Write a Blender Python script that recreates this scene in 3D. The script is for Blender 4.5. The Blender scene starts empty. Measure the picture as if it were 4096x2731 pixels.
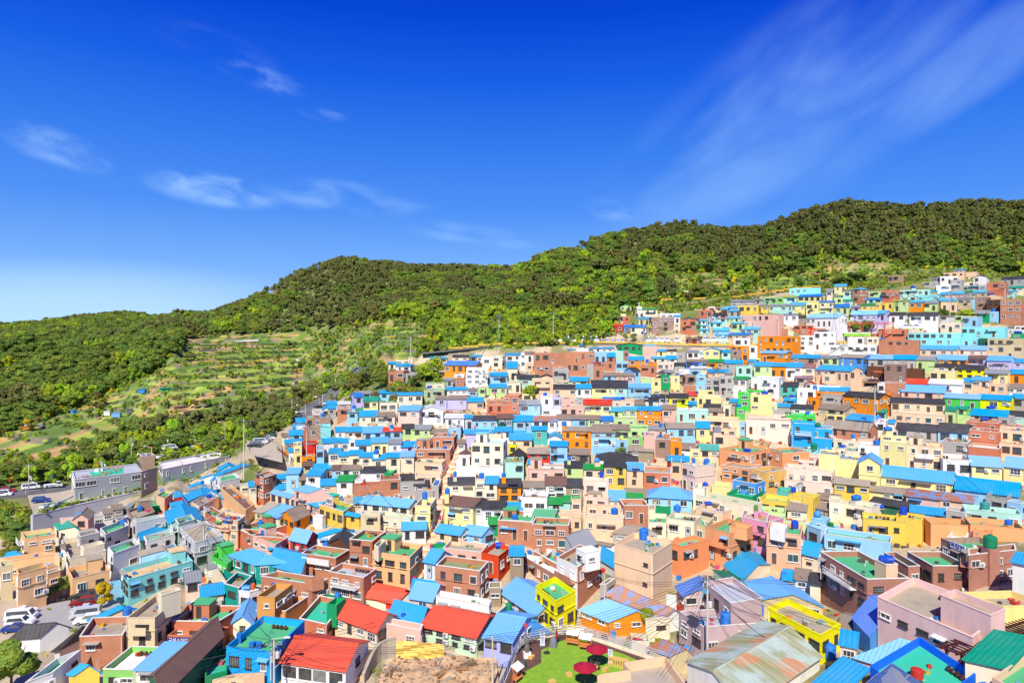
import bpy, math, random
import numpy as np
from mathutils import Vector
sc = bpy.context.scene
C = sc.collection
F = 2731.0; CU = 2048.0; HV = 1330.0      # focal length, centre column and horizon row of the 4096 px frame
# ---------------------------------------------------------------- camera, world, sun, exposure
cam = bpy.data.cameras.new('camera'); cam.lens = 24; cam.sensor_width = 36
cam.shift_y = -35.5/4096; cam.clip_start = 1; cam.clip_end = 9000
cob = bpy.data.objects.new('camera', cam); C.objects.link(cob)
cob.location = (0, 0, 0); cob.rotation_euler = (math.radians(90), 0, 0); sc.camera = cob
SUN_EL = math.radians(46); SUN_AZ = math.radians(190)   # azimuth of the sun, clockwise from +Y (behind the camera, a little left)
sv = Vector((math.sin(SUN_AZ)*math.cos(SUN_EL), math.cos(SUN_AZ)*math.cos(SUN_EL), math.sin(SUN_EL)))
sl = bpy.data.lights.new('sun', 'SUN'); sl.energy = 4.6; sl.angle = math.radians(0.6); sl.color = (1.0, .945, .83)
so = bpy.data.objects.new('sun', sl); C.objects.link(so); so.location = sv*200
so.rotation_euler = (-sv).to_track_quat('-Z', 'Y').to_euler()
sc.view_settings.view_transform = 'Standard'; sc.view_settings.look = 'None'
sc.view_settings.exposure = 0.40; sc.view_settings.gamma = 1
def s2l(h):
    if isinstance(h, str):
        h = [int(h[i:i+2], 16)/255 for i in (0, 2, 4)]
    return tuple(c/12.92 if c <= .04045 else ((c+.055)/1.055)**2.4 for c in h)
w = bpy.data.worlds.new('World'); sc.world = w; w.use_nodes = True
nt = w.node_tree; N = nt.nodes; L = nt.links; N.clear()
def nd(t, **k):
    n = N.new(t)
    for a, b in k.items(): setattr(n, a, b)
    return n
def mth(op, a, b=None, c=None):
    n = nd('ShaderNodeMath', operation=op)
    for i, x in enumerate((a, b, c)):
        if x is None: continue
        if isinstance(x, (int, float)): n.inputs[i].default_value = x
        else: L.new(x, n.inputs[i])
    return n.outputs[0]
out = nd('ShaderNodeOutputWorld'); bg = nd('ShaderNodeBackground')
sky = nd('ShaderNodeTexSky', sky_type='NISHITA'); sky.sun_disc = False
sky.sun_elevation = SUN_EL; sky.sun_rotation = SUN_AZ; sky.altitude = 100
tc = nd('ShaderNodeTexCoord'); sp = nd('ShaderNodeSeparateXYZ'); L.new(tc.outputs['Generated'], sp.inputs[0])
ramp = nd('ShaderNodeValToRGB'); L.new(sp.outputs[2], ramp.inputs[0])
cr = ramp.color_ramp
stops = [(0.0, 'a9cdf6'), (0.035, '93c0f6'), (0.10, '72abf5'), (0.17, '4f90f1'), (0.26, '347aea'), (0.34, '1a60e2'), (0.42, '0646d2'), (0.6, '0232b4')]
cr.elements[0].position = 0; cr.elements[0].color = (*s2l(stops[0][1]), 1)
cr.elements[1].position = stops[-1][0]; cr.elements[1].color = (*s2l(stops[-1][1]), 1)
for p, h in stops[1:-1]:
    e = cr.elements.new(p); e.color = (*s2l(h), 1)
# the physical sky carries the overall brightness, the ramp grades its blue as in the photograph
hs = nd('ShaderNodeRGBToBW'); L.new(sky.outputs[0], hs.inputs[0])
k = mth('MULTIPLY', hs.outputs[0], 0.1); k = mth('MULTIPLY_ADD', k, 0.12, 0.76); k = mth('MINIMUM', k, 1.0)
grade = nd('ShaderNodeVectorMath', operation='SCALE'); L.new(ramp.outputs[0], grade.inputs[0]); L.new(k, grade.inputs[3])
# clouds: laid out in azimuth / elevation of the real sky
az = mth('ARCTAN2', sp.outputs[0], sp.outputs[1]); el = mth('ARCSINE', sp.outputs[2])
def band(x, c, wd):
    d = mth('DIVIDE', mth('ABSOLUTE', mth('SUBTRACT', x, c)), wd)
    m = nd('ShaderNodeMath', operation='SUBTRACT', use_clamp=True); m.inputs[0].default_value = 1; L.new(d, m.inputs[1])
    return mth('SMOOTH_MIN', m.outputs[0], 1.0, 0.3)
def lobe(a0, e0, la, le, ang, nscale, stretch, seed, lo, hi):
    ca, sa = math.cos(ang), math.sin(ang)
    da = mth('SUBTRACT', az, a0); de = mth('SUBTRACT', el, e0)
    p = mth('ADD', mth('MULTIPLY', da, ca), mth('MULTIPLY', de, sa))
    q = mth('SUBTRACT', mth('MULTIPLY', de, ca), mth('MULTIPLY', da, sa))
    r2 = mth('ADD', mth('POWER', mth('ABSOLUTE', mth('DIVIDE', p, la)), 2.0), mth('POWER', mth('ABSOLUTE', mth('DIVIDE', q, le)), 2.0))
    msk = nd('ShaderNodeMapRange', interpolation_type='SMOOTHSTEP'); L.new(r2, msk.inputs[0])
    msk.inputs[1].default_value = 1.0; msk.inputs[2].default_value = 0.0
    cx = nd('ShaderNodeCombineXYZ'); L.new(mth('MULTIPLY', p, nscale/stretch), cx.inputs[0]); L.new(mth('MULTIPLY', q, nscale), cx.inputs[1]); cx.inputs[2].default_value = seed
    nz = nd('ShaderNodeTexNoise'); L.new(cx.outputs[0], nz.inputs['Vector']); nz.inputs['Scale'].default_value = 1; nz.inputs['Detail'].default_value = 5; nz.inputs['Roughness'].default_value = .5; nz.inputs['Distortion'].default_value = .35
    mr = nd('ShaderNodeMapRange', interpolation_type='SMOOTHSTEP'); L.new(nz.outputs[0], mr.inputs[0]); mr.inputs[1].default_value = lo; mr.inputs[2].default_value = hi
    return mth('MULTIPLY', msk.outputs[0], mr.outputs[0])
def AE(x, y): return math.atan2(x*1.7415-CU, F), math.atan2(HV-y*1.7415, math.hypot(F, x*1.7415-CU))
cl = None
for (x, y, la, le, ang, ns, st, seed, lo, hi, amp) in [
    (1790, 280, .34, .13, .55, 10, 2.2, 1, .30, .86, .55), (1700, 400, .19, .06, .35, 12, 2.6, 2.2, .2, .8, .45),
    (2230, 150, .19, .05, .5, 12, 3, 3.3, .22, .8, .42), (1420, 490, .06, .022, -.3, 40, 3, 4.1, .3, .7, .35),
    (130, 340, .07, .026, -.25, 34, 2.0, 5.5, .36, .72, .50), (500, 438, .10, .026, -.08, 34, 2.4, 6.2, .33, .66, .75),
    (800, 460, .14, .03, -.1, 28, 3.5, 7.7, .38, .72, .5), (1080, 540, .12, .02, -.15, 34, 4, 8.1, .38, .74, .35),
    (605, 183, .07, .02, -.2, 40, 3, 9.4, .38, .7, .40), (740, 262, .04, .012, -.1, 50, 3, 10.4, .38, .7, .35),
    (500, 120, .10, .03, -.2, 34, 4, 11.4, .45, .8, .18), (60, 775, .40, .105, .06, 5, 3, 12.6, -.3, .5, .95)]:
    a0, e0 = AE(x, y)
    c1 = mth('MULTIPLY', lobe(a0, e0, la, le, ang, ns, st, seed, lo, hi), amp)
    cl = c1 if cl is None else mth('MAXIMUM', cl, c1)
cl = mth('MULTIPLY', cl, 0.62)
mx = nd('ShaderNodeMix', data_type='RGBA'); L.new(cl, mx.inputs[0]); L.new(grade.outputs[0], mx.inputs[6]); mx.inputs[7].default_value = (.46, .69, .96, 1)
L.new(mx.outputs[2], bg.inputs[0]); bg.inputs[1].default_value = 1.0; L.new(bg.outputs[0], out.inputs[0])

# ---------------------------------------------------------------- helpers
def tag(o, label=None, cat=None, group=None, kind=None):
    if label: o['label'] = label
    if cat: o['category'] = cat
    if group: o['group'] = group
    if kind: o['kind'] = kind
    return o
def empty(name, loc, rz=0):
    o = bpy.data.objects.new(name, None); C.objects.link(o); o.location = loc; o.rotation_euler = (0, 0, rz); o.empty_display_size = .3
    return o
class MB:
    def __init__(s): s.v = []; s.f = []; s.m = []; s.uv = []; s.sm = []
    def face(s, pts, mi=0, uv=None, smooth=False):
        i = len(s.v); s.v += [tuple(p) for p in pts]; s.f.append(tuple(range(i, i+len(pts)))); s.m.append(mi); s.sm.append(smooth)
        if uv is None:
            a = Vector(pts[0]); b = Vector(pts[1]); e = (b-a)
            e = e.normalized() if e.length > 1e-6 else Vector((1, 0, 0))
            n = e.cross(Vector(pts[2])-a); n = n.normalized() if n.length > 1e-9 else Vector((0, 0, 1))
            g = n.cross(e)
            uv = [((Vector(p)-a).dot(e), (Vector(p)-a).dot(g)) for p in pts]
        s.uv += uv
    def box(s, c, d, mi=0, rz=0):
        cx, cy, cz = c; x, y, z = d[0]/2, d[1]/2, d[2]/2; ca, sa = math.cos(rz), math.sin(rz)
        P = [(cx+ca*a-sa*b, cy+sa*a+ca*b, cz+q) for q in (-z, z) for a, b in ((-x, -y), (x, -y), (x, y), (-x, y))]
        for q in ((0, 1, 5, 4), (1, 2, 6, 5), (2, 3, 7, 6), (3, 0, 4, 7), (4, 5, 6, 7), (3, 2, 1, 0)): s.face([P[i] for i in q], mi)
    def prism(s, poly, z0, z1, mi=0, top=True, bot=False):
        n = len(poly)
        for i in range(n):
            a, b = poly[i], poly[(i+1) % n]
            Ld = math.hypot(b[0]-a[0], b[1]-a[1])
            s.face([(a[0], a[1], z0), (b[0], b[1], z0), (b[0], b[1], z1), (a[0], a[1], z1)], mi, [(0, z0), (Ld, z0), (Ld, z1), (0, z1)])
        if top: s.face([(p[0], p[1], z1) for p in poly], mi)
        if bot: s.face([(p[0], p[1], z0) for p in reversed(poly)], mi)
    def tube(s, a, b, r, r2=None, n=8, mi=0, caps=True, smooth=True):
        a = Vector(a); b = Vector(b); r2 = r if r2 is None else r2
        d = (b-a).normalized(); u = d.orthogonal().normalized(); v = d.cross(u)
        A = [a+u*(r*math.cos(t))+v*(r*math.sin(t)) for t in [2*math.pi*i/n for i in range(n)]]
        B = [b+u*(r2*math.cos(t))+v*(r2*math.sin(t)) for t in [2*math.pi*i/n for i in range(n)]]
        for i in range(n):
            j = (i+1) % n; s.face([A[i], A[j], B[j], B[i]], mi, smooth=smooth)
        if caps: s.face(B, mi); s.face(A[::-1], mi)
    def lathe(s, prof, c=(0, 0, 0), n=14, mi=0, smooth=True):
        R = [[(c[0]+r*math.cos(2*math.pi*i/n), c[1]+r*math.sin(2*math.pi*i/n), c[2]+z) for i in range(n)] for r, z in prof]
        for k in range(len(R)-1):
            for i in range(n):
                j = (i+1) % n; s.face([R[k][i], R[k][j], R[k+1][j], R[k+1][i]], mi, smooth=smooth)
    def mesh(s, name, mats):
        me = bpy.data.meshes.new(name); me.from_pydata(s.v, [], s.f)
        for m in mats: me.materials.append(m)
        me.polygons.foreach_set('material_index', s.m); me.polygons.foreach_set('use_smooth', s.sm)
        ul = me.uv_layers.new(name='UVMap'); ul.data.foreach_set('uv', [x for p in s.uv for x in p])
        me.update(); return me
    def build(s, name, mats, parent=None, loc=(0, 0, 0), rz=0):
        if not isinstance(mats, (list, tuple)): mats = [mats]
        o = bpy.data.objects.new(name, s.mesh(name, mats)); C.objects.link(o); o.location = loc; o.rotation_euler = (0, 0, rz)
        if parent is not None: o.parent = parent
        return o
def place(name, me, parent, loc, rz=0, sc_=None):
    o = bpy.data.objects.new(name, me); C.objects.link(o); o.location = loc; o.rotation_euler = (0, 0, rz)
    if sc_ is not None: o.scale = sc_ if isinstance(sc_, (tuple, list)) else (sc_,)*3
    if parent is not None: o.parent = parent
    return o
# ---------------------------------------------------------------- terrain: height z(u, Y) on lines of sight u (world-fixed fan of profiles)
COLS = {
 -3500: '20:z-36 60:z-40 150:z-42 200:z-38 300:z-20 400:z0 500:z15 700:z20 1100:z-20',
 -1200: '20:z-36 60:z-43 150:z-45 200:z-42 300:z-25 400:z-5 500:z5 700:z0 1100:z-20',
 0: '20:z-36 60:z-43.5 88:z-44.5 110:z-44.5 150:z-46.3 157:z-46.5 164:z-43 185:z-42.5 200:z-43 240:v1830 300:v1680 340:v1560 380:v1450 430:v1362 520:z-12 700:z0 760:v1310 1100:z-20',
 500: '20:z-36 60:z-43.5 88:z-44.5 150:z-46 168:z-46 172:z-43 185:z-42 200:z-42 235:v1800 300:v1640 350:v1520 400:v1400 450:v1345 520:z-5 700:z15 760:v1268 1100:z0',
 800: '20:z-36 60:z-43.5 88:z-44.5 150:z-44.5 175:z-43.5 190:z-42.5 196:z-40.5 220:z-38 250:v1740 300:v1590 350:v1470 420:v1390 480:v1340 560:v1290 700:z5 760:v1300 1100:z0',
 1200: '20:z-36 60:z-44 88:z-45 130:z-43 150:z-40 180:z-36 200:z-33.5 230:z-31 260:z-31 290:z-32 320:v1580 380:v1480 440:v1370 500:v1250 560:v1160 600:v1143 700:z30 1100:z0',
 1600: '20:z-36 60:z-44.5 88:z-45.5 105:z-44.5 125:z-41 140:z-38 157:z-34 180:z-28.5 205:z-22 235:z-15 251:z-13.5 258:z-13 261:z-8.5 275:z-8.5 300:z-7 340:v1330 400:v1270 480:v1190 560:v1125 600:v1100 700:z40 1100:z0',
 2000: '20:z-35 60:z-44.5 88:z-45.5 105:z-44.5 125:z-41 140:z-37.5 157:z-33 180:z-27 205:z-19.5 235:z-12.5 252:z-11 258:z-10.5 261:z-5.5 280:z-4 300:v1330 330:v1280 380:v1215 450:v1180 520:v1150 600:v1120 650:v1103 800:z40 1100:z0',
 2400: '20:z-34 60:z-44 88:z-45 105:z-44.5 125:z-41 140:z-37.5 157:z-33 180:z-27 205:z-19.5 235:z-12 258:z-10 261:z-5 280:z-4 300:v1280 330:v1215 360:v1165 420:v1080 480:v1018 560:z50 1100:z10',
 2800: '20:z-33 60:z-42 88:z-44 105:z-44 125:z-41 140:z-37.5 157:z-33 180:z-27.5 205:z-20 235:z-11.5 257:z-9.5 261:z-5.8 271:z-5.5 280:v1285 300:v1220 320:v1185 340:v1150 400:v1050 450:v965 480:v940 600:z50 1100:z10',
 3200: '20:z-32 60:z-38 88:z-42 105:z-42.5 125:z-40 140:z-37 157:z-33 180:z-27.5 205:z-20 235:z-10.5 257:z-8.5 261:z-5.6 270:z-5.4 280:v1268 300:v1200 320:v1165 350:v1105 400:v990 440:v885 460:v868 600:z60 1100:z20',
 3600: '20:z-30 50:z-34 70:z-36.5 90:z-38.5 105:z-39 125:z-38 140:z-35 157:z-31 180:z-25.5 205:z-18.5 235:z-10 257:z-7.5 261:z-4.4 270:z-4 280:v1265 300:v1190 320:v1125 350:v1065 400:v940 440:v856 600:z60 1100:z20',
 4096: '20:z-28 50:z-32.5 70:z-34.5 90:z-36 105:z-36 125:z-34 140:z-31.5 157:z-28 180:z-23 205:z-17 235:z-9 262:v1330 280:v1262 300:v1187 320:v1135 350:v1065 400:v935 430:v870 600:z60 1100:z20',
 5400: '20:z-25 50:z-30 90:z-33 125:z-30 157:z-24 205:z-14 262:z2 300:z18 350:z40 430:z75 600:z60 1100:z20',
 8000: '20:z-22 90:z-28 157:z-20 262:z5 350:z40 430:z70 600:z60 1100:z20'}
cu = sorted(COLS); YG = np.arange(20, 1101, 1.0); HG = []
for u in cu:
    ys, zs = [], []
    for t in COLS[u].split():
        y, q = t.split(':'); y = float(y); ys.append(y)
        zs.append(float(q[1:]) if q[0] == 'z' else -(float(q[1:])-HV)/F*y)
    z = np.interp(YG, ys, zs)
    kz = np.array([1, 2, 1])/4; zp = np.pad(z, 1, mode='edge'); HG.append(np.convolve(zp, kz, mode='valid'))
HG = np.array(HG); cu = np.array(cu, float)
# the crest of the hills follows the skyline of the photograph; each line of sight lifts or lowers its far slope
SKY = [(-1200, 1330), (0, 1300), (140, 1285), (300, 1282), (450, 1262), (560, 1240), (700, 1238), (801, 1245), (860, 1238), (975, 1202), (1132, 1115), (1219, 1071), (1358, 1027), (1480, 1031), (1655, 1054), (1916, 1059), (2072, 1062), (2142, 1019), (2316, 967), (2450, 925), (2560, 906), (2717, 885), (2800, 890), (2874, 914), (3000, 905), (3065, 897), (3222, 836), (3379, 801), (3570, 810), (3744, 810), (3918, 801), (4096, 805), (5400, 830)]
du = np.arange(-1200, 5401, 50.0); D2 = []
for u in du:
    i = min(int(np.searchsorted(cu, u, side='right')-1), len(cu)-2); t_ = (u-cu[i])/(cu[i+1]-cu[i]); t_ = t_*t_*(3-2*t_)*.5+t_*.5; z = HG[i]*(1-t_)+HG[i+1]*t_
    vv = HV-z/YG*F; m_ = YG > 290; k_ = np.argmin(np.where(m_, vv, 9e9)); yr = YG[k_]; tgt = np.interp(u, [p[0] for p in SKY], [p[1] for p in SKY])+6.3/yr*F
    w_ = np.clip((YG-max(300, yr-170))/(min(yr, 560)-max(300, yr-170)+1e-6), 0, 1); w_ = w_*w_*(3-2*w_); D2.append(z+w_*(vv[k_]-tgt)/F*np.minimum(YG, yr+60))
HG = np.concatenate([HG[:1], np.array(D2), HG[-1:]]); cu = np.concatenate([cu[:1], du, cu[-1:]])
def hgt(x, Y):
    Y = min(max(Y, 20.0), 1099.0); u = x/Y*F+CU; u = min(max(u, cu[0]), cu[-1]-1e-3)
    i = int(np.searchsorted(cu, u, side='right')-1); i = min(i, len(cu)-2)
    t = (u-cu[i])/(cu[i+1]-cu[i]); t = t*t*(3-2*t)*.5+t*.5
    k = Y-20; j = int(k); g = k-j; j = min(j, len(YG)-2)
    a = HG[i, j]*(1-g)+HG[i, j+1]*g; b = HG[i+1, j]*(1-g)+HG[i+1, j+1]*g
    return a*(1-t)+b*t
def W(u, v, Y): return Vector(((u-CU)/F*Y, Y, -(v-HV)/F*Y))      # a line of sight cut at distance Y
def onz(u, v, z):                                                 # a line of sight cut at height z
    Y = -z*F/(v-HV); return W(u, v, Y)
def hit(u, v, Y0=46):
    Y = Y0; s = -(v-HV)/F; a = (u-CU)/F
    while Y < 1050:
        if s*Y <= hgt(a*Y, Y): break
        Y += 1.0
    return Y
def gp(u, v):
    Y = hit(u, v); x = (u-CU)/F*Y; return Vector((x, Y, hgt(x, Y)))
def proj(p): return CU+p[0]/p[1]*F, HV-p[2]/p[1]*F
def inpoly(x, y, P):
    c = False; n = len(P)
    for i in range(n):
        x1, y1 = P[i]; x2, y2 = P[(i+1) % n]
        if (y1 > y) != (y2 > y) and x < (x2-x1)*(y-y1)/(y2-y1)+x1: c = not c
    return c
VILL = [(-4000, 2060), (128, 2075), (420, 1990), (700, 1925), (820, 1880), (980, 1800), (1100, 1735), (1240, 1640), (1330, 1600), (1480, 1560), (1500, 1480), (1600, 1440), (1700, 1425), (1850, 1400), (2380, 1380), (2460, 1330), (2490, 1240), (2600, 1225), (2950, 1185), (3060, 1165), (3400, 1150), (3480, 1120), (3560, 1090), (3780, 1075), (4096, 1110), (9000, 1110), (9000, 9000), (-4000, 9000)]
GARD = [(-900, 1800), (0, 1740), (330, 1620), (575, 1515), (700, 1410), (766, 1345), (1306, 1330), (1500, 1290), (1640, 1270), (1730, 1330), (1690, 1400), (1580, 1470), (1220, 1590), (975, 1640), (731, 1680), (435, 1750), (200, 1870), (0, 1920), (-900, 1980)]
UPG = [(3250, 1075), (3500, 1050), (3640, 1060), (3600, 1110), (3480, 1120), (3300, 1150), (2700, 1195), (2680, 1110), (2800, 1085), (3000, 1150)]
def zone(u, v):
    if inpoly(u, v, VILL): return 0
    if inpoly(u, v, GARD): return 1
    if inpoly(u, v, UPG): return 3
    return 2
# ---------------------------------------------------------------- materials
def newmat(name):
    m = bpy.data.materials.new(name); m.use_nodes = True
    t = m.node_tree; b = t.nodes['Principled BSDF']; return m, t, b
def lnk(t, a, b): t.links.new(a, b)
def nnode(t, ty, **k):
    n = t.nodes.new(ty)
    for a, b in k.items(): setattr(n, a, b)
    return n
def mixc(t, fac, a, b, blend='MIX'):
    n = nnode(t, 'ShaderNodeMix', data_type='RGBA', blend_type=blend)
    for i, x in ((0, fac), (6, a), (7, b)):
        if isinstance(x, (int, float)): n.inputs[i].default_value = x
        elif isinstance(x, tuple): n.inputs[i].default_value = (*x[:3], 1)
        else: lnk(t, x, n.inputs[i])
    return n.outputs[2]
def noise(t, scale, detail=4, vec=None, rough=.55, st=None):
    n = nnode(t, 'ShaderNodeTexNoise'); n.inputs['Scale'].default_value = scale; n.inputs['Detail'].default_value = detail; n.inputs['Roughness'].default_value = rough
    if vec is None:
        vec = nnode(t, 'ShaderNodeNewGeometry').outputs['Position']
    if st:
        mp = nnode(t, 'ShaderNodeMapping'); mp.inputs['Scale'].default_value = st; lnk(t, vec, mp.inputs[0]); vec = mp.outputs[0]
    lnk(t, vec, n.inputs['Vector']); return n.outputs[0]
def rng(t, x, a, b, c=0, d=1):
    n = nnode(t, 'ShaderNodeMapRange'); lnk(t, x, n.inputs[0])
    for i, q in enumerate((a, b, c, d)): n.inputs[i+1].default_value = q
    return n.outputs[0]
def bump(t, b, h, s, d=.02):
    n = nnode(t, 'ShaderNodeBump'); n.inputs['Strength'].default_value = s; n.inputs['Distance'].default_value = d; lnk(t, h, n.inputs['Height']); lnk(t, n.outputs[0], b.inputs['Normal'])
def objvar(t, col, amt=.1):
    oi = nnode(t, 'ShaderNodeObjectInfo'); h = nnode(t, 'ShaderNodeHueSaturation'); lnk(t, rng(t, oi.outputs['Random'], 0, 1, 1-amt, 1+amt*.4), h.inputs['Value']); lnk(t, col, h.inputs['Color']); return h.outputs[0]
def plaster(name, rgb, dirt=.5, rough=.85):
    m, t, b = newmat(name)
    n1 = rng(t, noise(t, .9, 6, st=(1, 1, .35)), .52, .80); n2 = noise(t, .25, 3)
    c = mixc(t, rng(t, n2, .3, .7, 0, .12), rgb, tuple(x*.8 for x in rgb))
    grime = tuple(.45*x+.55*g for x, g in zip(rgb, (.20, .175, .14)))
    c2 = mixc(t, rng(t, n1, 0, 1, 0, dirt), c, grime)
    streak = rng(t, noise(t, 2.2, 5, st=(1, 1, .12)), .60, .82, 0, dirt*.7)
    c3 = mixc(t, streak, c2, grime)
    lnk(t, objvar(t, c3, .15), b.inputs['Base Color']); b.inputs['Roughness'].default_value = rough
    b.inputs['Specular IOR Level'].default_value = .25
    bump(t, b, noise(t, 6, 4), .25, .03); return m
def bricks(name, c1, c2, mortar, sc_=1.0):
    m, t, b = newmat(name)
    uv = nnode(t, 'ShaderNodeUVMap'); uv.uv_map = 'UVMap'
    br = nnode(t, 'ShaderNodeTexBrick'); lnk(t, uv.outputs[0], br.inputs['Vector'])
    br.inputs['Scale'].default_value = 1; br.inputs['Brick Width'].default_value = .28*sc_; br.inputs['Row Height'].default_value = .10*sc_; br.inputs['Mortar Size'].default_value = .008
    br.inputs['Color1'].default_value = (*c1, 1); br.inputs['Color2'].default_value = (*c2, 1); br.inputs['Mortar'].default_value = (*mortar, 1); br.inputs['Bias'].default_value = -.1
    c = mixc(t, rng(t, noise(t, .5, 5), .4, .75, 0, .45), br.outputs[0], tuple(x*.55 for x in c1))
    c = mixc(t, rng(t, noise(t, 1.4, 4, st=(1, 1, .2)), .62, .8, 0, .35), c, (.45, .40, .36))
    lnk(t, objvar(t, c, .1), b.inputs['Base Color']); b.inputs['Roughness'].default_value = .85; bump(t, b, br.outputs[1], -.4, .01); return m
def sheet(name, rgb, rib=.45, rust=0, rustc=(.45, .17, .05), fade=.35, gloss=.5):
    m, t, b = newmat(name)
    uv = nnode(t, 'ShaderNodeUVMap'); uv.uv_map = 'UVMap'
    wv = nnode(t, 'ShaderNodeTexWave', wave_type='BANDS', bands_direction='X', wave_profile='SIN'); lnk(t, uv.outputs[0], wv.inputs[0]); wv.inputs['Scale'].default_value = .314/rib
    rc = nnode(t, 'ShaderNodeMapRange', interpolation_type='SMOOTHSTEP'); lnk(t, wv.outputs[1], rc.inputs[0]); rc.inputs[1].default_value = .72; rc.inputs[2].default_value = .95
    c = mixc(t, rng(t, noise(t, .35, 5), .38, .72, 0, fade), rgb, tuple(.62*x+.38*g for x, g in zip(rgb, (.38, .46, .55))))
    c = mixc(t, rng(t, noise(t, 2.5, 6), .5, .75, 0, .25), c, tuple(x*.6 for x in rgb))
    c = mixc(t, mixc(t, 1.0, rc.outputs[0], (.22, .22, .22), 'MULTIPLY'), c, tuple(x*.45 for x in rgb))  # rib lines darkened in the colour, standing in for the shading of the ribs
    if rust:
        c = mixc(t, rng(t, noise(t, .55, 7, rough=.7), .62-rust*.25, .70-rust*.22), c, mixc(t, noise(t, 4, 4), rustc, tuple(x*.5 for x in rustc)))
    else:
        c = mixc(t, rng(t, noise(t, .8, 6, rough=.7), .66, .78, 0, .5), c, (.30, .22, .16))
    oi2 = nnode(t, 'ShaderNodeObjectInfo'); hh_ = nnode(t, 'ShaderNodeHueSaturation'); lnk(t, c, hh_.inputs['Color']); lnk(t, rng(t, oi2.outputs['Random'], 0, 1, .475, .503), hh_.inputs['Hue']); lnk(t, rng(t, oi2.outputs['Random'], 1, 0, .78, 1.05), hh_.inputs['Saturation'])
    lnk(t, objvar(t, hh_.outputs[0], .28), b.inputs['Base Color']); b.inputs['Roughness'].default_value = gloss; b.inputs['Specular IOR Level'].default_value = .3
    bump(t, b, rc.outputs[0], .7, .05); return m
def tiles(name, rgb, tw=.33, th=.36):
    m, t, b = newmat(name)
    uv = nnode(t, 'ShaderNodeUVMap'); uv.uv_map = 'UVMap'
    wx = nnode(t, 'ShaderNodeTexWave', bands_direction='X'); wx.inputs['Scale'].default_value = .314/tw; lnk(t, uv.outputs[0], wx.inputs[0])
    wy = nnode(t, 'ShaderNodeTexWave', bands_direction='Y', wave_profile='SAW'); wy.inputs['Scale'].default_value = .314/th*.5; lnk(t, uv.outputs[0], wy.inputs[0])
    a = nnode(t, 'ShaderNodeMath', operation='ADD'); lnk(t, wx.outputs[1], a.inputs[0]); lnk(t, wy.outputs[1], a.inputs[1])
    c = mixc(t, rng(t, noise(t, .6, 6), .4, .75, 0, .4), rgb, tuple(x*.62 for x in rgb))
    c = mixc(t, rng(t, wx.outputs[1], 0, .3, .22, 0), c, tuple(x*.4 for x in rgb))
    lnk(t, objvar(t, c, .08), b.inputs['Base Color']); b.inputs['Roughness'].default_value = .6; bump(t, b, a.outputs[0], .6, .06); return m
def flat(name, rgb, rough=.6, var=.1, metal=0):
    m, t, b = newmat(name)
    c = mixc(t, rng(t, noise(t, 1.7, 5), .35, .75, 0, .35), rgb, tuple(x*.72 for x in rgb))
    lnk(t, objvar(t, c, var) if var else c, b.inputs['Base Color']); b.inputs['Roughness'].default_value = rough; b.inputs['Metallic'].default_value = metal
    b.inputs['Specular IOR Level'].default_value = .35; return m
def deck(name, rgb, stain=.6, sc_=.7):
    m, t, b = newmat(name)
    c = mixc(t, rng(t, noise(t, sc_, 7, rough=.65), .42, .70, 0, stain), rgb, tuple(.5*x+.5*g for x, g in zip(rgb, (.22, .20, .16))))
    c = mixc(t, rng(t, noise(t, 3.1, 5, rough=.7), .62, .75, 0, stain*.8), c, tuple(.4*x+.6*g for x, g in zip(rgb, (.50, .47, .40))))
    c = mixc(t, rng(t, noise(t, .33, 4), .55, .8, 0, stain*.8), c, tuple(.5*x+.5*g for x, g in zip(rgb, (.09, .085, .075))))
    lnk(t, objvar(t, c, .08), b.inputs['Base Color']); b.inputs['Roughness'].default_value = .8; bump(t, b, noise(t, 5, 5), .3, .03); return m
def A_(h, k=.92): return tuple(min(.9, c*k) for c in s2l(h))
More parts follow.
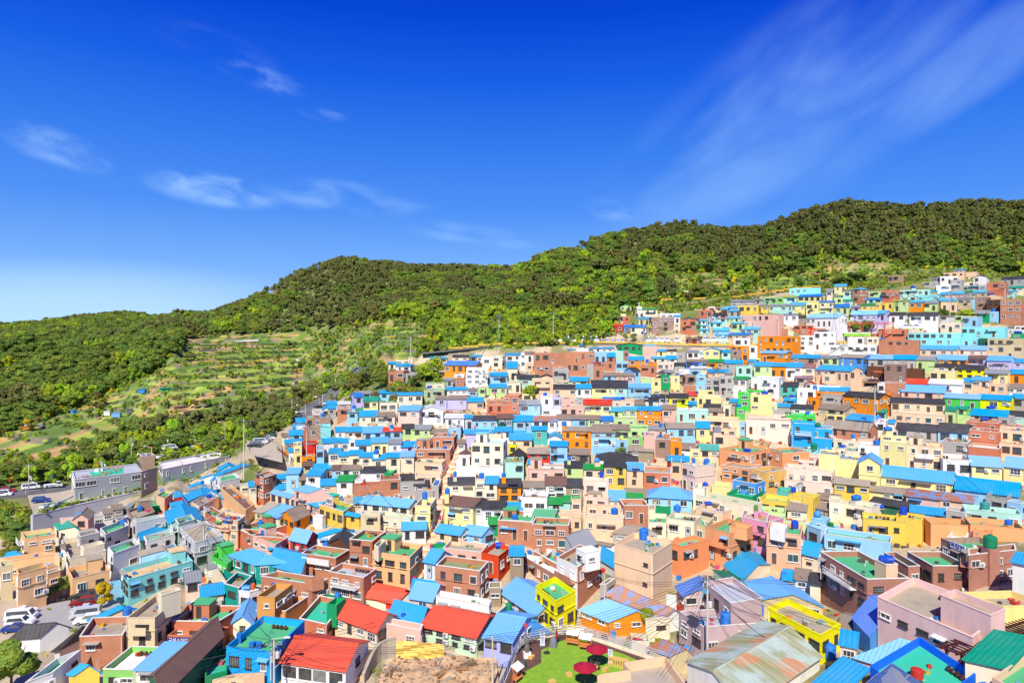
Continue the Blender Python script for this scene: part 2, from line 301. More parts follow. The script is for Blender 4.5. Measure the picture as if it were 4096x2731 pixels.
WALLC = {  # code: (srgb, words)
 'w': ('f0efe9', 'white'), 'cr': ('f3e6c6', 'cream'), 'cr3': ('ddc9a2', 'beige'), 'ly': ('f4e79e', 'pale yellow'), 'ye': ('f3cf58', 'yellow'), 'ye5': ('f6dc8c', 'pale yellow'),
 'by': ('fff200', 'bright yellow'), 'or': ('f7941c', 'orange'), 'or2': ('df4717', 'orange red'), 'or3': ('dfa056', 'ochre'), 'or4': ('f79a63', 'orange'), 'pe': ('f6cfa8', 'peach'), 'pe2': ('f2a872', 'apricot'), 'pe3': ('f6c48c', 'peach'), 'pe4': ('f5d2aa', 'pale peach'), 'pe5': ('f0b893', 'peach'),
 'lp': ('f6d9c4', 'pale pink'), 'pk': ('efbdaa', 'pink'), 'pk2': ('e49bb5', 'pink mauve'), 'pk5': ('f3cdc3', 'pale pink'), 'lv': ('ccc6ee', 'lavender'), 'lv2': ('aab2ec', 'lavender blue'),
 'mi': ('b6e6d6', 'mint'), 'mi2': ('b4dcc0', 'mint'), 'mi3': ('cfeeca', 'pale mint'), 'aq': ('8fe3e2', 'aqua'), 'lg': ('c9e49a', 'light green'), 'sg': ('b5c39a', 'sage green'), 'g': ('4a9a50', 'green'), 'g1': ('52d652', 'bright green'), 'g2': ('8fce6c', 'green'), 'gr': ('16a062', 'green'), 'dg': ('2c6a4c', 'dark green'),
 'te': ('5cc5b4', 'teal'), 'te2': ('0f9c90', 'teal'), 'lb': ('9ed3f0', 'light blue'), 'bl': ('4f9be6', 'blue'), 'b2': ('22a9ea', 'sky blue'), 'b3': ('1ca7f0', 'sky blue'), 'b6': ('0f6ff0', 'bright blue'),
 'gy': ('b7b3ab', 'grey'), 'gy2': ('d2d1cf', 'light grey'), 'dg2': ('a6a8ae', 'slate grey'), 'bg': ('d9c79c', 'beige'), 'tn': ('a8957a', 'tan'), 'tan': ('eab964', 'sandy yellow'), 'mv': ('a88878', 'mauve brown'), 'mv3': ('cbb0b0', 'mauve pink'), 'rd': ('e0352a', 'red'), 'red': ('c93422', 'red'), 'dr': ('a33022', 'dark red'), 'dk': ('6c4530', 'dark timber'), 'w2': ('e9e9ee', 'white'), 'rs': ('a98f68', 'rusty')}
BRK = {'br': ((.55, .205, .09), 'brown brick'), 'rb': ((.66, .17, .06), 'red brick'), 'br2': ((.66, .20, .06), 'orange brick'), 'br4': ((.45, .18, .11), 'dark brick'), 'db': ((.27, .15, .11), 'dark brown brick'), 'bw': ((.48, .30, .20), 'tan brick')}
_mc = {}
def wallmat(c):
    k = 'wall_'+c
    if k not in _mc:
        if c in BRK:
            a = BRK[c][0]; _mc[k] = bricks(k, a, tuple(x*.78 for x in a), tuple(.5*x+.20 for x in a))
        else:
            d = {'gy': .9, 'tn': .9, 'bg': .7, 'cr': .5, 'w': .42, 'rs': 1, 'by': .2, 'b3': .2, 'b6': .2}.get(c, .5); _mc[k] = plaster(k, A_(WALLC[c][0]), d)
    return _mc[k]
def wname(c): return BRK[c][1] if c in BRK else WALLC[c][1]
SH = {'b': ('2ca2f0', 'blue'), 's': ('5abaf2', 'sky blue'), 'n': ('2a72e2', 'royal blue'), 'k': ('3f3b3a', 'dark'), 'y': ('a4a6a6', 'grey'), 'g': ('2fae62', 'green'), 'c': ('a8967a', 'weathered grey'), 'o': ('f07826', 'orange'), 'u': ('7a594a', 'brown'), 't': ('1fae94', 'turquoise'), 'w': ('ededea', 'white'), 'p': ('f0b8b0', 'pink'), 'l': ('b4c83a', 'yellow green'), 'r': ('e84a24', 'red'), 'm': ('7f93c4', 'rusty blue'), 'a': ('8fe3e2', 'aqua'), '1': ('52d652', 'bright green'), '5': ('b9c4b0', 'rusty'), 'b2': ('3ba0e6', 'blue')}
def roofmat(c, kind):
    k = 'roof_'+c+('f' if kind == 'f' else 's')
    if k in _mc: return _mc[k]
    if kind == 'f':
        col = {'g': '4db878', 't': '2cc49a', 'c': 'b3a58a', 'y': 'b9bcc4', 'w': 'efe9dd', 'u': '7a5a46', 'k': '5a5856', 'o': 'efc68e', 'b': 'b0a088', 'r': 'b5674a', '1': '63c96a', 'a': '96ddd6', 'm': '8fa06a'}.get(c, 'b3a58a')
        _mc[k] = deck(k, A_(col), .35 if c in 'gtyw' else .75)
    elif c == 'r': _mc[k] = tiles(k, A_('e8583a'))
    elif c == 'u': _mc[k] = tiles(k, A_('80604f'))
    elif c == 'k': _mc[k] = sheet(k, A_('454140'), .6, 0, fade=.2, gloss=.7)
    elif c == 'c': _mc[k] = sheet(k, A_('a69478'), .3, .15, (.20, .16, .11), .5, .9)
    elif c == 'm': _mc[k] = sheet(k, A_('7b92cc'), .3, .75, (.62, .25, .07), .5, .8)
    elif c == '5':
        m, t, b = newmat(k); uv = nnode(t, 'ShaderNodeUVMap'); uv.uv_map = 'UVMap'
        f1 = noise(t, 1, 5, uv.outputs[0], .6, (1.6, .10, 1)); f2 = noise(t, 1, 4, uv.outputs[0], .5, (.16, .13, 1)); f3 = noise(t, 1, 6, uv.outputs[0], .7, (5.0, .35, 1))
        c_ = mixc(t, rng(t, f2, .42, .50), A_('b7cfc6'), A_('9a9a62')); c_ = mixc(t, rng(t, noise(t, 1, 4, uv.outputs[0], .5, (.13, .17, 3)), .52, .57), c_, A_('d08858'))
        c_ = mixc(t, rng(t, f1, .42, .66, 0, .75), c_, A_('c9d2c2')); c_ = mixc(t, rng(t, f3, .52, .70, 0, .7), c_, A_('8d8a50')); c_ = mixc(t, rng(t, f3, .30, .42, .6, 0), c_, A_('b0703e'))
        wv = nnode(t, 'ShaderNodeTexWave', bands_direction='X'); wv.inputs['Scale'].default_value = .314/.28; lnk(t, uv.outputs[0], wv.inputs[0]); c_ = mixc(t, rng(t, wv.outputs[1], 0, .35, .4, 0), c_, (.16, .15, .12))
        lnk(t, c_, b.inputs['Base Color']); b.inputs['Roughness'].default_value = .85; bump(t, b, wv.outputs[1], .6, .05); _mc[k] = m
    else: _mc[k] = sheet(k, A_(SH[c][0]), .45)
    return _mc[k]
def std(name, h, rough=.6, metal=0, var=.1):
    k = 'std_'+name
    if k not in _mc: _mc[k] = flat(k, A_(h), rough, var, metal)
    return _mc[k]
def glassmat():
    if 'glass' not in _mc:
        m, t, b = newmat('window_glass'); oi = nnode(t, 'ShaderNodeObjectInfo')
        r = nnode(t, 'ShaderNodeValToRGB'); r.color_ramp.interpolation = 'CONSTANT'; lnk(t, oi.outputs['Random'], r.inputs[0])
        e = r.color_ramp.elements; e[0].color = (.035, .04, .045, 1); e[1].position = .45; e[1].color = (.07, .085, .09, 1)
        for p, c in ((.66, (.035, .10, .11)), (.78, (.20, .21, .20)), (.90, (.12, .08, .05))):
            q = e.new(p); q.color = (*c, 1)
        lnk(t, mixc(t, rng(t, noise(t, 1.3, 2), .4, .6, 0, .5), r.outputs[0], (.10, .10, .10)), b.inputs['Base Color']); b.inputs['Roughness'].default_value = .12; b.inputs['Specular IOR Level'].default_value = .55
        _mc['glass'] = m
    return _mc['glass']
M_FW = std('window_white', 'f2f1ec', .5); M_FD = std('window_dark', '4e443e', .6); M_GL = glassmat()
M_CONC = deck('concrete', A_('b7ac98'), .6); M_STEEL = std('steel', 'b8bcc0', .4, .6); M_GREYP = std('grey_paint', 'a0a2a6', .6)
# ---------------------------------------------------------------- ground
def vinpoly(x, y, P):
    c = np.zeros(x.shape, bool); n = len(P)
    for i in range(n):
        x1, y1 = P[i]; x2, y2 = P[(i+1) % n]
        if y1 == y2: continue
        k = ((y1 > y) != (y2 > y)) & (x < (x2-x1)*(y-y1)/(y2-y1)+x1); c ^= k
    return c
rs = np.random.RandomState(5)
_nt = rs.rand(64, 64)
def vnoise(x, y):
    xi = np.floor(x).astype(int); yi = np.floor(y).astype(int); fx = x-xi; fy = y-yi; fx = fx*fx*(3-2*fx); fy = fy*fy*(3-2*fy)
    g = lambda a, b: _nt[a % 64, b % 64]
    return (g(xi, yi)*(1-fx)+g(xi+1, yi)*fx)*(1-fy)+(g(xi, yi+1)*(1-fx)+g(xi+1, yi+1)*fx)*fy
us = np.concatenate([np.arange(-3500, -300, 80), np.arange(-300, 4400, 16), np.arange(4400, 8001, 80)])
Ys = np.concatenate([np.arange(20, 230, 2.5), np.arange(230, 470, 1.3), np.arange(470, 1100, 6), [1099]])
def hgrid(U, Y):
    i = np.clip(np.searchsorted(cu, U, side='right')-1, 0, len(cu)-2); t = (U-cu[i])/(cu[i+1]-cu[i]); t = t*t*(3-2*t)*.5+t*.5
    k = Y-20; j = np.clip(k.astype(int), 0, len(YG)-2); g = k-j
    return (HG[i, j]*(1-g)+HG[i, j+1]*g)*(1-t)+(HG[i+1, j]*(1-g)+HG[i+1, j+1]*g)*t
UU, YY = np.meshgrid(us, Ys); UU = np.clip(UU, -3500, 7999)
ZZ = hgrid(UU, YY); XX = (UU-CU)/F*YY; VV = HV-ZZ/YY*F
inv = vinpoly(UU, VV, VILL) | (YY < 150); ing = vinpoly(UU, VV, GARD) & (YY > 215) & ~inv; inu = vinpoly(UU, VV, UPG) & (YY > 250)
n1 = vnoise(XX/9+3, YY/9); n2 = vnoise(XX/2.7, YY/2.7+9); n3 = vnoise(XX/30, YY/30)
tz = ZZ+1.3*(vnoise(XX/26, YY/26)-.5)+.02*XX*0; step = 2.3; ti = np.floor(tz/step); fr = tz/step-ti
ZT = np.where(ing | inu, ZZ-(fr-np.clip((fr-.72)/.28, 0, 1))*step*.75, ZZ)
ZT = ZT+np.where(inv, 0, (n1-.5)*.9+(n2-.5)*.3)
cell = vnoise(np.floor(XX/7+ti*3.7)*1.37+.5, ti*2.13+.5); cell2 = vnoise(np.floor(XX/3.5+ti*1.7)*1.77+.5, ti*1.13+9.5)
pal = np.array([A_(h) for h in ('7f9a34', 'a0b040', '68862c', 'aaa650', 'c09c60', '8aa038', '7c9336', '5f8028', 'a0ac48', 'b9985f', '74903a', '668232')])
gc = pal[(np.clip((cell-.5)*1.5+.5, 0, .999)*11.99).astype(int)]*(0.95+.5*cell2[..., None])
vc = np.array(A_('cdbb9c'))*(.8+.35*n2[..., None]); vc = np.where((VV < 1300)[..., None] & (n1 > .35)[..., None], np.array(A_('7f8a48'))*(.7+.5*n2[..., None]), vc)
vc = np.where(((n1 > .70) & (n2 > .5))[..., None], np.array(A_('8c8a5c')), vc)
fc = np.array(A_('7d8c48'))*(.75+.5*n2[..., None]); fc = np.where((n3 > .72)[..., None], np.array(A_('8d8a50')), fc)
rz_ = ((fr > .74) & (n2 > .25))[..., None]; gc = np.where(rz_, np.where((cell2 > .6)[..., None], np.array(A_('8c8268')), np.array(A_('3f5a20'))), gc)
GREEN2 = [(1480, 1480), (1720, 1450), (1800, 1530), (1740, 1640), (1500, 1620), (1420, 1560)]
gr2 = vinpoly(UU, VV, GREEN2) | (vinpoly(UU, VV, [(950, 1840), (1050, 1830), (1110, 1960), (1080, 2000), (980, 1960)]) & (n2 > .4))
vc = np.where(gr2[..., None], np.array(A_('6f8038'))*(.7+.5*n2[..., None]), vc)
COL = np.where(inv[..., None], vc, np.where((ing | inu)[..., None], gc, fc))
ny, nx = UU.shape
me = bpy.data.meshes.new('hillside_ground')
vs = np.stack([XX, YY, ZT], -1).reshape(-1, 3); ii = np.arange(ny*nx).reshape(ny, nx)
fs = np.stack([ii[:-1, :-1], ii[:-1, 1:], ii[1:, 1:], ii[1:, :-1]], -1).reshape(-1, 4)
me.vertices.add(len(vs)); me.vertices.foreach_set('co', vs.ravel()); me.loops.add(fs.size); me.loops.foreach_set('vertex_index', fs.ravel().astype(np.int32))
me.polygons.add(len(fs)); me.polygons.foreach_set('loop_start', (np.arange(len(fs))*4).astype(np.int32)); me.update(calc_edges=True)
ca = me.attributes.new('soil', 'FLOAT_COLOR', 'POINT'); ca.data.foreach_set('color', np.concatenate([COL, np.ones((ny, nx, 1))], -1).reshape(-1).astype(np.float32))
gm, t, b = newmat('hillside_soil'); at = nnode(t, 'ShaderNodeAttribute', attribute_name='soil')
c = mixc(t, rng(t, noise(t, 1.5, 6, rough=.7), .3, .7, .0, .55), at.outputs['Color'], mixc(t, 1.0, at.outputs['Color'], (.55, .5, .42), 'MULTIPLY'))
lnk(t, c, b.inputs['Base Color']); b.inputs['Roughness'].default_value = .95; bump(t, b, noise(t, 3, 6), .6, .15); me.materials.append(gm)
go = bpy.data.objects.new('ground', me); C.objects.link(go); tag(go, kind='structure')
far = MB(); far.face([(-9000, 300, -60), (9000, 300, -60), (9000, 8900, -60), (-9000, 8900, -60)]); fo = far.build('terrain', gm); tag(fo, kind='structure')
# ---------------------------------------------------------------- foliage
def leafmat(name, rgb, var=.26, tr=.45):
    m, t, b = newmat(name)
    oi = nnode(t, 'ShaderNodeObjectInfo')
    c = mixc(t, rng(t, noise(t, .9, 3), .35, .65), rgb, tuple(x*y for x, y in zip(rgb, (1.35, 1.15, .8))))
    h = nnode(t, 'ShaderNodeHueSaturation'); lnk(t, c, h.inputs['Color']); lnk(t, rng(t, oi.outputs['Random'], 0, 1, 1-var, 1+var), h.inputs['Value'])
    r2 = nnode(t, 'ShaderNodeMath', operation='FRACT'); mm = nnode(t, 'ShaderNodeMath', operation='MULTIPLY'); lnk(t, oi.outputs['Random'], mm.inputs[0]); mm.inputs[1].default_value = 7.3; lnk(t, mm.outputs[0], r2.inputs[0])
    lnk(t, rng(t, r2.outputs[0], 0, 1, .475, .525), h.inputs['Hue'])
    b.inputs['Roughness'].default_value = .65; b.inputs['Specular IOR Level'].default_value = .2; lnk(t, h.outputs[0], b.inputs['Base Color'])
    tl = nnode(t, 'ShaderNodeBsdfTranslucent'); lnk(t, h.outputs[0], tl.inputs[0]); ms = nnode(t, 'ShaderNodeMixShader'); ms.inputs[0].default_value = tr
    o = t.nodes['Material Output']; lnk(t, b.outputs[0], ms.inputs[1]); lnk(t, tl.outputs[0], ms.inputs[2]); lnk(t, ms.outputs[0], o.inputs[0]); return m
LF = {'oak': leafmat('leaf_oak', (.235, .350, .060)), 'dark': leafmat('leaf_dark', (.180, .285, .060)), 'pine': leafmat('leaf_pine', (.195, .235, .075), .25, .2), 'lime': leafmat('leaf_lime', (.36, .52, .040)), 'olive': leafmat('leaf_olive', (.26, .25, .08)), 'gold': leafmat('leaf_gold', (.60, .50, .03))}
M_BARK = std('bark', '6b5a48', .9)
def crown(mb, r_, R, H, cz, nl, nq, size, flatn=0.0):
    lobes = []
    for _ in range(nl):
        a = r_.uniform(0, 2*math.pi); q = math.sqrt(r_.random())*.68; zz = r_.uniform(-.62, .72); q *= math.sqrt(max(.1, 1-zz*zz))
        lobes.append((R*q*math.cos(a), R*q*math.sin(a), cz+H*.5*zz, R*r_.uniform(.28, .46), H*r_.uniform(.12, .24)))
    for i in range(nq):
        lx, ly, lz, lr, lh = lobes[i % nl]
        th = r_.uniform(0, 2*math.pi); ph = math.asin(max(-1, min(1, r_.uniform(-.75, 1)))); rr = r_.uniform(.80, 1.06)
        d = Vector((math.cos(th)*math.cos(ph), math.sin(th)*math.cos(ph), math.sin(ph)))
        p = Vector((lx+d.x*lr*rr, ly+d.y*lr*rr, lz+d.z*lh*rr))
        n = (d+Vector((r_.uniform(-.45, .45), r_.uniform(-.45, .45), r_.uniform(.1, .9)+flatn))).normalized(); u = n.orthogonal().normalized(); v = n.cross(u)
        an = r_.uniform(0, 6.28); e1 = (u*math.cos(an)+v*math.sin(an))*size*r_.uniform(.7, 1.3); e2 = (v*math.cos(an)-u*math.sin(an))*size*r_.uniform(.5, 1.0)
        mb.face([p-e1, p-e2*.9, p+e1, p+e2*.9])
def trunk(mb, r_, h, rad, nb=4, R=1.5):
    mb.tube((0, 0, -1.5), (0, 0, h), rad, rad*.6, 7)
    for i in range(nb):
        a = r_.uniform(0, 6.28); z = h*r_.uniform(.55, 1); mb.tube((0, 0, z*.85), (math.cos(a)*R*.6, math.sin(a)*R*.6, z+R*.7), rad*.45, rad*.15, 5)
def treemesh(kind, seed, nq=640, size=.44):
    r_ = random.Random(seed); mb = MB()
    if kind == 'pine': crown(mb, r_, 2.6, 4.2, 5.6, 9, nq, size*.85, .8); hh = 5.0
    elif kind in ('lime',): crown(mb, r_, 2.7, 5.2, 4.0, 9, nq, size*.9); hh = 3.2
    else: crown(mb, r_, 3.2, 4.4, 3.8, 14, nq, size, .5); hh = 3.2
    n0 = len(mb.f)
    trunk(mb, r_, hh, .20); mb.m = [0]*n0+[1]*(len(mb.f)-n0)
    return mb.mesh('tree_'+kind, [LF[kind], M_BARK])
def scatter_stuff(name, pts, protos, label):
    """one object: points carrying scale / turn / variant, and a geometry node tree that puts a plant on each"""
    me = bpy.data.meshes.new(name); me.from_pydata([p[:3] for p in pts], [], [])
    for an, k in (('psc', 3), ('prot', 4)):
        a = me.attributes.new(an, 'FLOAT', 'POINT'); a.data.foreach_set('value', [p[k] for p in pts])
    a = me.attributes.new('pidx', 'INT', 'POINT'); a.data.foreach_set('value', [p[5] for p in pts])
    col = bpy.data.collections.new(name+'_kinds')
    for i, m in enumerate(protos):
        o = bpy.data.objects.new('%s_kind_%02d' % (name, i), m); col.objects.link(o)
    ob = bpy.data.objects.new(name, me); C.objects.link(ob); tag(ob, label, name, kind='stuff')
    ng = bpy.data.node_groups.new(name, 'GeometryNodeTree'); ng.interface.new_socket('Geometry', in_out='INPUT', socket_type='NodeSocketGeometry'); ng.interface.new_socket('Geometry', in_out='OUTPUT', socket_type='NodeSocketGeometry')
    gi = ng.nodes.new('NodeGroupInput'); gofs = ng.nodes.new('NodeGroupOutput'); iop = ng.nodes.new('GeometryNodeInstanceOnPoints'); ci = ng.nodes.new('GeometryNodeCollectionInfo')
    ci.inputs[0].default_value = col; ci.inputs['Separate Children'].default_value = True; ci.inputs['Reset Children'].default_value = True
    def na(nm, ty):
        n = ng.nodes.new('GeometryNodeInputNamedAttribute'); n.data_type = ty; n.inputs[0].default_value = nm; return n.outputs[0]
    mtp = ng.nodes.new('GeometryNodeMeshToPoints')
    ng.links.new(gi.outputs[0], iop.inputs['Points']); ng.links.new(ci.outputs[0], iop.inputs['Instance']); iop.inputs['Pick Instance'].default_value = True
    ng.links.new(na('pidx', 'INT'), iop.inputs['Instance Index']); ng.links.new(na('psc', 'FLOAT'), iop.inputs['Scale'])
    cx = ng.nodes.new('ShaderNodeCombineXYZ'); ng.links.new(na('prot', 'FLOAT'), cx.inputs[2]); ng.links.new(cx.outputs[0], iop.inputs['Rotation'])
    ng.nodes.remove(mtp); ng.links.new(iop.outputs[0], gofs.inputs[0])
    md = ob.modifiers.new('plants', 'NODES'); md.node_group = ng; return ob
KINDS = ['oak', 'oak', 'dark', 'dark', 'pine', 'pine', 'lime', 'olive']
protos = [treemesh(k, 11+i) for i, k in enumerate(KINDS)]
tr = random.Random(77); pts = []; bpts = []; rowmin = {}
zmapY = np.arange(215, 780, 1.0)
def keepout(u, v):  # the yellow hillside road and what stands along it
    return False
u = -700.0
PATCH = [(1080, 1165, 60, 35), (1240, 1190, 45, 25), (1270, 1100, 50, 18), (2330, 1010, 40, 25), (1760, 1290, 60, 40), (1700, 1400, 90, 60), (2230, 1130, 60, 20), (3000, 1130, 110, 30), (3300, 1060, 120, 25), (1900, 1180, 70, 25)]
cand = []
for _ in range(43000):
    Y = math.sqrt(tr.uniform(183**2, 760**2)); uu = tr.uniform(-900, 5000)
    if Y < 215 and uu > 760: continue
    if 540 < uu < 760 and Y < 212 or 300 < uu <= 540 and Y < 206 or uu <= 300 and Y < 191: continue
    cand.append((uu, Y))
ua = np.array([c[0] for c in cand]); ya = np.array([c[1] for c in cand]); za = hgrid(ua, ya); va = HV-za/ya*F
vmin = {}
for q in range(-900, 5001, 50):
    yy = np.arange(150, 780, 1.0); z = hgrid(np.full(yy.shape, float(q)), yy); vmin[q] = np.minimum.accumulate(HV-(z)/yy*F)
def pn(x, y, s): return float(vnoise(np.array([x/s+7.3]), np.array([y/s+2.1]))[0])
for uu, Y, z, v in zip(ua, ya, za, va):
    vm = vmin[int(round(uu/50)*50)][max(0, int(Y-150)-3)]
    if v-11/Y*F > vm+4: continue            # hidden behind a nearer slope
    x = (uu-CU)/F*Y; zn = zone(uu, v)
    if zn == 0: continue
    a = pn(x, Y, 45); b_ = pn(x+300, Y, 18); c_ = pn(x, Y+500, 9)
    if any(((uu-p)/s)**2+((v-q)/g)**2 < 1 for p, q, s, g in PATCH) and tr.random() < .8: continue
    if zn in (1, 3):
        if b_*.6+c_*.4 < .57 or tr.random() < .3: continue
        k = tr.choice([0, 1, 2, 6, 6, 7]); s = tr.uniform(.25, .6)
    else:
        dark = .5+.35*(uu > 2900 and v < 1060)-.05
        pine = (a*.5+b_*.5) > (.66-(.24 if (uu > 2500 and v < 1050) else 0)-(.14 if 900 < uu < 1900 and v < 1180 else 0)-(.22 if 1780 < uu < 2330 and 1130 < v < 1330 else 0))
        lime = c_*.5+b_*.5 > .66 or (v > 1250 and uu > 1500 and tr.random() < .3) or (uu > 2300 and v > 1100 and tr.random() < .4)
        k = tr.choice([4, 5]) if pine else (6 if lime and tr.random() < .6 else tr.choice([0, 1, 0, 1, 2, 3, 7] if uu > 900 else [0, 1, 2, 3, 2]))
        if k == 7 and tr.random() < .5: k = 2
        if 1560 < uu < 2500 and v > 1255: k = tr.choice([6, 6, 0, 1, 6])
        s = (.72+.55*tr.random()**1.5)*(.92 if pine else 1); 
        if Y < 300: s *= .8
        if 1900 < uu < 2480 and v > 1240: s *= .8
    pts.append((x, Y, z-.3, s, tr.uniform(0, 6.28), k))
forest = scatter_stuff('forest', pts, protos, 'mixed green forest of pines and broadleaf trees covering the hills')
# low bushes and crops on the terraces
bk = ['lime', 'oak', 'dark', 'olive', 'gold']; bpro = []
for i, k in enumerate(bk):
    r_ = random.Random(40+i); mb = MB(); crown(mb, r_, 1.0, 1.5, .6, 6, 110, .3); bpro.append(mb.mesh('bush_'+k, [LF[k]]))
for _ in range(34000):
    Y = math.sqrt(tr.uniform(200**2, 440**2)); uu = tr.uniform(-500, 4600); z = hgt((uu-CU)/F*Y, Y); v = HV-z/Y*F; zn = zone(uu, v)
    if zn == 0: continue
    x = (uu-CU)/F*Y
    if zn in (1, 3):
        q = (z+1.3*(float(vnoise(np.array([x/26]), np.array([Y/26]))[0])-.5))/2.3; q -= math.floor(q)
        if not ((q > .68 and pn(x, Y, 11) > .38) or pn(x, Y, 7) > .76): continue
        s = tr.uniform(.35, .95)
    else:
        s = tr.uniform(.9, 2.0)
    bpts.append((x, Y, z-.1, s, tr.uniform(0, 6.28), tr.choice([0, 0, 1, 1, 2, 3, 0, 4 if tr.random() < .25 else 1])))
undergrowth = scatter_stuff('undergrowth', bpts, bpro, 'low bushes, hedges and crops on the garden terraces and wood edge')
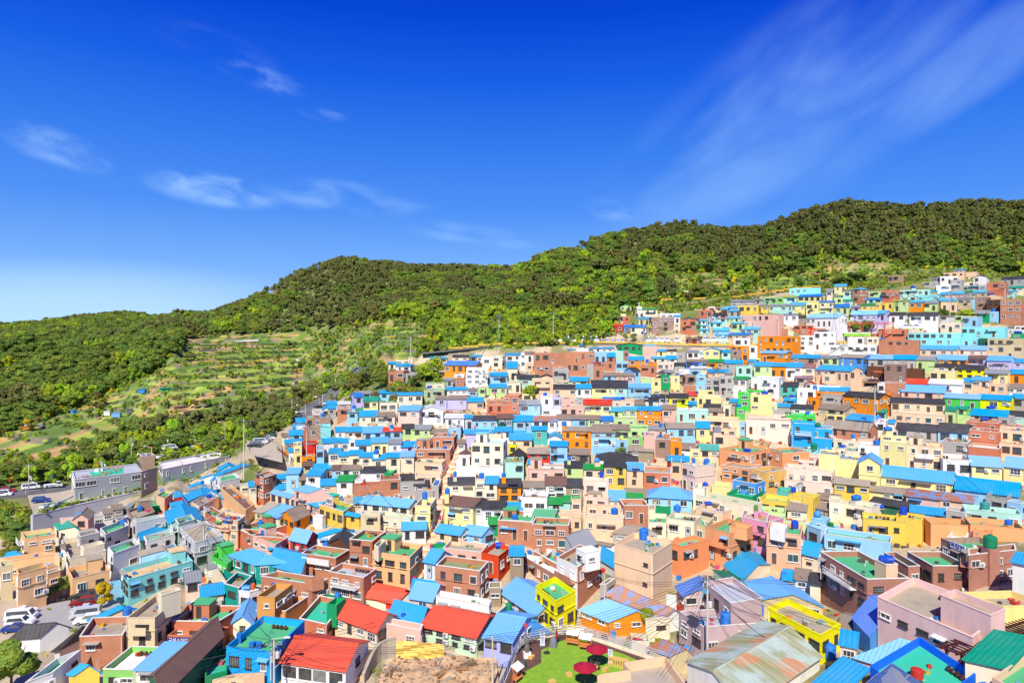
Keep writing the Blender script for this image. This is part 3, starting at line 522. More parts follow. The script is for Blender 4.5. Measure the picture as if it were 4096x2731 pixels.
HT = """
@ 2400 1000 3.92
320 885 170 60 lg eg 30
600 930 305 125 cr gg18 -80 cross
285 1000 125 115 cr fc -
355 1040 115 85 rb fr -
605 1080 190 95 ly gs28
820 1050 335 215 mv fy -60 n3
940 995 320 60 w fw 0
1160 1040 100 110 w gs20
1160 1140 100 75 cr fs12 0
1265 1098 242 178 rb fo 0 TG
1548 940 212 120 rb fr 50
1700 885 110 90 lp fp 0 T
1315 1095 230 50 gy gu30
155 1190 215 85 rd go30
375 1205 100 75 bl gn30 0 T
478 1212 250 80 cr gn35
735 1215 230 60 tn gl35
1500 1110 170 50 w gs30
1700 1055 130 60 lb es30
1835 1075 160 50 mi gp20
1905 935 95 70 or gs35
2000 960 150 85 gy gs15 50
1780 1020 200 50 gy gk28
1700 1145 210 55 mi gs22
1510 1160 70 75 gr fw
1560 1255 150 45 mi gs30
1580 1185 110 40 w gs15
1775 1265 250 45 lb gs48
2060 1155 150 60 lg gs25 60
2015 1070 180 55 lg gs30
2160 880 180 95 ye fw 0
2050 820 140 65 gy fc
2190 1245 160 45 mi gs40
1800 1335 200 40 mi gs30
2000 1340 300 45 lp gn30 60
1420 1330 300 60 bg fc 0
265 1500 410 70 gr ek50
0 1545 205 25 lb gs40
670 1515 200 50 pk gs20
1050 1370 190 40 bg fc
1360 1400 240 70 dr gu30
1050 645 430 45 w fw 30
@ 2900 1000 3.92
100 810 360 60 gy gy25 0
460 790 140 50 gy gy15
605 745 310 90 g2 fg 0
915 745 210 85 mi gl30
1140 735 370 75 ly gn35 60
1010 600 490 110 aq fw 0 wave n1
1715 570 190 95 ly gs35 0
1995 620 120 180 br hs25 100 n3
1850 800 150 40 mi gt25
2220 780 140 50 mi gn30
205 870 320 100 ye fy 20
560 880 130 85 ye gy25
690 880 370 75 mi gy30
1025 868 250 90 ly gs45
1270 835 200 180 ly fy 0
1480 820 230 190 ly gn20
1600 900 340 100 lg gn50 
1460 950 140 60 lg fc
0 910 200 40 gy gs20
240 1020 560 90 pk fp 100 n1
300 1115 550 85 pk fp 60 n1
900 1020 250 120 w gy20
1270 1065 500 130 w gs60 100 n1
1880 1040 120 60 w gk20
1985 1015 400 100 lv gs60 0 n1
2130 870 220 80 ye gg30 0 
1980 900 150 60 gy gy30
100 1150 200 100 lg gs25 0 T
235 1240 300 70 mi gs45 60
510 1210 125 130 cr fc 0 pl
635 1235 350 110 br fb 0 n1
1180 1230 560 110 br fb 0 n1
30 1330 330 60 pe gn30 80
135 1385 260 110 w fk 0 bx
515 1350 530 150 or fo 110 n1
515 1505 530 120 or fo 0 n1
1160 1340 240 230 w fw 0 TB n3
1400 1280 340 280 w fw 0 n2 fig
80 1500 300 70 or fo 0
1080 1180 310 60 rb fr 0
@ 3496 1000 3.92
115 640 270 160 rb fo 0 n1 TG
385 630 490 100 mi fc 0 n1 
0 780 120 40 mi gn30
525 735 150 50 mi ew20
685 710 340 90 aq fw 0 n1
1030 700 370 45 pk gs40
1400 655 130 60 gy gg20 
1530 670 230 60 bg gs30
1385 560 375 90 gy fy 0
975 555 225 100 w fw -25
1040 415 280 115 w fc -140
1200 470 180 170 gy fc 0
1395 505 180 60 cr fc
1095 360 320 50 pe fc
1410 350 200 50 pe fc
1240 310 180 40 gy ps20
1560 430 210 70 w ek30
215 400 250 100 rs fc 0
780 500 220 50 gy fc
1765 515 300 165 rb fo 0 n1
2000 460 350 90 gy gk40 0
2065 600 280 40 cr gt30
2070 650 130 60 mi gs20
1760 725 220 60 pe fc 0 T
1580 740 175 190 mv fu 0 n1
1765 780 215 220 dk fw
1980 780 330 330 br fw 0 n3
2305 780 90 320 rd fr 0 T
0 830 300 110 ye fr20 0 TB
300 805 240 150 lg gl15
535 825 235 140 or gs30
770 840 230 110 lg gy40 
1050 800 255 145 pe gs45 -90 n1
1310 770 215 150 bg gy25 
1520 770 60 150 lb fb
690 710 10 10 aq fw
235 1020 250 110 w gk40 0 T
555 1030 450 110 w gk50 0 n1
500 1010 100 40 w gk30
0 1000 170 100 lv gs50 60
1540 1000 260 60 gr gy50
1790 965 165 120 lb fb 0 T n1
70 1240 450 160 rb fr 0 fl n1
75 1410 635 170 br fw 0 bal n1
530 1300 840 80 aq fw 0 n1
715 1380 650 120 aq fw 0
1370 1210 685 150 aq fp 0 heart n1
1370 1370 300 140 aq fw 0
1640 1385 140 160 dg fc
1780 1385 560 180 bg fy 0 n1
2200 1190 200 60 w fc
2150 1310 200 60 gr fc 0 T
720 1550 590 40 lb gb50
1310 1560 450 40 lb gb60
@ 1500 1340 3.92
325 485 230 80 w gb12 60
210 565 240 150 br fb 90 n1
480 600 200 100 gy fc -60 T
1090 470 490 115 or gn62 110 wb
1430 520 335 250 w fw 0 n3
1240 610 160 55 w fw 0
1230 690 170 85 br fw
1825 330 170 165 cr fa 70 n1 tall
1805 640 270 130 lb gb50 0
1795 820 270 100 lg gb50 0
1610 825 180 90 lg fw
765 860 320 140 sg fa 60 n1 TG
950 1000 175 110 lv gc20 0
1135 1000 300 110 lv gc50 60
1450 1045 250 120 pe gb65 0
2030 940 225 150 rb fc 60
1750 1040 280 50 br fc 0 n1 bal
1755 1090 500 110 rb fr 0 n1
360 1180 330 250 lp gb75 110 T
310 1260 30 60 w fw
40 1270 270 130 cr gc60 0
0 1240 60 40 w gb30
700 1180 370 190 w ew70 0
1095 1300 300 170 w gw60 20
1530 1335 380 140 lb gk65 0
1915 1305 260 175 dg gu65 0
2170 1345 190 140 lb gb85 0
2265 1080 90 120 lb gy60 0
2230 680 130 120 mi gk60 0
120 1530 290 40 lb go50
0 1530 130 40 w gb85 0
425 1460 180 110 lg gk60 0
595 1480 270 90 lg gy70 60
870 1535 270 40 ly gc50 0 T
1150 1450 190 120 lb fc 40 T
1410 1540 340 30 w gb60 0
1750 1560 130 20 w gb70
1880 1500 250 70 w gb10 0
2130 1565 220 20 w gb30 0
2280 390 80 110 w fw
@ 2080 1360 3.92
0 610 290 130 mi gk60 0
190 620 330 240 pe fc 0 TG
300 590 230 20 pe ek50
510 455 255 170 gy fw 0 n1
560 625 210 75 bg fc 0
770 640 290 60 lg gb60 30
760 150 540 30 w gb60 -60
1070 130 400 50 w gb30 0
885 125 190 60 w fw 0 T nw
210 205 490 180 br fb 0 n1
225 385 490 130 br fb 0 n1
710 190 460 170 br fb 0 n1
720 360 420 145 br fb 0 n1 stilt
320 155 140 50 pe fw
90 370 110 90 pe fc
1170 190 190 160 lb fw 0 n1
1360 260 130 90 br gb60
1430 175 190 140 mi fa 0 nw
1620 170 90 160 mv fy
1315 345 180 90 br fb
1120 350 155 60 dr fr
1145 410 165 165 br fr 0 n1
1500 340 200 110 lb fc
1050 375 100 190 gy fc nw
1925 95 230 120 pk fs 0 n1
1705 310 240 90 or gb50 0
2060 290 240 60 cr gs30 0
2150 350 210 120 lp fp 0 n1
1990 360 160 40 or fr 0 T
1890 410 250 110 br fc 0 n1
1320 560 170 70 lb gc50
1490 560 155 70 pk gc40
1640 560 150 110 pk gc30
1795 490 90 170 lb gk60 -160
2060 620 150 140 ly fc 0 n1 solar
1900 600 160 120 lg fc 0 nw
2210 560 140 180 gr fy 0 n1
525 760 355 100 pe gk60 0
880 755 235 125 w gb60 0
1115 745 370 130 ly gk115 0
1485 745 200 120 mi gk110 0
1690 745 360 115 lb gb65 0
2050 770 160 60 ly fc
2150 905 180 80 w gk50 -110 T
0 1010 320 120 lb gy70 0
320 890 195 180 w fw 0 T
515 895 120 170 lv fw 0
640 920 230 100 pk ft 0
870 930 130 100 gy ft 0
340 1075 300 100 w fw 0
640 1050 370 120 pk fp 0
1000 1010 430 130 ly go80 0
1300 940 330 30 bl gn40 0 nw
1450 950 340 90 pe fp 0 T
1960 950 210 90 cr gk50 0 T
1790 1010 170 30 mi gc60
1410 1115 200 90 lg gs60 -60
1600 1090 230 90 lg gs40 0 T
1475 1230 360 110 lg fp 0 n1
1800 1095 190 90 or gb40 0 T
1990 1100 230 90 or gb60 -30
1835 1215 390 110 or fo 0 n1
2230 1080 120 220 pk gc60 0
0 1265 190 130 lb gb80 0
190 1265 385 120 w gm70 0 T
580 1240 220 120 w gc70 0 TT
800 1240 240 120 lb gc60 0
1040 1240 210 90 lg gc60 0
1250 1265 215 60 w gn70 -30
430 1540 230 30 w eb50 0
185 1410 240 160 te gb20 0 n1
0 1560 180 20 w gb90 0
670 1420 440 150 or gc60 0 n1
1190 1380 270 60 lb gc50 -70
1120 1440 350 130 lb gc 0
1460 1400 260 170 lg gc75 -30
1725 1375 280 190 lg fg 0
2005 1400 280 90 pk gy50 0 T
1930 1480 320 90 pk fp 0
2240 1470 110 100 mv fp 0
@ 2660 1380 3.92
605 80 250 150 ly eb30 30
20 215 170 60 w gb50 0
1030 70 170 110 mv fo 0 n1
1200 30 115 215 or fo 0
1315 10 135 180 w fk 0
1505 125 380 140 or gb35 90
1890 200 330 80 mv gb50 0 T
2220 205 130 80 mv gb50
530 170 90 50 w fw
330 260 340 90 bl gc35 0
670 265 250 120 or gg40 0
910 285 310 100 gy gb50 0
1110 330 260 130 mi fw 0
1395 325 280 160 lg gb60 0
1650 330 240 160 or gb50 0
1890 340 260 160 w gb60 0
2150 350 200 150 cr gm50 0
405 365 330 30 cr gw40 0 nw
220 390 165 80 w fw 0 nw
390 385 170 90 lb fs 0
670 425 320 60 pe gb45 0
150 320 160 40 gy gk40
0 270 140 110 lp fp 0
0 430 140 40 w gy40
320 480 165 140 mv fp -140 n1 T
300 625 185 95 br fc 0 nw
90 480 140 170 ly fy 0
490 470 150 140 lb fa 0 n1
480 610 150 80 lb fa 0
640 520 210 200 gy fc 60 n2
850 490 220 290 gy fc 0 n2 Tn
1065 530 210 110 w gg30 80
1065 670 210 80 w fr
1350 500 440 200 w fw 70 sky
1560 660 200 120 w fw 0
1825 640 260 120 te gk60 0
2070 690 290 190 w fc 0 n1 T
2200 610 150 60 gy eo50
2050 520 270 60 gy gm40 -20
70 820 290 130 by gk60 0
360 790 140 130 ye go60 0 T
0 820 90 120 w gk40
510 700 260 60 ly fc
500 810 380 120 ly fw 0 n1
0 1000 170 200 pk gc60 0
180 1020 500 170 mi fw 0 n1
320 930 170 60 mi gb10 0
690 1040 230 60 pe gc50
610 970 260 40 gy gk70 0
1145 760 190 200 g1 f1 0 n2
1290 700 280 60 g1 f1 0 T
1340 770 330 150 ly fy 0 n1
1340 920 420 80 ly fy 0
1120 985 130 100 g1 f1 0 T
1020 890 120 130 gy gb40
480 1150 690 150 pe fg 0 n1 lowp
640 1300 480 130 pe fp 0
760 1400 340 160 pe fr 0
490 1295 210 150 ly gb100 0
30 1300 440 180 lb gc80 -60
1270 1160 700 230 lp fp 0 n1
1340 1240 560 150 lp fp 0 
1680 1080 260 90 lp fp 0 
1700 1010 300 60 gy fc 0 solar
1750 960 330 40 gy gb40 0
1980 990 340 80 w gk60 0 T
2240 820 110 120 or fo 0
1890 1100 460 150 g1 ft 0 T
1985 1230 365 340 b2 fa 0 n2
0 1390 80 160 br fc
0 1200 40 180 br fc
80 1500 140 70 or fo
@ 3240 1380 3.92
590 0 450 160 w fw 0 slit
300 0 290 160 w fw 0 n1
1085 0 630 160 br fb 0 nw
1725 65 580 100 pe gb55 0
0 205 160 90 pk gb50 0
190 205 260 100 lg gy40 0
455 190 380 130 bl gc45 80 n1
910 215 380 150 gy gb60 0
1305 220 350 150 gy gb65 0
1665 230 285 140 lg gy55 0
90 380 540 140 pe gb70 180 T
190 450 440 150 pe fp 0
1165 290 330 290 db fg 0 n2 TG
1165 590 320 180 br fc 0
1500 375 270 145 dk fu 0 nw
890 330 270 120 dk fu 0 nw
1500 600 340 60 w go75 0 nw
0 620 470 50 w fc 0
155 710 460 30 w gb60 0 T
80 730 440 60 or fo 0
190 790 310 140 gy fu 0 
0 830 150 120 or fo 40
520 790 570 200 or gk70 100 n1
130 990 430 60 bg gc70 110
260 1080 290 80 ly fc 0
1180 780 80 160 or fo
555 1155 430 60 lv gb90 120 n1
190 1280 720 130 br gc120 100
350 1310 550 130 pe fc 0
370 1480 380 90 cr fw 0 pl
750 1460 250 110 pe fc
0 1300 345 268 b2 fa 0 n1 TT
1060 1050 130 100 mi gt30
1000 1190 190 190 w fw 0
@ 3496 1380 3.92
1320 70 440 90 lp gb55 0
1780 0 560 210 bg fy 0 n1
950 225 500 80 or gb70 0
1470 210 280 110 lv gu45 0
1770 240 380 150 lv gb70 0
2150 265 200 120 lv gb50 0
865 335 390 60 cr gk45 0
880 410 400 120 ly fc 0 n1
1280 375 445 60 by gk65 0
1280 430 440 80 by fy 0
1735 440 360 140 ly gy60 0
2115 445 240 140 or gb65 0
860 600 520 120 w gw70 0 n1
1380 575 180 150 pe gb60 0
1530 550 270 190 pe gb55 0
1790 610 280 120 pe fp 0
2070 660 280 80 w gc60 0
430 720 680 100 pk gb100 0
270 890 840 160 pe gk70 -50
310 1060 800 160 pe fp 0 n1
1100 820 550 170 g1 gb70 0 n1 T
1610 840 530 160 by gb75 0 n1 TT
2150 830 210 180 gy gb70 0
1120 1020 160 190 lg gt60 0
1280 1000 170 80 lg gt30
1280 1090 230 60 lg fg 0 T
1510 1090 570 60 gy gb100 0
2040 1090 320 50 mi gk70 0
350 1310 630 170 gy gk100 0
1000 1340 470 200 lb gk130 0
1440 1190 500 130 rb fc 0 T
1480 1330 480 240 rb fr 0
1950 1130 180 120 gy fy 0
1970 1260 380 60 pe fp 0
1970 1320 380 250 pe fp 0 n1
100 1400 400 100 ly fc 0 T
110 1500 400 60 ly fw 0
520 1500 550 60 pe fp 0
790 1410 240 90 pe gc40 0
1220 1530 250 40 w fy 0
@ 1100 1560 3.92
1255 60 250 60 lb gy30 0
1250 110 130 150 lv gn60 -60
1385 170 230 170 ly gt60 30 T
1135 350 160 130 lb gy50 40 T
1300 330 150 60 gr gg40
990 225 190 60 w gw40 0
975 290 200 130 br fc 0
825 290 130 100 gy gb40 0
800 230 180 60 lv gb50 0 T
750 310 100 80 w eb40 0
480 440 390 160 mv fa 0 T
520 600 300 130 mv fm 0 n1
715 580 160 140 aq fa 0 nw
325 510 150 80 pk gb70 0
280 600 150 70 lv gb50 0
340 620 130 60 w gw50 0
225 710 200 60 lb gb80 0
155 840 270 120 or gb60 0
440 620 80 120 rb fr 0
295 870 125 280 ly fc 0 n2 tall
420 860 240 180 rd fr 0 nw
420 1050 210 110 or fo 0
215 970 80 100 w gb50 0
1325 410 280 120 cr gb85 0
750 830 280 110 w gb70 -20
950 650 150 110 w gb70 0
1105 655 270 110 pe gb70 0
1380 670 320 110 lb gb90 0
1040 820 130 140 w gb60 0
1160 780 110 160 w fw 0
1265 860 240 130 w gb75 0
1515 825 260 180 ly gb80 0 T
1780 840 200 150 w gy70 20
1980 890 230 100 lv gb80 0
1695 650 290 110 lb go50 20
840 985 160 190 cr gb70 60
1000 1035 160 150 cr gb65 0
1160 1010 200 200 cr gb60 40
1325 1045 200 170 cr gb65 60
1525 1090 210 130 cr gb70 0
1740 1055 220 190 cr gb65 0
1970 1045 210 200 cr gb80 0
430 1190 170 60 bg gu50 30
590 1240 310 40 br gb80 40
895 1250 170 100 lb gu70 40
1050 1250 280 100 w gc60 40 T
1375 1290 330 120 w gk90 60
175 1310 200 230 lb gb90 80
380 1410 110 130 bg gc90 0
490 1335 220 170 w gb90 160 n1
965 1430 250 130 w gg95 100
720 1500 240 70 pe gb100 0
1250 1410 130 90 w fw 100
1225 1500 420 70 br fr 0 
1645 1410 310 160 br fr 0 T
1710 1300 130 90 gr fg 100 nw
1960 1400 400 30 gy gk40 0
1960 1440 390 130 gy fc 0 
2180 930 170 180 br fr 0 
2210 830 140 80 or fo
0 1560 190 10 w gb50
@ 1660 1720 3.92
785 60 340 130 lv gb65 0
1120 70 130 50 ly gb70 0
1255 20 260 100 w gb20 0
885 195 500 400 cr fa60 80 n2 tall cream3
1155 60 200 110 cr fc 20 nw
640 490 190 90 w fw20 30
640 580 740 120 w fw 0 nw
705 430 180 110 dk eu60 0
1480 150 350 140 pe gb100 0
1480 230 110 110 by fy 0
260 105 350 190 br fc 70 n1
15 205 190 90 or fo 20
0 300 550 180 br fc 60 n1 T
0 500 420 210 pe fg50 120 n1
300 430 70 100 pe fp 70
0 710 400 130 pe fp 0 n1
1430 440 250 80 dk ek110 80
1405 505 300 240 mi fm 0 n1
1770 365 340 100 rd gc90 0
1780 530 180 60 w gb60 0
1770 560 570 60 w fc40 0 pl nw
1770 620 570 150 pk fp 0 n1
520 845 420 170 cr gk100 0
945 770 150 300 cr fc 0 T n2
1095 830 200 240 cr gb110 40 T n2
1300 880 360 220 or gk120 0 n2
1665 890 370 70 w gc90 0 T
2045 850 310 200 w gu110 0 n2
470 1150 440 230 ly gu130 0 n2 y50
960 1100 130 40 w gk40
920 1200 130 200 w gk60 0 n1
1055 1230 350 200 w gk110 30 n1
1400 1250 290 50 mi gb120 0 nw
1670 1050 400 210 w fc90 50 n1
2000 970 110 80 w fc 0
2090 1150 250 80 mi gg80 0
1700 1280 150 150 w fw20 0 
1300 1400 530 170 br fg110 0 T y30 n1
1850 1340 330 220 br gg10 90
1840 1330 350 200 br fg100 100
1160 1470 150 80 gr gg90 0
270 870 100 170 gy fc 50 T
0 950 290 130 gy fc 0
0 1180 240 390 ly fc120 110 n3 TT pl
-10 860 210 80 gy gk90 30
@ 2180 1740 3.92
80 170 270 240 lb gb75 0 n2
370 300 330 110 tn gc90 0 TT
725 30 370 170 lb fc 0
290 60 430 130 or fo 0 n1
750 180 350 60 lb fm 0 nw
1110 80 190 100 lb fm
1320 20 220 140 g2 fg
1310 245 390 80 tn gc80 0 T
1730 60 235 220 mv fp 0 n1
1550 0 180 300 pk fp 0 nw
1965 100 180 220 or fo 0
2150 215 200 90 tn gc90 0
2070 250 280 80 w fc 0
800 375 650 40 w hk110 0 T
310 500 310 130 lg gk90 0
610 530 320 150 pe gg60 0 T
595 710 400 240 lp fg40 0 n1 
595 950 400 130 lp fc 0 n1 y40
930 490 340 290 ye hk90 0 n2 T
1280 540 260 240 pe gb110 0 n2
1540 530 440 60 pe ft100 0 nw lowp
1550 580 430 190 rb fc 0 n1
1935 400 320 80 dr gb80 0
1980 430 160 200 pe ft 0
10 770 320 180 w gu120 0
330 800 260 160 tn gk120 0
50 1070 230 100 mi gg90 0
290 1040 110 140 mi gg80 20
410 1000 160 200 pe fg 0
640 1080 580 170 pe fc 0
200 1220 370 120 pe fg20 0
620 1270 610 290 pe fc30 0 n1 y40
0 1260 150 120 br fg 40
420 1290 150 170 pe fp 0 
1000 1010 250 110 lp gb150 0
1250 960 350 50 gy gc130 0 nw
1620 960 680 150 lb hb160 0 rust n1
1230 1100 390 280 br fc90 -100 n1 T
1170 990 360 80 mi gg80 0 
1620 1160 110 180 cr fc 0
1730 1110 240 90 gr fg130 0 nw
1620 1360 290 200 cr fg 0 n1
1920 1300 430 260 cr ft90 0 T n1 y60
1060 1550 430 20 gy gc150 0 
1690 1560 210 20 pe fo 0
2150 440 200 390 lp fg70 0 n2 y50
@ 2760 1740 3.92
150 230 310 110 pe gt90 0 y10
0 210 160 140 ly fc
0 390 150 10 ly fg
120 490 300 240 pe fg110 0
460 210 460 240 pe2 fg110 210 n1 y70 T
500 470 430 200 pe2 fc 0 n2 y60
760 110 140 120 pe2 fg 30 nw
1080 150 140 100 pe2 fg 40 
1170 210 280 230 pe2 fg80 90 n1 y70
940 520 260 250 tan fc80 200 y60 n2
1100 350 110 130 tn fc20 70
1600 20 620 150 b2 fc 0 nw
1580 200 430 40 aq fc50 0 nw T
1570 310 430 110 pk fg40 0 T
1600 370 640 120 lp fc 0
1480 500 770 260 lp fc60 0 n1 y70 bigp
1480 700 770 200 lp fp 0 n1 y60
2020 290 330 380 ly fc 0 nw
665 700 370 200 bl fg90 100 y60
580 910 400 150 gr ft110 70 y60
50 820 180 260 cr ft70 80 nw T
60 920 920 240 cr fg60 80 n1 y190
340 790 310 100 ly fg60 0
1090 990 450 180 ye ft80 0 y60 n1
1360 870 190 160 te ft60 40 nw
1550 930 400 270 ye ft60 0 y60 n1
90 1120 420 190 pe fc90 80 y90 n1 T
500 1240 260 50 dr fr60 0 nw
250 1440 700 130 pe2 fg90 40 y30 n1
810 1270 390 280 pk2 fc110 40 y100 n1 T
1080 1180 420 120 lg fg70 0 pl
1530 1160 300 140 cr gc60 0
1250 1310 570 120 lg fc 0 nw
1255 1430 240 120 w fw60 30
1500 1500 270 60 pe fg100 0 T
1900 1300 230 140 lb fg50 0 T y40
1830 1440 520 110 lb fg80 0 n1 y60
2000 990 350 60 cr gc90 0 
2180 1010 170 220 cr fg60 0
1980 1140 200 80 tn gc60 0
2150 1340 200 20 ly fc 0
2260 730 100 200 ye gc60 0
@ 3300 1740 2.955
0 190 130 90 cr fc 0
130 150 110 80 cr fg 0 T
240 180 150 130 cr fg 0
390 110 260 200 w fw40 0
655 70 310 290 ly fc20 0 n2 y30
965 110 430 290 pe fc40 0 n2 y30
1380 70 300 150 gy fc 0 
1395 280 340 170 w fc70 0 n1 y20
1690 130 360 100 rb fw 0
2060 90 290 130 pe fc 0
1735 350 360 120 ly gb110 0 y25
2110 360 250 110 ly gb120 0
400 320 250 330 ly eb80 0 n2
100 270 310 250 ly fc 0 nw
630 470 880 140 ly gb130 0 n1 y100 long
1540 630 750 80 lb gb160 0 y90 nw
110 560 410 170 ye gc60 0 y40
520 650 430 90 ly gc60 0 y50
960 710 390 150 pk gm90 0 y50
1350 750 400 110 pe gm90 0 y50
530 790 470 70 dg gk70 0 y80 nw
50 780 180 180 cr fg20 0
230 800 320 160 cr fg60 0 T y60
0 880 45 60 tn gc60
1010 900 420 90 mi gb80 0 y50
1130 1060 120 60 lb gb70 0
1430 880 300 130 gy fc40 0
1650 870 680 130 mi fc60 0 n1 y70
1760 740 200 80 lb fc50 0
2150 780 170 110 lb fc20 60 T
1900 720 240 110 gy fc 0
450 980 480 220 ye ft70 0 y50 n1
840 960 310 220 ye ft60 0 n1 T
1250 1040 480 150 pe2 fg70 0 y30 nw
1720 1050 640 100 pe2 fg90 0 nw y60 T
1750 1110 200 80 pe2 fp 0
-10 1160 790 200 lb fg80 0 y110 n1
1430 1220 400 60 w fw 0 nw sign1
1370 1220 310 230 mv fg140 0 y130 n1 sign2
@ 0 1740 2.94
q 848 425 880 525 1670 425 265 dg2 fy cool
q 1660 430 1680 425 1850 375 240 bw fw
q 1635 220 1668 250 1820 235 140 bw fc nw
q 1865 320 1915 400 2700 240 100 dg2 fw n1 slits2
q 705 975 720 1000 870 990 235 pk fp
q 865 985 1035 980 1105 905 250 pk ec T
q 635 1045 700 1115 870 1080 150 cr gt
q 725 1155 735 1215 925 1185 60 pe fg
q 245 1140 290 1215 650 1165 190 pe3 fg T n2
q 360 1185 365 1225 510 1210 60 sg fy
q 400 1370 420 1375 700 1380 40 pe ft T nw
q -60 1395 -10 1450 220 1400 50 lb hb nw
q 0 1445 120 1475 640 1400 170 pe3 fp n2
q 260 1480 300 1590 550 1560 60 pe3 fg n1 T
q 720 1235 820 1450 1245 1355 190 cr fc n2
q 910 1150 945 1195 1165 1145 140 gy fc n1 u22
q 945 1295 985 1330 1230 1270 70 cr fc nw u12
q 1180 1095 1240 1165 1510 1060 210 gy2 fg n2
q 1360 990 1380 1010 1500 960 200 w fg T
q 1500 890 1560 1000 1820 900 150 mv fc T n1
q 1555 995 1605 1025 1935 960 240 gy2 fg n1
q 1660 790 1680 855 1900 820 60 gr fg nw
q 1835 710 1935 745 2030 675 90 pe fg T nw
q 1460 850 1500 870 1690 720 50 gy2 py nw
q 1620 1195 1650 1240 1990 1110 60 w eb nw
q 1690 1190 1725 1250 2055 1160 140 w fg n1
q 1700 1140 1710 1230 1985 1120 60 gr fg nw
q 1270 1320 1330 1395 1640 1280 230 w fg n2
q 1480 1290 1490 1310 1640 1250 80 w fg 
q 1635 1370 1665 1420 1935 1350 150 lb gc n1
q 1925 1320 1960 1370 2085 1320 90 lb fc T
q 1450 1570 1480 1600 2100 1430 160 aq fp n1
q 2035 680 2060 740 2140 720 70 red gb
q 2150 710 2165 800 2380 700 80 lb gb
q 2000 800 2010 840 2155 810 60 te gb
q 1950 900 1990 1040 2180 940 110 mi gb nw
q 2060 985 2100 1045 2290 990 200 mi2 fg n2
q 2115 1020 2200 1100 2480 960 120 w fc n1
q 2160 640 2180 665 2340 630 50 ye gy
q 2220 600 2240 620 2350 570 40 mi gb
@ 700 1840 3.357
q 585 95 590 140 720 70 40 mi gb
q 520 190 545 225 920 80 90 w gb n1
q 330 240 350 250 510 200 50 w gb nw
q 190 355 200 370 330 330 50 ye gb nw
q 320 340 330 360 480 330 80 w fw T
q 550 225 615 290 870 235 200 w fg n2
q 480 270 500 290 550 240 60 w gb
q 1090 200 1190 240 1365 180 290 br2 fc n3 bigw
q 620 375 950 670 1070 590 150 pe3 fu fence nw
q 220 565 325 625 590 480 160 pe fc n2 T
q 120 600 150 660 360 600 90 lv gc
q 105 490 115 560 400 470 60 gy gb
q 405 680 550 770 640 710 150 rb fg n2
q 550 700 595 730 800 680 60 pe fg nw
q 550 760 840 820 945 740 290 pe fc n2 T
q 60 900 265 1110 650 1010 330 gy2 fc n2 bal
q 170 810 190 850 380 820 40 w fc
q 0 785 50 840 300 780 60 mi2 fg
q 830 915 1040 1015 1550 1050 140 rb fg80 nw
q 850 900 1030 1010 1500 870 150 rb fg n1 T
q 1040 1015 1350 1135 1550 1020 150 pk fg n1 T
q 1280 435 1550 505 1600 430 120 pe gb n1
q 1595 390 1790 440 1955 385 240 pk gb n2
q 1785 565 1930 620 2040 530 120 pk gb n1
q 1070 680 1190 700 1400 590 120 ye gc n1
q 1220 710 1390 770 1600 640 110 cr gb n1
q 1400 730 1600 815 1810 715 120 or Gc n1
q 1540 1055 1770 1105 1840 960 150 rd gb n1
q 1780 1030 1890 1050 2260 940 90 w gb n1
q 2060 1110 2340 1170 2420 1020 60 dk Gk nw
q 495 1290 700 1400 860 1250 130 g1 fg n1
q 720 1270 1095 1400 1350 1280 160 te2 Hb n1 bigw2
q 1260 1400 1690 1520 1760 1290 90 pe gb n1
q 1700 1245 2160 1310 2340 1200 200 br fg n2 T
q 1930 590 2260 690 2400 600 170 ye ft n1 T
q 2035 510 2110 530 2255 475 70 lb fw
q 1850 740 1980 760 2025 740 90 w fw nw
q 400 1420 440 1470 560 1440 80 cr gy
q 650 1480 980 1600 1100 1490 60 te2 fc 
q 100 1450 140 1490 230 1450 80 rb fc
@ 1300 1940 3.357
q 485 230 1130 290 1200 180 120 cr gb n1
q 480 380 740 390 760 350 180 bg fc n1
q 750 400 1150 460 1180 400 130 cr ft n1
q 285 385 460 415 480 320 90 ye gb n1
q 330 720 630 750 820 620 380 br fg n2 T
q 625 745 640 760 820 620 340 or fo nw
q 635 890 1140 965 1310 800 400 pe3 fg n2 bigw
q 660 800 720 830 815 740 70 cr fg nw u14
q 1485 610 1820 660 1880 540 110 pe gb n1
q 1840 630 2110 670 2190 550 120 lb gb n1 T
q 1390 910 1580 890 1620 770 60 gr fg nw
q 1330 1010 1480 1040 1590 880 220 w gb n1
q 1585 840 2100 900 2190 790 120 pk fc n1
q 2100 900 2330 960 2500 830 250 or2 fc n1 T
q 1490 1070 2080 1150 2195 1020 430 br fm n2 bigw
q 50 1155 520 1240 690 1120 330 br fy n2
q 540 1490 930 1570 1080 1400 60 rd gr nw
q 1140 1500 1450 1540 1490 1300 80 pk gb n1
q 0 1510 270 1560 280 1500 30 gr fg T
@ 1950 2020 3.357
q 145 200 600 230 640 90 250 br fg n1 T
q 605 140 890 165 940 80 90 br gg n1
q 600 250 1090 270 1120 180 330 br fg n2
q 955 430 1180 620 1465 510 150 gy2 Gy nw
q 1680 370 1900 390 2090 290 90 gy gc
q 1320 480 1670 540 1690 440 100 w gc n1
q 930 700 1210 830 1515 640 480 br fc n2 whiteleft
q 1190 580 1310 640 1515 600 150 w fw n1 u20
q 480 680 930 940 1060 850 190 br fw n1
q 760 700 930 790 1080 650 120 br ft n1
q 480 650 700 690 930 600 50 w fp nw
q 650 1085 920 1290 1180 1150 420 by fg n2 smile
q 180 1160 650 1480 870 1270 120 cr gb n1
q 1255 1400 1640 1560 1990 1420 100 or gs n1
q 1560 1220 2300 1560 2500 1400 60 w gm n1 
q 1705 510 2220 660 2480 500 620 pe4 fc n1 tall slots
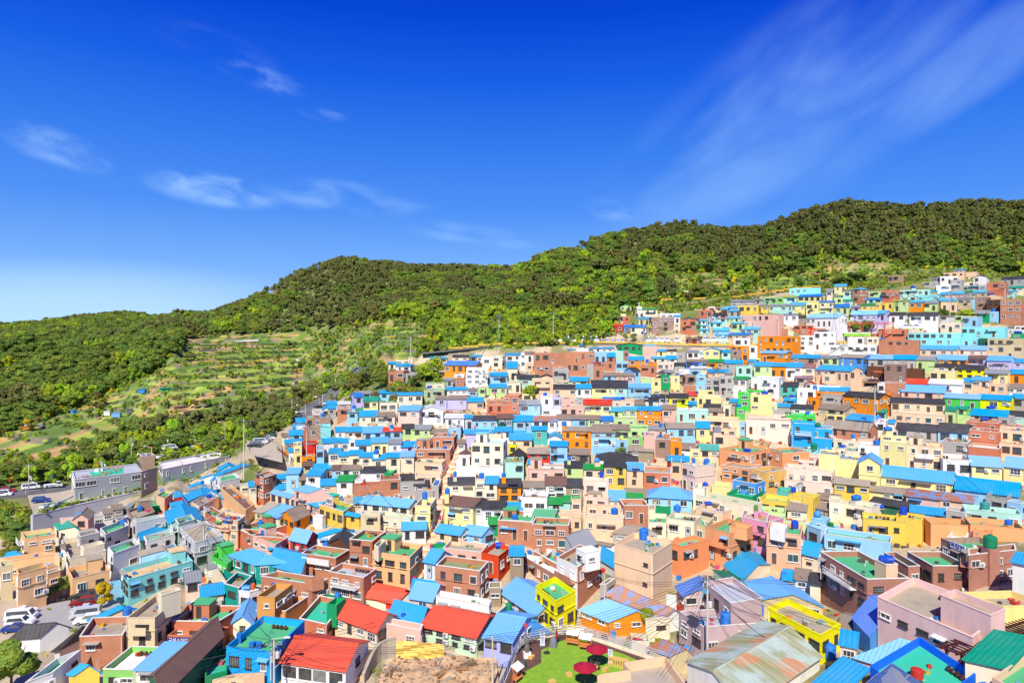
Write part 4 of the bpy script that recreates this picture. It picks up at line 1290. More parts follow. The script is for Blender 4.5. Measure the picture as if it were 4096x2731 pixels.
q 1950 440 2350 570 2500 470 90 pe4 fc T nw
q 1520 720 1700 830 1720 660 60 w gb nw
q 1510 1060 1600 1060 1720 980 160 gy fg n1 T
q 125 1440 260 1520 400 1400 120 bl ft T n1
q 60 1500 300 1580 640 1560 60 bl gb n1
@ 0 2198 2.94
q 190 230 215 290 545 200 370 pe3 ft n2
q 0 140 10 200 150 180 300 bg ft n1
q 540 185 560 210 665 185 200 pe3 ft nw
q 545 250 560 285 710 240 180 pe3 ft n1
q 790 220 850 345 1290 240 200 pe3 fc n1
q 1425 225 1510 350 2265 130 230 aq fo n2
q 1490 800 1820 800 2130 540 350 cr3 fp n2 bigw T
q 1860 510 1900 540 2130 470 110 cr fc nw u22
q 935 1020 1440 1000 1560 780 260 br fc80 n1 pl
q 2020 835 2560 845 2870 660 170 rb fg60 n2
q 1970 1000 2560 1010 2700 900 100 rb fw nw marketsign
q 1210 1400 1590 1410 1900 1140 180 g2 fw n1
q 1590 1405 1870 1410 2210 1090 170 cr pb n1
q 1758 1479 1880 1740 2622 1005 150 dg Gu n1
q 300 1560 620 1440 950 1175 140 w fg n1 T
q 810 1450 890 1460 1030 1325 60 ye gb nw
q 640 1180 700 1170 1000 900 60 w hk nw
q 130 1040 470 1010 640 850 60 w gk nw
q 1050 820 1100 850 1450 690 40 pe gb nw
@ 700 2264 3.357
q 690 1075 1300 1150 1740 730 330 b3 fg90 n1 bigw2
q 1430 1270 2290 1390 2450 1050 170 w gr n1 garage
q -10 730 640 745 780 520 40 rb fg60 nw
q 1030 590 1490 600 1780 410 150 or3 fc n1
q 1100 405 1340 420 1580 240 170 or3 fc n1 u26
q 1155 130 1840 240 2060 170 200 br fg70 n2
q 1740 160 1845 180 2000 150 80 br fc nw u8
q 1670 700 2040 780 2290 460 140 rb ft60 n1
q 2040 500 2170 520 2290 430 100 gr ft n1 u22
q 855 330 1000 350 1130 310 180 w fc T n1
q 780 750 1020 760 1110 520 170 cr eb n1
q 660 230 860 290 1030 130 180 te2 fc60 n1 pl
q 400 1480 700 1400 700 1100 80 gr ft nw
q 500 1520 920 1500 1200 1420 60 pe fk nw T
@ 1340 2264 3.357
q 0 660 560 870 700 640 210 cr gr n1
q 400 400 860 460 960 320 90 cr gr nw
q 1000 415 1310 460 1400 250 170 pk gb n1
q 720 670 1150 780 1230 560 90 pk gb n1 T
q 690 770 1150 860 1180 780 220 pk fp n1
q 1160 790 1900 950 2060 680 200 mi3 gr n2
q 2000 940 2380 1010 2560 700 200 lv2 gb n1
q 1355 400 2070 530 2100 450 220 w fw n1
@ 2600 2000 3.357
q 755 360 1090 450 1380 330 420 pe2 fg n2 
q 1065 350 1300 390 1380 340 110 pe2 fg nw u9
q 240 560 440 620 790 530 330 or4 ft n1
q 320 510 610 600 785 525 90 or4 fg nw
q 230 230 750 350 850 240 200 cr3 fg n1
q 1565 420 2030 470 2050 330 430 pe5 fg n2 T
q 1610 360 1810 400 1850 330 80 w fw nw u10
q 1230 220 1570 300 1600 170 360 pk2 fc n2
q 390 1490 720 1700 1620 1640 330 mv3 fy n2
q 720 1090 1085 1380 1505 1310 290 mv3 fy n1 u26
q 360 1150 460 1280 770 1150 150 mv3 gn n1
q 850 930 1000 1030 1220 1060 100 mi gt nw
q 1000 870 1240 1080 1450 860 90 cr gb nw
q 1260 1100 1510 1330 1910 1260 130 bg gb n1
q 2040 700 2250 750 2300 600 150 cr gb n2
q 2300 660 2320 700 2500 640 50 br fc nw
q 2105 330 2300 400 2600 430 200 lb fc n1
@ 2600 2264 3.357
q 1580 560 2290 930 2560 780 260 by fc n1 T
q 500 1290 1250 1900 2280 1200 150 w G5 nw rusty
q 0 1080 280 1200 470 1100 90 bg gm nw
q -60 700 20 720 270 700 150 cr fm n1 T
@ 3260 2198 2.813
q 60 20 585 330 1060 320 390 br4 fg70 n2 balus
q 670 110 800 170 930 160 120 pe fp nw u16
q 780 30 1050 190 1180 180 220 br4 fg n1
q 1040 20 1325 180 1725 180 230 br4 fg70 n1 pl
q 1725 -10 1730 60 2265 0 330 br4 fg70 n2
q 705 530 1770 985 2140 700 260 pk5 fc70 n2 bigp2
q 1415 510 1980 740 2140 670 200 pk5 fc nw u22
q 1650 480 2120 640 2700 620 130 ye5 fc60 nw
q 430 760 620 960 830 700 90 bl gn nw
q 470 1210 700 1280 1200 1080 60 pk gs nw
q 620 1300 1250 1800 1810 1390 90 b6 ft80 nw
q 1690 1230 2180 1340 2500 1000 110 cr pt nw
q 0 1490 300 1640 620 1340 90 ye pb nw
q 1990 1430 2500 1700 2900 1400 90 pe fg nw
"""
# ---------------------------------------------------------------- houses
XT = set('cross TG T TT TB Tn n1 n2 n3 nw wave fig bx pl fl bal heart solar stilt sky slit tall cream3 lowp bigp long sign1 sign2 cool slits2 bigw bigw2 fence whiteleft slots smile rust marketsign garage rusty balus bigp2 wb'.split())
def parse():
    E = []; ox = oy = 0; k = 1
    for ln in HT.strip().split('\n'):
        t = ln.split()
        if not t: continue
        if t[0] == '@': ox, oy, k = float(t[1]), float(t[2]), float(t[3]); continue
        e = {'x': set(), 's': 0.0, 'y': None}
        X = lambda a: ox+float(a)/k
        Yv = lambda a: oy+float(a)/k
        if t[0] == 'q':
            e['q'] = [(X(t[1]), Yv(t[2])), (X(t[3]), Yv(t[4])), (X(t[5]), Yv(t[6]))]; e['h'] = float(t[7])/k; e['wc'] = t[8]; rf = t[9]; rest = t[10:]
            us_ = [p[0] for p in e['q']]; e['u0'], e['u1'] = min(us_), max(us_); e['v0'] = e['q'][1][1]; e['w'] = e['u1']-e['u0']; e['vb'] = e['v0']+e['h']
        else:
            e['u0'] = X(t[0]); e['v0'] = Yv(t[1]); e['w'] = float(t[2])/k; e['h'] = float(t[3])/k; e['wc'] = t[4]; rf = t[5]; rest = t[6:]
            e['u1'] = e['u0']+e['w']; e['vb'] = e['v0']+e['h']
        e['rt'] = rf[0]; rc = rf[1:]; num = ''
        while rc and rc[-1].isdigit() and len(rc) > 1: num = rc[-1]+num; rc = rc[:-1]
        e['rc'] = rc or 'c'; e['R'] = float(num)/k if num else 0
        for a in rest:
            if a in XT: e['x'].add(a)
            elif a[0] == 'u' and a[1:].isdigit(): e['up'] = (prev, int(a[1:])/10)
            elif a[0] == 'y' and a[1:].lstrip('-').isdigit(): e['y'] = float(a[1:])/k
            elif a.lstrip('-').isdigit(): e['s'] = float(a)/k
        if e['w'] < 4 or e['h'] < 2 and 'q' not in e and e['w'] < 12: continue
        e['area'] = e['w']*(e['h']+max(e['R'], 4)); E.append(e)
        if 'up' not in e: prev = e
    return E
EN = parse()
hr = random.Random(3)
def foot(v): return 9+.032*max(0, v-1330)
def geom(e):
    """corners on the eave / parapet plane: L front-left, Fc front-right, Rb back-right, Lb back-left"""
    if 'q' in e:
        (lx, ly), (fx, fy), (rx, ry) = e['q']
        Y = hit(fx, fy+e['h']+foot(fy)) if 'up' not in e else -(e['up'][0]['zt']+e['up'][1])*F/(fy-HV); Fp = W(fx, fy, Y); z = Fp.z; Lp = onz(lx, ly, z)
        if e['rt'] in 'gps' and e['rt'] != 'f' or e['rt'] in 'GheH':
            rise = 1.35 if e['rt'] in 'gGeHh' else .9
            if e['rt'] in 'gGHh': Rg = onz(rx, ry, z+(rise if e['rt'] != 'G' else 0)); d = Vector((Rg.x-Fp.x, Rg.y-Fp.y, 0)); Rp = Fp+(d*2 if e['rt'] in 'gh' else d*(1.6 if e['rt'] == 'H' else 1))
            elif e['rt'] == 'p': Rg = onz(rx, ry, z+rise); Rp = Fp+Vector((Rg.x-Fp.x, Rg.y-Fp.y, 0))
            else: Rp = onz(rx, ry, z)
        else: rise = 0; Rp = onz(rx, ry, z)
        def lim(d, m):
            return d*(m/d.length) if d.length > m else d
        dl = lim(Vector((Lp.x-Fp.x, Lp.y-Fp.y, 0)), 26); dr = lim(Vector((Rp.x-Fp.x, Rp.y-Fp.y, 0)), 26)
        A, B, Cc, D = Fp+dl, Fp, Fp+dr, Fp+dl+dr; e['rise'] = rise; e['zt'] = z
        e['P'] = [A, B, Cc, D]; e['Yc'] = Y; e['vis_h'] = e['h']*Y/F; return
    u0, v0, w_, h = e['u0'], e['v0'], e['w'], e['h']
    yo = e['y'] or 0
    Y = hit(u0+w_/2, e['vb']+yo/2+foot(e['vb']))
    if v0 > 1345 and e['y'] is not None:
        # height from the middle of the front edge; both ends on that plane
        z = -(v0+yo/2-HV)/F*Y; P0 = onz(u0, v0, z); P1 = onz(u0+w_, v0+yo, z)
        ex = (P1-P0); ex.z = 0; nl = Vector((-ex.y, ex.x, 0)).normalized()
        if nl.y < 0: nl = -nl
    else:
        P0 = W(u0, v0, Y); z = P0.z
        xc = W(u0+w_/2, v0, Y).x; nxs = xc/(Y)  # looking straight along the line of sight hides both sides
        D0 = 7.0
        if e['s']: nxs = ((e['s']/F)*(Y+D0))/D0+xc/Y
        nxs = max(-.85, min(.85, nxs)); nl = Vector((nxs, math.sqrt(1-nxs*nxs), 0))
        ed = Vector((nl.y, -nl.x, 0)); r = (u0+w_-CU)/F   # P0+t*ed on ray x = r*Y
        t = (r*P0.y-P0.x)/(ed.x-r*ed.y); P1 = P0+ed*t
    tanv = max(.004, -(z)/Y); Rm = e['R']*Y/F
    if e['rt'] == 'f':
        D = Rm/tanv+.6 if (e['R'] and v0 > 1560) else 6.5
        D = max(2.5, min(14, D)); rise = 0
    elif e['rt'] == 'p':
        rise = min(1.6, max(.5, Rm-5*tanv)); D = max(3, min(9, (Rm-rise)/tanv if tanv > .05 else 5.5))
    elif e['rt'] == 'e': rise = min(1.9, max(.8, Rm-.2)); D = 6.5
    else:
        rise = Rm-3.3*tanv if Rm else 1.0; rise = min(1.7, max(.55, rise)); D = 2*max(2.6, min(6.5, (Rm-rise)/tanv if tanv > .03 else 3.3))
    e['rise'] = rise; e['zt'] = z; P0 = Vector((P0.x, P0.y, z)); P1 = Vector((P1.x, P1.y, z))
    e['P'] = [P0, P1, P1+nl*D, P0+nl*D]; e['Yc'] = Y; e['vis_h'] = h*Y/F
for e in EN: geom(e)
# the parts of one building: a block of the same colour standing right under / on top of another belongs to it
EN.sort(key=lambda e: -e['area'])
for i, e in enumerate(EN): e['id'] = i; e['wings'] = []; e['host'] = None
for e in EN:
    best = None
    for h in EN:
        if h is e or h['host'] is not None or h['area'] < e['area'] or (h['wc'] != e['wc'] and 'up' not in e) or (abs(h['Yc']-e['Yc']) > 14 and 'up' not in e): continue
        ov = min(e['u1'], h['u1'])-max(e['u0'], h['u0'])
        if ov < .55*e['w'] and 'up' not in e: continue
        if 'up' in e and e['up'][0] is not h: continue
        under = 'up' in e or abs(e['v0']-h['vb']) < 10+(e['y'] or 0)*.5; over = (e['vb'] > h['v0']-h['R']-8) and e['vb'] < h['v0']+12 and e['w'] < .6*h['w']
        if under or over: best = h; break
    if best is not None and not e['wings']: e['host'] = best; best['wings'].append(e)
HOUSES = [e for e in EN if e['host'] is None]
NIND = 300
for i, e in enumerate(HOUSES): e['ind'] = i < NIND
# window library
_wl = {}
def winmesh(wd, ht, dark, style):
    k = (wd, ht, dark, style)
    if k in _wl: return _wl[k]
    f = MB(); g = MB(); t = .07 if not dark else .06
    f.box((0, .04, ht/2), (wd+.02, .10, .02)); f.v = []; f.f = []; f.m = []; f.uv = []; f.sm = []
    for x, z, a, b_ in ((0, t/2, wd, t), (0, ht-t/2, wd, t), (-wd/2+t/2, ht/2, t, ht-2*t), (wd/2-t/2, ht/2, t, ht-2*t)): f.box((x, -.05, z), (a, .12, b_))
    n = {'s2': 2, 's3': 3, 's4': 4, 'g': 3, 'd': 1, 'p': 1}[style]
    for i in range(1, n): f.box((-wd/2+wd*i/n, -.04, ht/2), (.05, .08, ht-2*t))
    if style == 'g': 
        f.box((0, -.04, ht/2), (wd-2*t, .07, .045))
    f.box((0, -.09, -.03), (wd+.16, .20, .06))       # sill
    f.box((0, -.07, ht+.03), (wd+.12, .16, .05))
    g.face([(-wd/2+t, -.02, t), (wd/2-t, -.02, t), (wd/2-t, -.02, ht-t), (-wd/2+t, -.02, ht-t)])
    if style == 'g':
        pass
    _wl[k] = (f.mesh('window_frame', [M_FD if dark else M_FW]), g.mesh('window_pane', [M_GL]), None); 
    both = MB(); both.v = f.v+g.v; both.f = f.f+[tuple(i+len(f.v) for i in q) for q in g.f]; both.m = [0]*len(f.f)+[1]*len(g.f); both.sm = f.sm+g.sm; both.uv = f.uv+g.uv
    _wl[k] = (_wl[k][0], _wl[k][1], both.mesh('window', [M_FD if dark else M_FW, M_GL]), both); return _wl[k]
def doormesh(dark):
    k = ('door', dark)
    if k not in _wl:
        f = MB(); f.box((0, -.04, 1.0), (.95, .10, 2.0)); d = MB(); d.box((0, -.06, .98), (.80, .10, 1.86), 0); d.box((.28, -.12, 1.0), (.06, .05, .16), 1)
        d.box((0, -.115, 1.35), (.5, .02, .6), 2)
        _wl[k] = (f.mesh('door_frame', [M_FD if dark else M_FW]), d.mesh('door_leaf', [std('door_brown', '7a4f35') if not dark else std('door_grey', 'c9ccd0'), M_STEEL, M_GL]))
    return _wl[k]
def acmesh():
    if 'ac' not in _wl:
        m = MB(); m.box((0, 0, .3), (.8, .32, .6)); m.tube((-.12, -.16, .3), (-.12, -.185, .3), .22, n=14, mi=1); m.box((0, 0, -.03), (.6, .34, .06), 1)
        _wl['ac'] = m.mesh('air_conditioner', [std('ac_white', 'eceae2', .5), std('ac_grey', '8c8f92')])
    return _wl['ac']
def awnmesh(c):
    k = ('awn', c)
    if k not in _wl:
        m = MB(); P = [(-.8, 0, .22), (.8, 0, .22), (.8, -.6, 0), (-.8, -.6, 0)]; m.face(P[::-1]); m.face([(p[0], p[1], p[2]-.04) for p in P]); m.box((0, -.6, -.03), (1.6, .04, .08))
        _wl[k] = m.mesh('awning', [roofmat(c, 's')])
    return _wl[k]
class Sink:      # collects everything of the far, small houses into one mesh
    def __init__(s): s.v = []; s.f = []; s.m = []; s.uv = []; s.sm = []; s.mats = []; s.mi = {}
    def add(s, mb, mats, org, rz=0):
        ca, sa = math.cos(rz), math.sin(rz); o = len(s.v)
        s.v += [(org[0]+ca*x-sa*y, org[1]+sa*x+ca*y, org[2]+z) for x, y, z in mb.v]
        for m in mats:
            if m.name not in s.mi: s.mi[m.name] = len(s.mats); s.mats.append(m)
        s.f += [tuple(i+o for i in q) for q in mb.f]; s.m += [s.mi[mats[k].name] for k in mb.m]; s.uv += mb.uv; s.sm += mb.sm
sink = Sink()
def emit(e, name, mb, mats, parent, org):
    if not mb.f: return None
    if parent is None: sink.add(mb, mats, org); return None
    return mb.build(name, mats, parent)
def lerp(a, b, t): return a+(b-a)*t
def house_block(e, parent, org, low=None, wing=False):
    rr = random.Random(int(e['u0']*7+e['v0']*13)); P = [p-org for p in e['P']]; zt = e['zt']-org.z; Y = e['Yc']; near = Y < 150; wm = wallmat(e['wc']); ind = parent is not None
    gz = min(hgt(p.x, p.y) for p in e['P'])-1.2-org.z
    gz = min(gz, zt-e['vis_h']-1.0) if not wing or True else gz
    if 'up' in e: gz = max(gz, e['up'][0]['zt']-1.1-org.z)
    poly = [(p.x, p.y) for p in P]
    ccw = sum(poly[i][0]*poly[(i+1) % 4][1]-poly[(i+1) % 4][0]*poly[i][1] for i in range(4)) > 0
    if not ccw: poly = poly[::-1]
    a, b, c, d = P; rt = e['rt']; wall = MB(); roof = MB(); cop = MB(); rm = roofmat(e['rc'], 'f' if rt == 'f' else 's'); eave = None
    if rt == 'f':
        par = min(.85, .38+.12*rr.random()+(.35 if near else 0)+(.15 if e['R'] else 0)); par = .15 if (e['vis_h'] < 1.4 and not near) else par
        if 'lowp' in e['x']: par = .8
        cen = (sum(p[0] for p in poly)/4, sum(p[1] for p in poly)/4)
        wall.prism(poly, gz, zt, top=False)
        th = .16; inner = []
        for i in range(4):
            p0, p1, p2 = Vector(poly[i-1]), Vector(poly[i]), Vector(poly[(i+1) % 4]); d1 = (p1-p0).normalized(); d2 = (p2-p1).normalized()
            n1_ = Vector((-d1.y, d1.x)); n2_ = Vector((-d2.y, d2.x)); bs = n1_+n2_; q = bs.length
            inner.append(tuple(p1+bs*(2*th/(q*q) if q > .3 else 0)))
        zr = zt-par
        for i in range(4):
            j = (i+1) % 4; A0, A1, B0, B1 = poly[i], poly[j], inner[i], inner[j]
            wall.face([(*A0, zt), (*A1, zt), (*B1, zt), (*B0, zt)])
            roof.face([(*B1, zr), (*B0, zr), (*B0, zt-.002), (*B1, zt-.002)], 1)
        roof.face([(*p, zr) for p in inner], 0)
        for p_ in [roof]: pass
        if Y < 215 and e['vis_h'] > 1.3:
            o2 = .05; outp = []
            for i in range(4):
                p0, p1, p2 = Vector(poly[i-1]), Vector(poly[i]), Vector(poly[(i+1) % 4]); d1 = (p1-p0).normalized(); d2 = (p2-p1).normalized()
                bs = Vector((d1.y, -d1.x))+Vector((d2.y, -d2.x)); q = bs.length; outp.append(tuple(p1+bs*(2*o2/(q*q) if q > .3 else 0)))
            for i in range(4):
                j = (i+1) % 4; A0, A1, B0, B1 = outp[i], outp[j], inner[i], inner[j]; hh = .09
                cop.face([(*A0, zt-hh*.3), (*A1, zt-hh*.3), (*A1, zt+hh*.7), (*A0, zt+hh*.7)]); cop.face([(*A0, zt+hh*.7), (*A1, zt+hh*.7), (*B1, zt+hh*.7), (*B0, zt+hh*.7)]); cop.face([(*B1, zt-.0), (*B0, zt-.0), (*B0, zt+hh*.7), (*B1, zt+hh*.7)])
                cop.face([(*A1, zt-hh*.3), (*A0, zt-hh*.3), (*poly[i], zt-hh*.3), (*poly[j], zt-hh*.3)])
        e['zr'] = zr+org.z; e['cap'] = zt
    else:
        rise = e['rise']; ov = .32; th = .10
        if rt in 'eG': q = [b, c, d, a]      # ridge runs from the front wall to the back
        else: q = [a, b, c, d]
        A, B, Cc, D = q; rise = min(rise, .34*(D-A).length)   # front eave A-B, ridge between the middles of B-Cc and A-D
        wall.prism(poly, gz, zt-.02, top=True)
        ex = (B-A).normalized(); dn = (D-A).normalized(); half = (D-A).length/2
        if rt == 'p' or rt == 's':
            e0 = A-dn*ov-ex*ov*.6; e1 = B-dn*ov+ex*ov*.6; k0 = D+dn*.1-ex*ov*.6; k1 = Cc+dn*.1+ex*ov*.6; sl_ = rise/(D-A).length
            za = zt-ov*sl_; zb = zt+rise
            T = [(e0.x, e0.y, za), (e1.x, e1.y, za), (k1.x, k1.y, zb), (k0.x, k0.y, zb)]; Ls = (D-A).length
            roof.face([(x, y, z+th) for x, y, z in T], 0, [(0, 0), ((B-A).length, 0), ((B-A).length, Ls), (0, Ls)]); roof.face([T[i] for i in (3, 2, 1, 0)])
            for i in range(4):
                j = (i+1) % 4; roof.face([T[i], T[j], (T[j][0], T[j][1], T[j][2]+th), (T[i][0], T[i][1], T[i][2]+th)])
            wall.face([(B.x, B.y, zt-.02), (Cc.x, Cc.y, zt-.02), (Cc.x, Cc.y, zt+rise)]); wall.face([(D.x, D.y, zt-.02), (A.x, A.y, zt-.02), (D.x, D.y, zt+rise)]); wall.face([(Cc.x, Cc.y, zt-.02), (D.x, D.y, zt-.02), (D.x, D.y, zt+rise), (Cc.x, Cc.y, zt+rise)])
        else:
            mB = (B+Cc)/2; mA = (A+D)/2; hip = rt in 'hH'; ins = min(half*.8, (B-A).length*.32) if hip else 0
            og = ov*.7
            r0 = mA+ex*ins-(ex*og if not hip else ex*0); r1 = mB-ex*ins+(ex*og if not hip else ex*0); zr = zt+rise; sl_ = rise/half; ze = zt-ov*sl_
            f0 = A-dn*ov-ex*og; f1 = B-dn*ov+ex*og; b1 = Cc+dn*ov+ex*og; b0 = D+dn*ov-ex*og; Lx = (B-A).length; Ls = math.hypot(half, rise)
            def slope(P4):
                p0, p1 = Vector(P4[0]), Vector(P4[1]); e_ = (p1-p0).normalized(); n_ = e_.cross(Vector(P4[2])-p0).normalized(); g_ = n_.cross(e_)
                off = n_*th
                if off.z < 0: off = -off
                up = [Vector(p)+off for p in P4]; roof.face(up, 0, [((u_-up[0]).dot(e_), (u_-up[0]).dot(g_)) for u_ in up]); roof.face([Vector(p) for p in P4][::-1])
                for i in range(len(P4)):
                    j = (i+1) % len(P4); roof.face([P4[i], P4[j], up[j], up[i]])
            F0, F1, B1, B0, R0, R1 = (Vector((p.x, p.y, z_)) for p, z_ in ((f0, ze), (f1, ze), (b1, ze), (b0, ze), (r0, zr), (r1, zr)))
            slope([F0, F1, R1, R0]); slope([B1, B0, R0, R1])
            if hip: slope([F1, B1, R1]); slope([B0, F0, R0])
            else:
                wall.face([(B.x, B.y, zt-.02), (Cc.x, Cc.y, zt-.02), (mB.x, mB.y, zt+rise)]); wall.face([(D.x, D.y, zt-.02), (A.x, A.y, zt-.02), (mA.x, mA.y, zt+rise)])
            roof.tube(R0+Vector((0, 0, th)), R1+Vector((0, 0, th)), .12, n=6)
            if near:   # gutter
                roof.tube(F0+Vector((0, 0, .02)), F1+Vector((0, 0, .02)), .07, n=6)
    # slab bands between the floors
    rows = 3 if 'n3' in e['x'] else 2 if 'n2' in e['x'] else 1 if 'n1' in e['x'] else max(1, int(e['vis_h']/2.7+.35))
    if 'nw' in e['x']: rows = 0
    if 'tall' in e['x'] or 'slots' in e['x']: rows = max(rows, 2)
    vh = e['vis_h']; rh = vh/max(1, rows)
    par0 = (.85 if near else .5) if rt == 'f' else .25
    wall_o = emit(e, 'wall', wall, [wm], parent, org)
    pm = wm if rt == 'f' else rm
    if e['wc'] in ('gr', 'b6', 'by', 'b3'): pm = wm
    roof_o = emit(e, 'roof', roof, [rm, pm], parent, org)
    if cop.f:
        cm = std('coping_white', 'ece8dd') if (rr.random() < .45 and e['wc'] not in ('by', 'b3', 'b6', 'gr', 'g1', 'or')) or e['wc'] in BRK else wm
        emit(e, 'coping', cop, [cm], parent, org)
    dark = False if 'bigw2' in e['x'] else rr.random() < (.45 if e['wc'] not in ('w', 'pk', 'pe3') else .3); 
    if e['wc'] in BRK: dark = rr.random() < .35
    if rows >= 2 and vh > 4 and near:
        bd = MB()
        for k in range(1, rows):
            z = zt-rh*k+.15*rh
            for i, j in ((0, 1), (1, 2)):
                p, q_ = P[i], P[j]; dd = (q_-p); n_ = Vector((dd.y, -dd.x, 0)).normalized(); 
                if n_.dot((P[i]-P[(i+3) % 4 if i == 0 else i-1])) < 0: n_ = -n_
                m_ = (p+q_)/2; bd.box((m_.x+n_.x*.06, m_.y+n_.y*.06, z), (dd.length+.24, .14, .12), 0, math.atan2(dd.y, dd.x))
        emit(e, 'floor_band', bd, [wm], parent, org)
    if 'whiteleft' in e['x']:
        d_ = P[0]-P[1]; n_ = Vector((-d_.y, d_.x, 0)).normalized(); cc = (P[0]+P[1]+P[2]+P[3])/4
        if n_.dot(P[0]-cc) < 0: n_ = -n_
        pw = MB(); a_, b_ = P[0]+n_*.03, P[1]+n_*.03; pw.face([(a_.x, a_.y, gz), (b_.x, b_.y, gz), (b_.x, b_.y, zt-.02), (a_.x, a_.y, zt-.02)]); emit(e, 'painted_wall', pw, [wallmat('w')], parent, org)
    if not wing and rows and vh > 2.2 and 'nw' not in e['x'] and 'cool' not in e['x'] and (P[1]-P[0]).length > 3:
        d_ = (P[1]-P[0]); Lf_ = d_.length; ex_ = d_/Lf_; n_ = Vector((ex_.y, -ex_.x, 0)); cc = (P[0]+P[1]+P[2]+P[3])/4; an_ = math.atan2(ex_.y, ex_.x)
        if n_.dot(P[0]-cc) < 0: n_ = -n_
        if rr.random() < .45:
            z_ = zt-rh*rr.choice([1, rows])+2.25 if rows > 1 else zt-vh+min(vh*.8, 2.2); t_ = rr.uniform(.25, .75); w_ = Lf_*rr.uniform(.25, .5); c_ = P[0]+d_*t_+n_*.42
            lb_ = MB(); lb_.box((c_.x, c_.y, z_), (w_, .85, .09), 0, an_); emit(e, 'canopy_slab', lb_, [roofmat(rr.choice('cyybk'), 's') if rr.random() < .5 else M_CONC], parent, org)
        if rows >= 2 and rr.random() < .3:
            z_ = zt-rh+.05; w_ = Lf_*rr.uniform(.4, .9); t_ = .5; c_ = P[0]+d_*t_+n_*.5; bl_ = MB(); bl_.box((c_.x, c_.y, z_), (w_, 1.0, .12), 0, an_); q_ = c_+n_*.47; bl_.box((q_.x, q_.y, z_+.5), (w_, .08, .9 if rr.random() < .6 else .1), 0, an_)
            nb_ = int(w_/.35); 
            for i_ in range(nb_): k_ = q_+ex_*(-w_/2+(i_+.5)*w_/nb_); bl_.box((k_.x, k_.y, z_+.5), (.05, .05, .9), 0, an_)
            bl_.box((q_.x, q_.y, z_+.98), (w_+.05, .1, .08), 0, an_); emit(e, 'balcony', bl_, [wm if rr.random() < .6 else std('balcony_white', 'ecebe6')], parent, org)
    # openings
    faces = [(P[0], P[1])]
    if 'q' in e or e['s'] > 3: faces.append((P[1], P[2]))
    if 'q' not in e and e['s'] < -3: faces.append((P[3], P[0]))
    if 'q' in e:
        pass
    nwin = 0
    for fi, (p, q_) in enumerate(faces):
        dd = q_-p; Lf = dd.length
        if Lf < 1.5 or rows == 0: continue
        ang = math.atan2(dd.y, dd.x); n_ = Vector((math.sin(ang), -math.cos(ang), 0))
        if fi == 1 and (e['s'] and abs(e['s']) < 8 and 'q' not in e): continue
        cen = (P[0]+P[1]+P[2]+P[3])/4
        if n_.dot((p+q_)/2-cen) < 0: n_ = -n_; p, q_ = q_, p; dd = -dd; ang = math.atan2(dd.y, dd.x)
        for k in range(rows):
            top = zt-rh*k-(par0 if k == 0 else .35); bot = zt-rh*(k+1)+.1; av = top-bot
            if av < .45: continue
            cells = max(1, int(Lf/(2.35 if not 'long' in e['x'] else 4.0)+.3)); 
            for c_ in range(cells):
                if rr.random() < (.12 if fi == 0 else .35) and cells > 1: continue
                cw = Lf/cells; style = rr.choice(['s2', 's2', 's3', 's4', 'p', 'g']); wd = min(cw*.72, rr.choice([.8, 1.1, 1.4, 1.8]))
                isdoor = k == rows-1 and av > 2.15 and rr.random() < .35 and fi == 0
                ht = min(av*.72, rr.choice([.7, 1.0, 1.15, 1.3])); zb = top-ht-min(.35, (av-ht)*.4)
                if 'slots' in e['x'] or 'slit' in e['x'] and False: wd, ht, style = .8, .38, 's2'
                if 'slots' in e['x'] and (fi == 1 or c_ != cells//2+1): continue
                if 'slits2' in e['x']: wd, ht, style = .6, min(2.2, av*.8), 'p'; zb = bot+.1
                if 'cool' in e['x']:
                    if k == 0: wd, ht, style = 2.3, 1.15, 's3'; zb = top-ht-.3
                    else: wd, ht, style = .75, 1.9, 'p'; zb = bot+.15
                if 'garage' in e['x'] and fi == 0: wd, ht, style = 2.0, 1.7, 'p'; zb = top-ht-.1
                wd = round(wd/.2)*.2; ht = round(ht/.15)*.15
                if wd < .35 or ht < .3: continue
                t_ = (c_+.5)/cells+rr.uniform(-.08, .08)/cells; pt = p+dd*t_
                dk = dark if rr.random() < .8 else not dark
                if 'cool' in e['x'] or 'slits2' in e['x']: dk = False
                if isdoor:
                    fm, dm = doormesh(dk); loc = (pt.x, pt.y, zt-rh*(k+1)+.02)
                    if ind:
                        f_ = place('door', fm, parent, loc, ang); place('door_leaf', dm, f_, (0, 0, 0))
                    else: sink.add(doorMB(dk), [M_FD, M_STEEL, M_GL], (org.x+loc[0], org.y+loc[1], org.z+loc[2]), ang)
                    continue
                fm, gmsh, both, bmb = winmesh(round(wd, 2), round(ht, 2), dk, style); loc = (pt.x, pt.y, zb)
                if not ind: sink.add(bmb, [M_FD if dk else M_FW, M_GL], (org.x+loc[0], org.y+loc[1], org.z+loc[2]), ang)
                elif Y < 165: f_ = place('window', fm, parent, loc, ang); place('pane', gmsh, f_, (0, 0, 0))
                else: place('window', both, parent, loc, ang)
                nwin += 1
                if ind and near and rr.random() < .07 and e['wc'] != 'by': place('awning', awnmesh(rr.choice('bsgywb')), parent, (pt.x+n_.x*.03, pt.y+n_.y*.03, zb+ht+.08), ang)
                if ind and Y < 230 and rr.random() < .10: 
                    q2 = p+dd*min(.95, t_+.42/cells); place('air_conditioner', acmesh(), parent, (q2.x+n_.x*.25, q2.y+n_.y*.25, zb), ang)
        if ind and Y < 200 and fi == 0 and rr.random() < .6:      # downpipe
            pp = MB(); q2 = p+dd*rr.choice([.02, .98])+n_*.07; pp.tube((q2.x, q2.y, zt-.2), (q2.x, q2.y, zt-vh-.5), .045, n=6); pp.build('downpipe', [M_FW if rr.random() < .6 else std('pipe_grey', '8d8d8a')], parent)
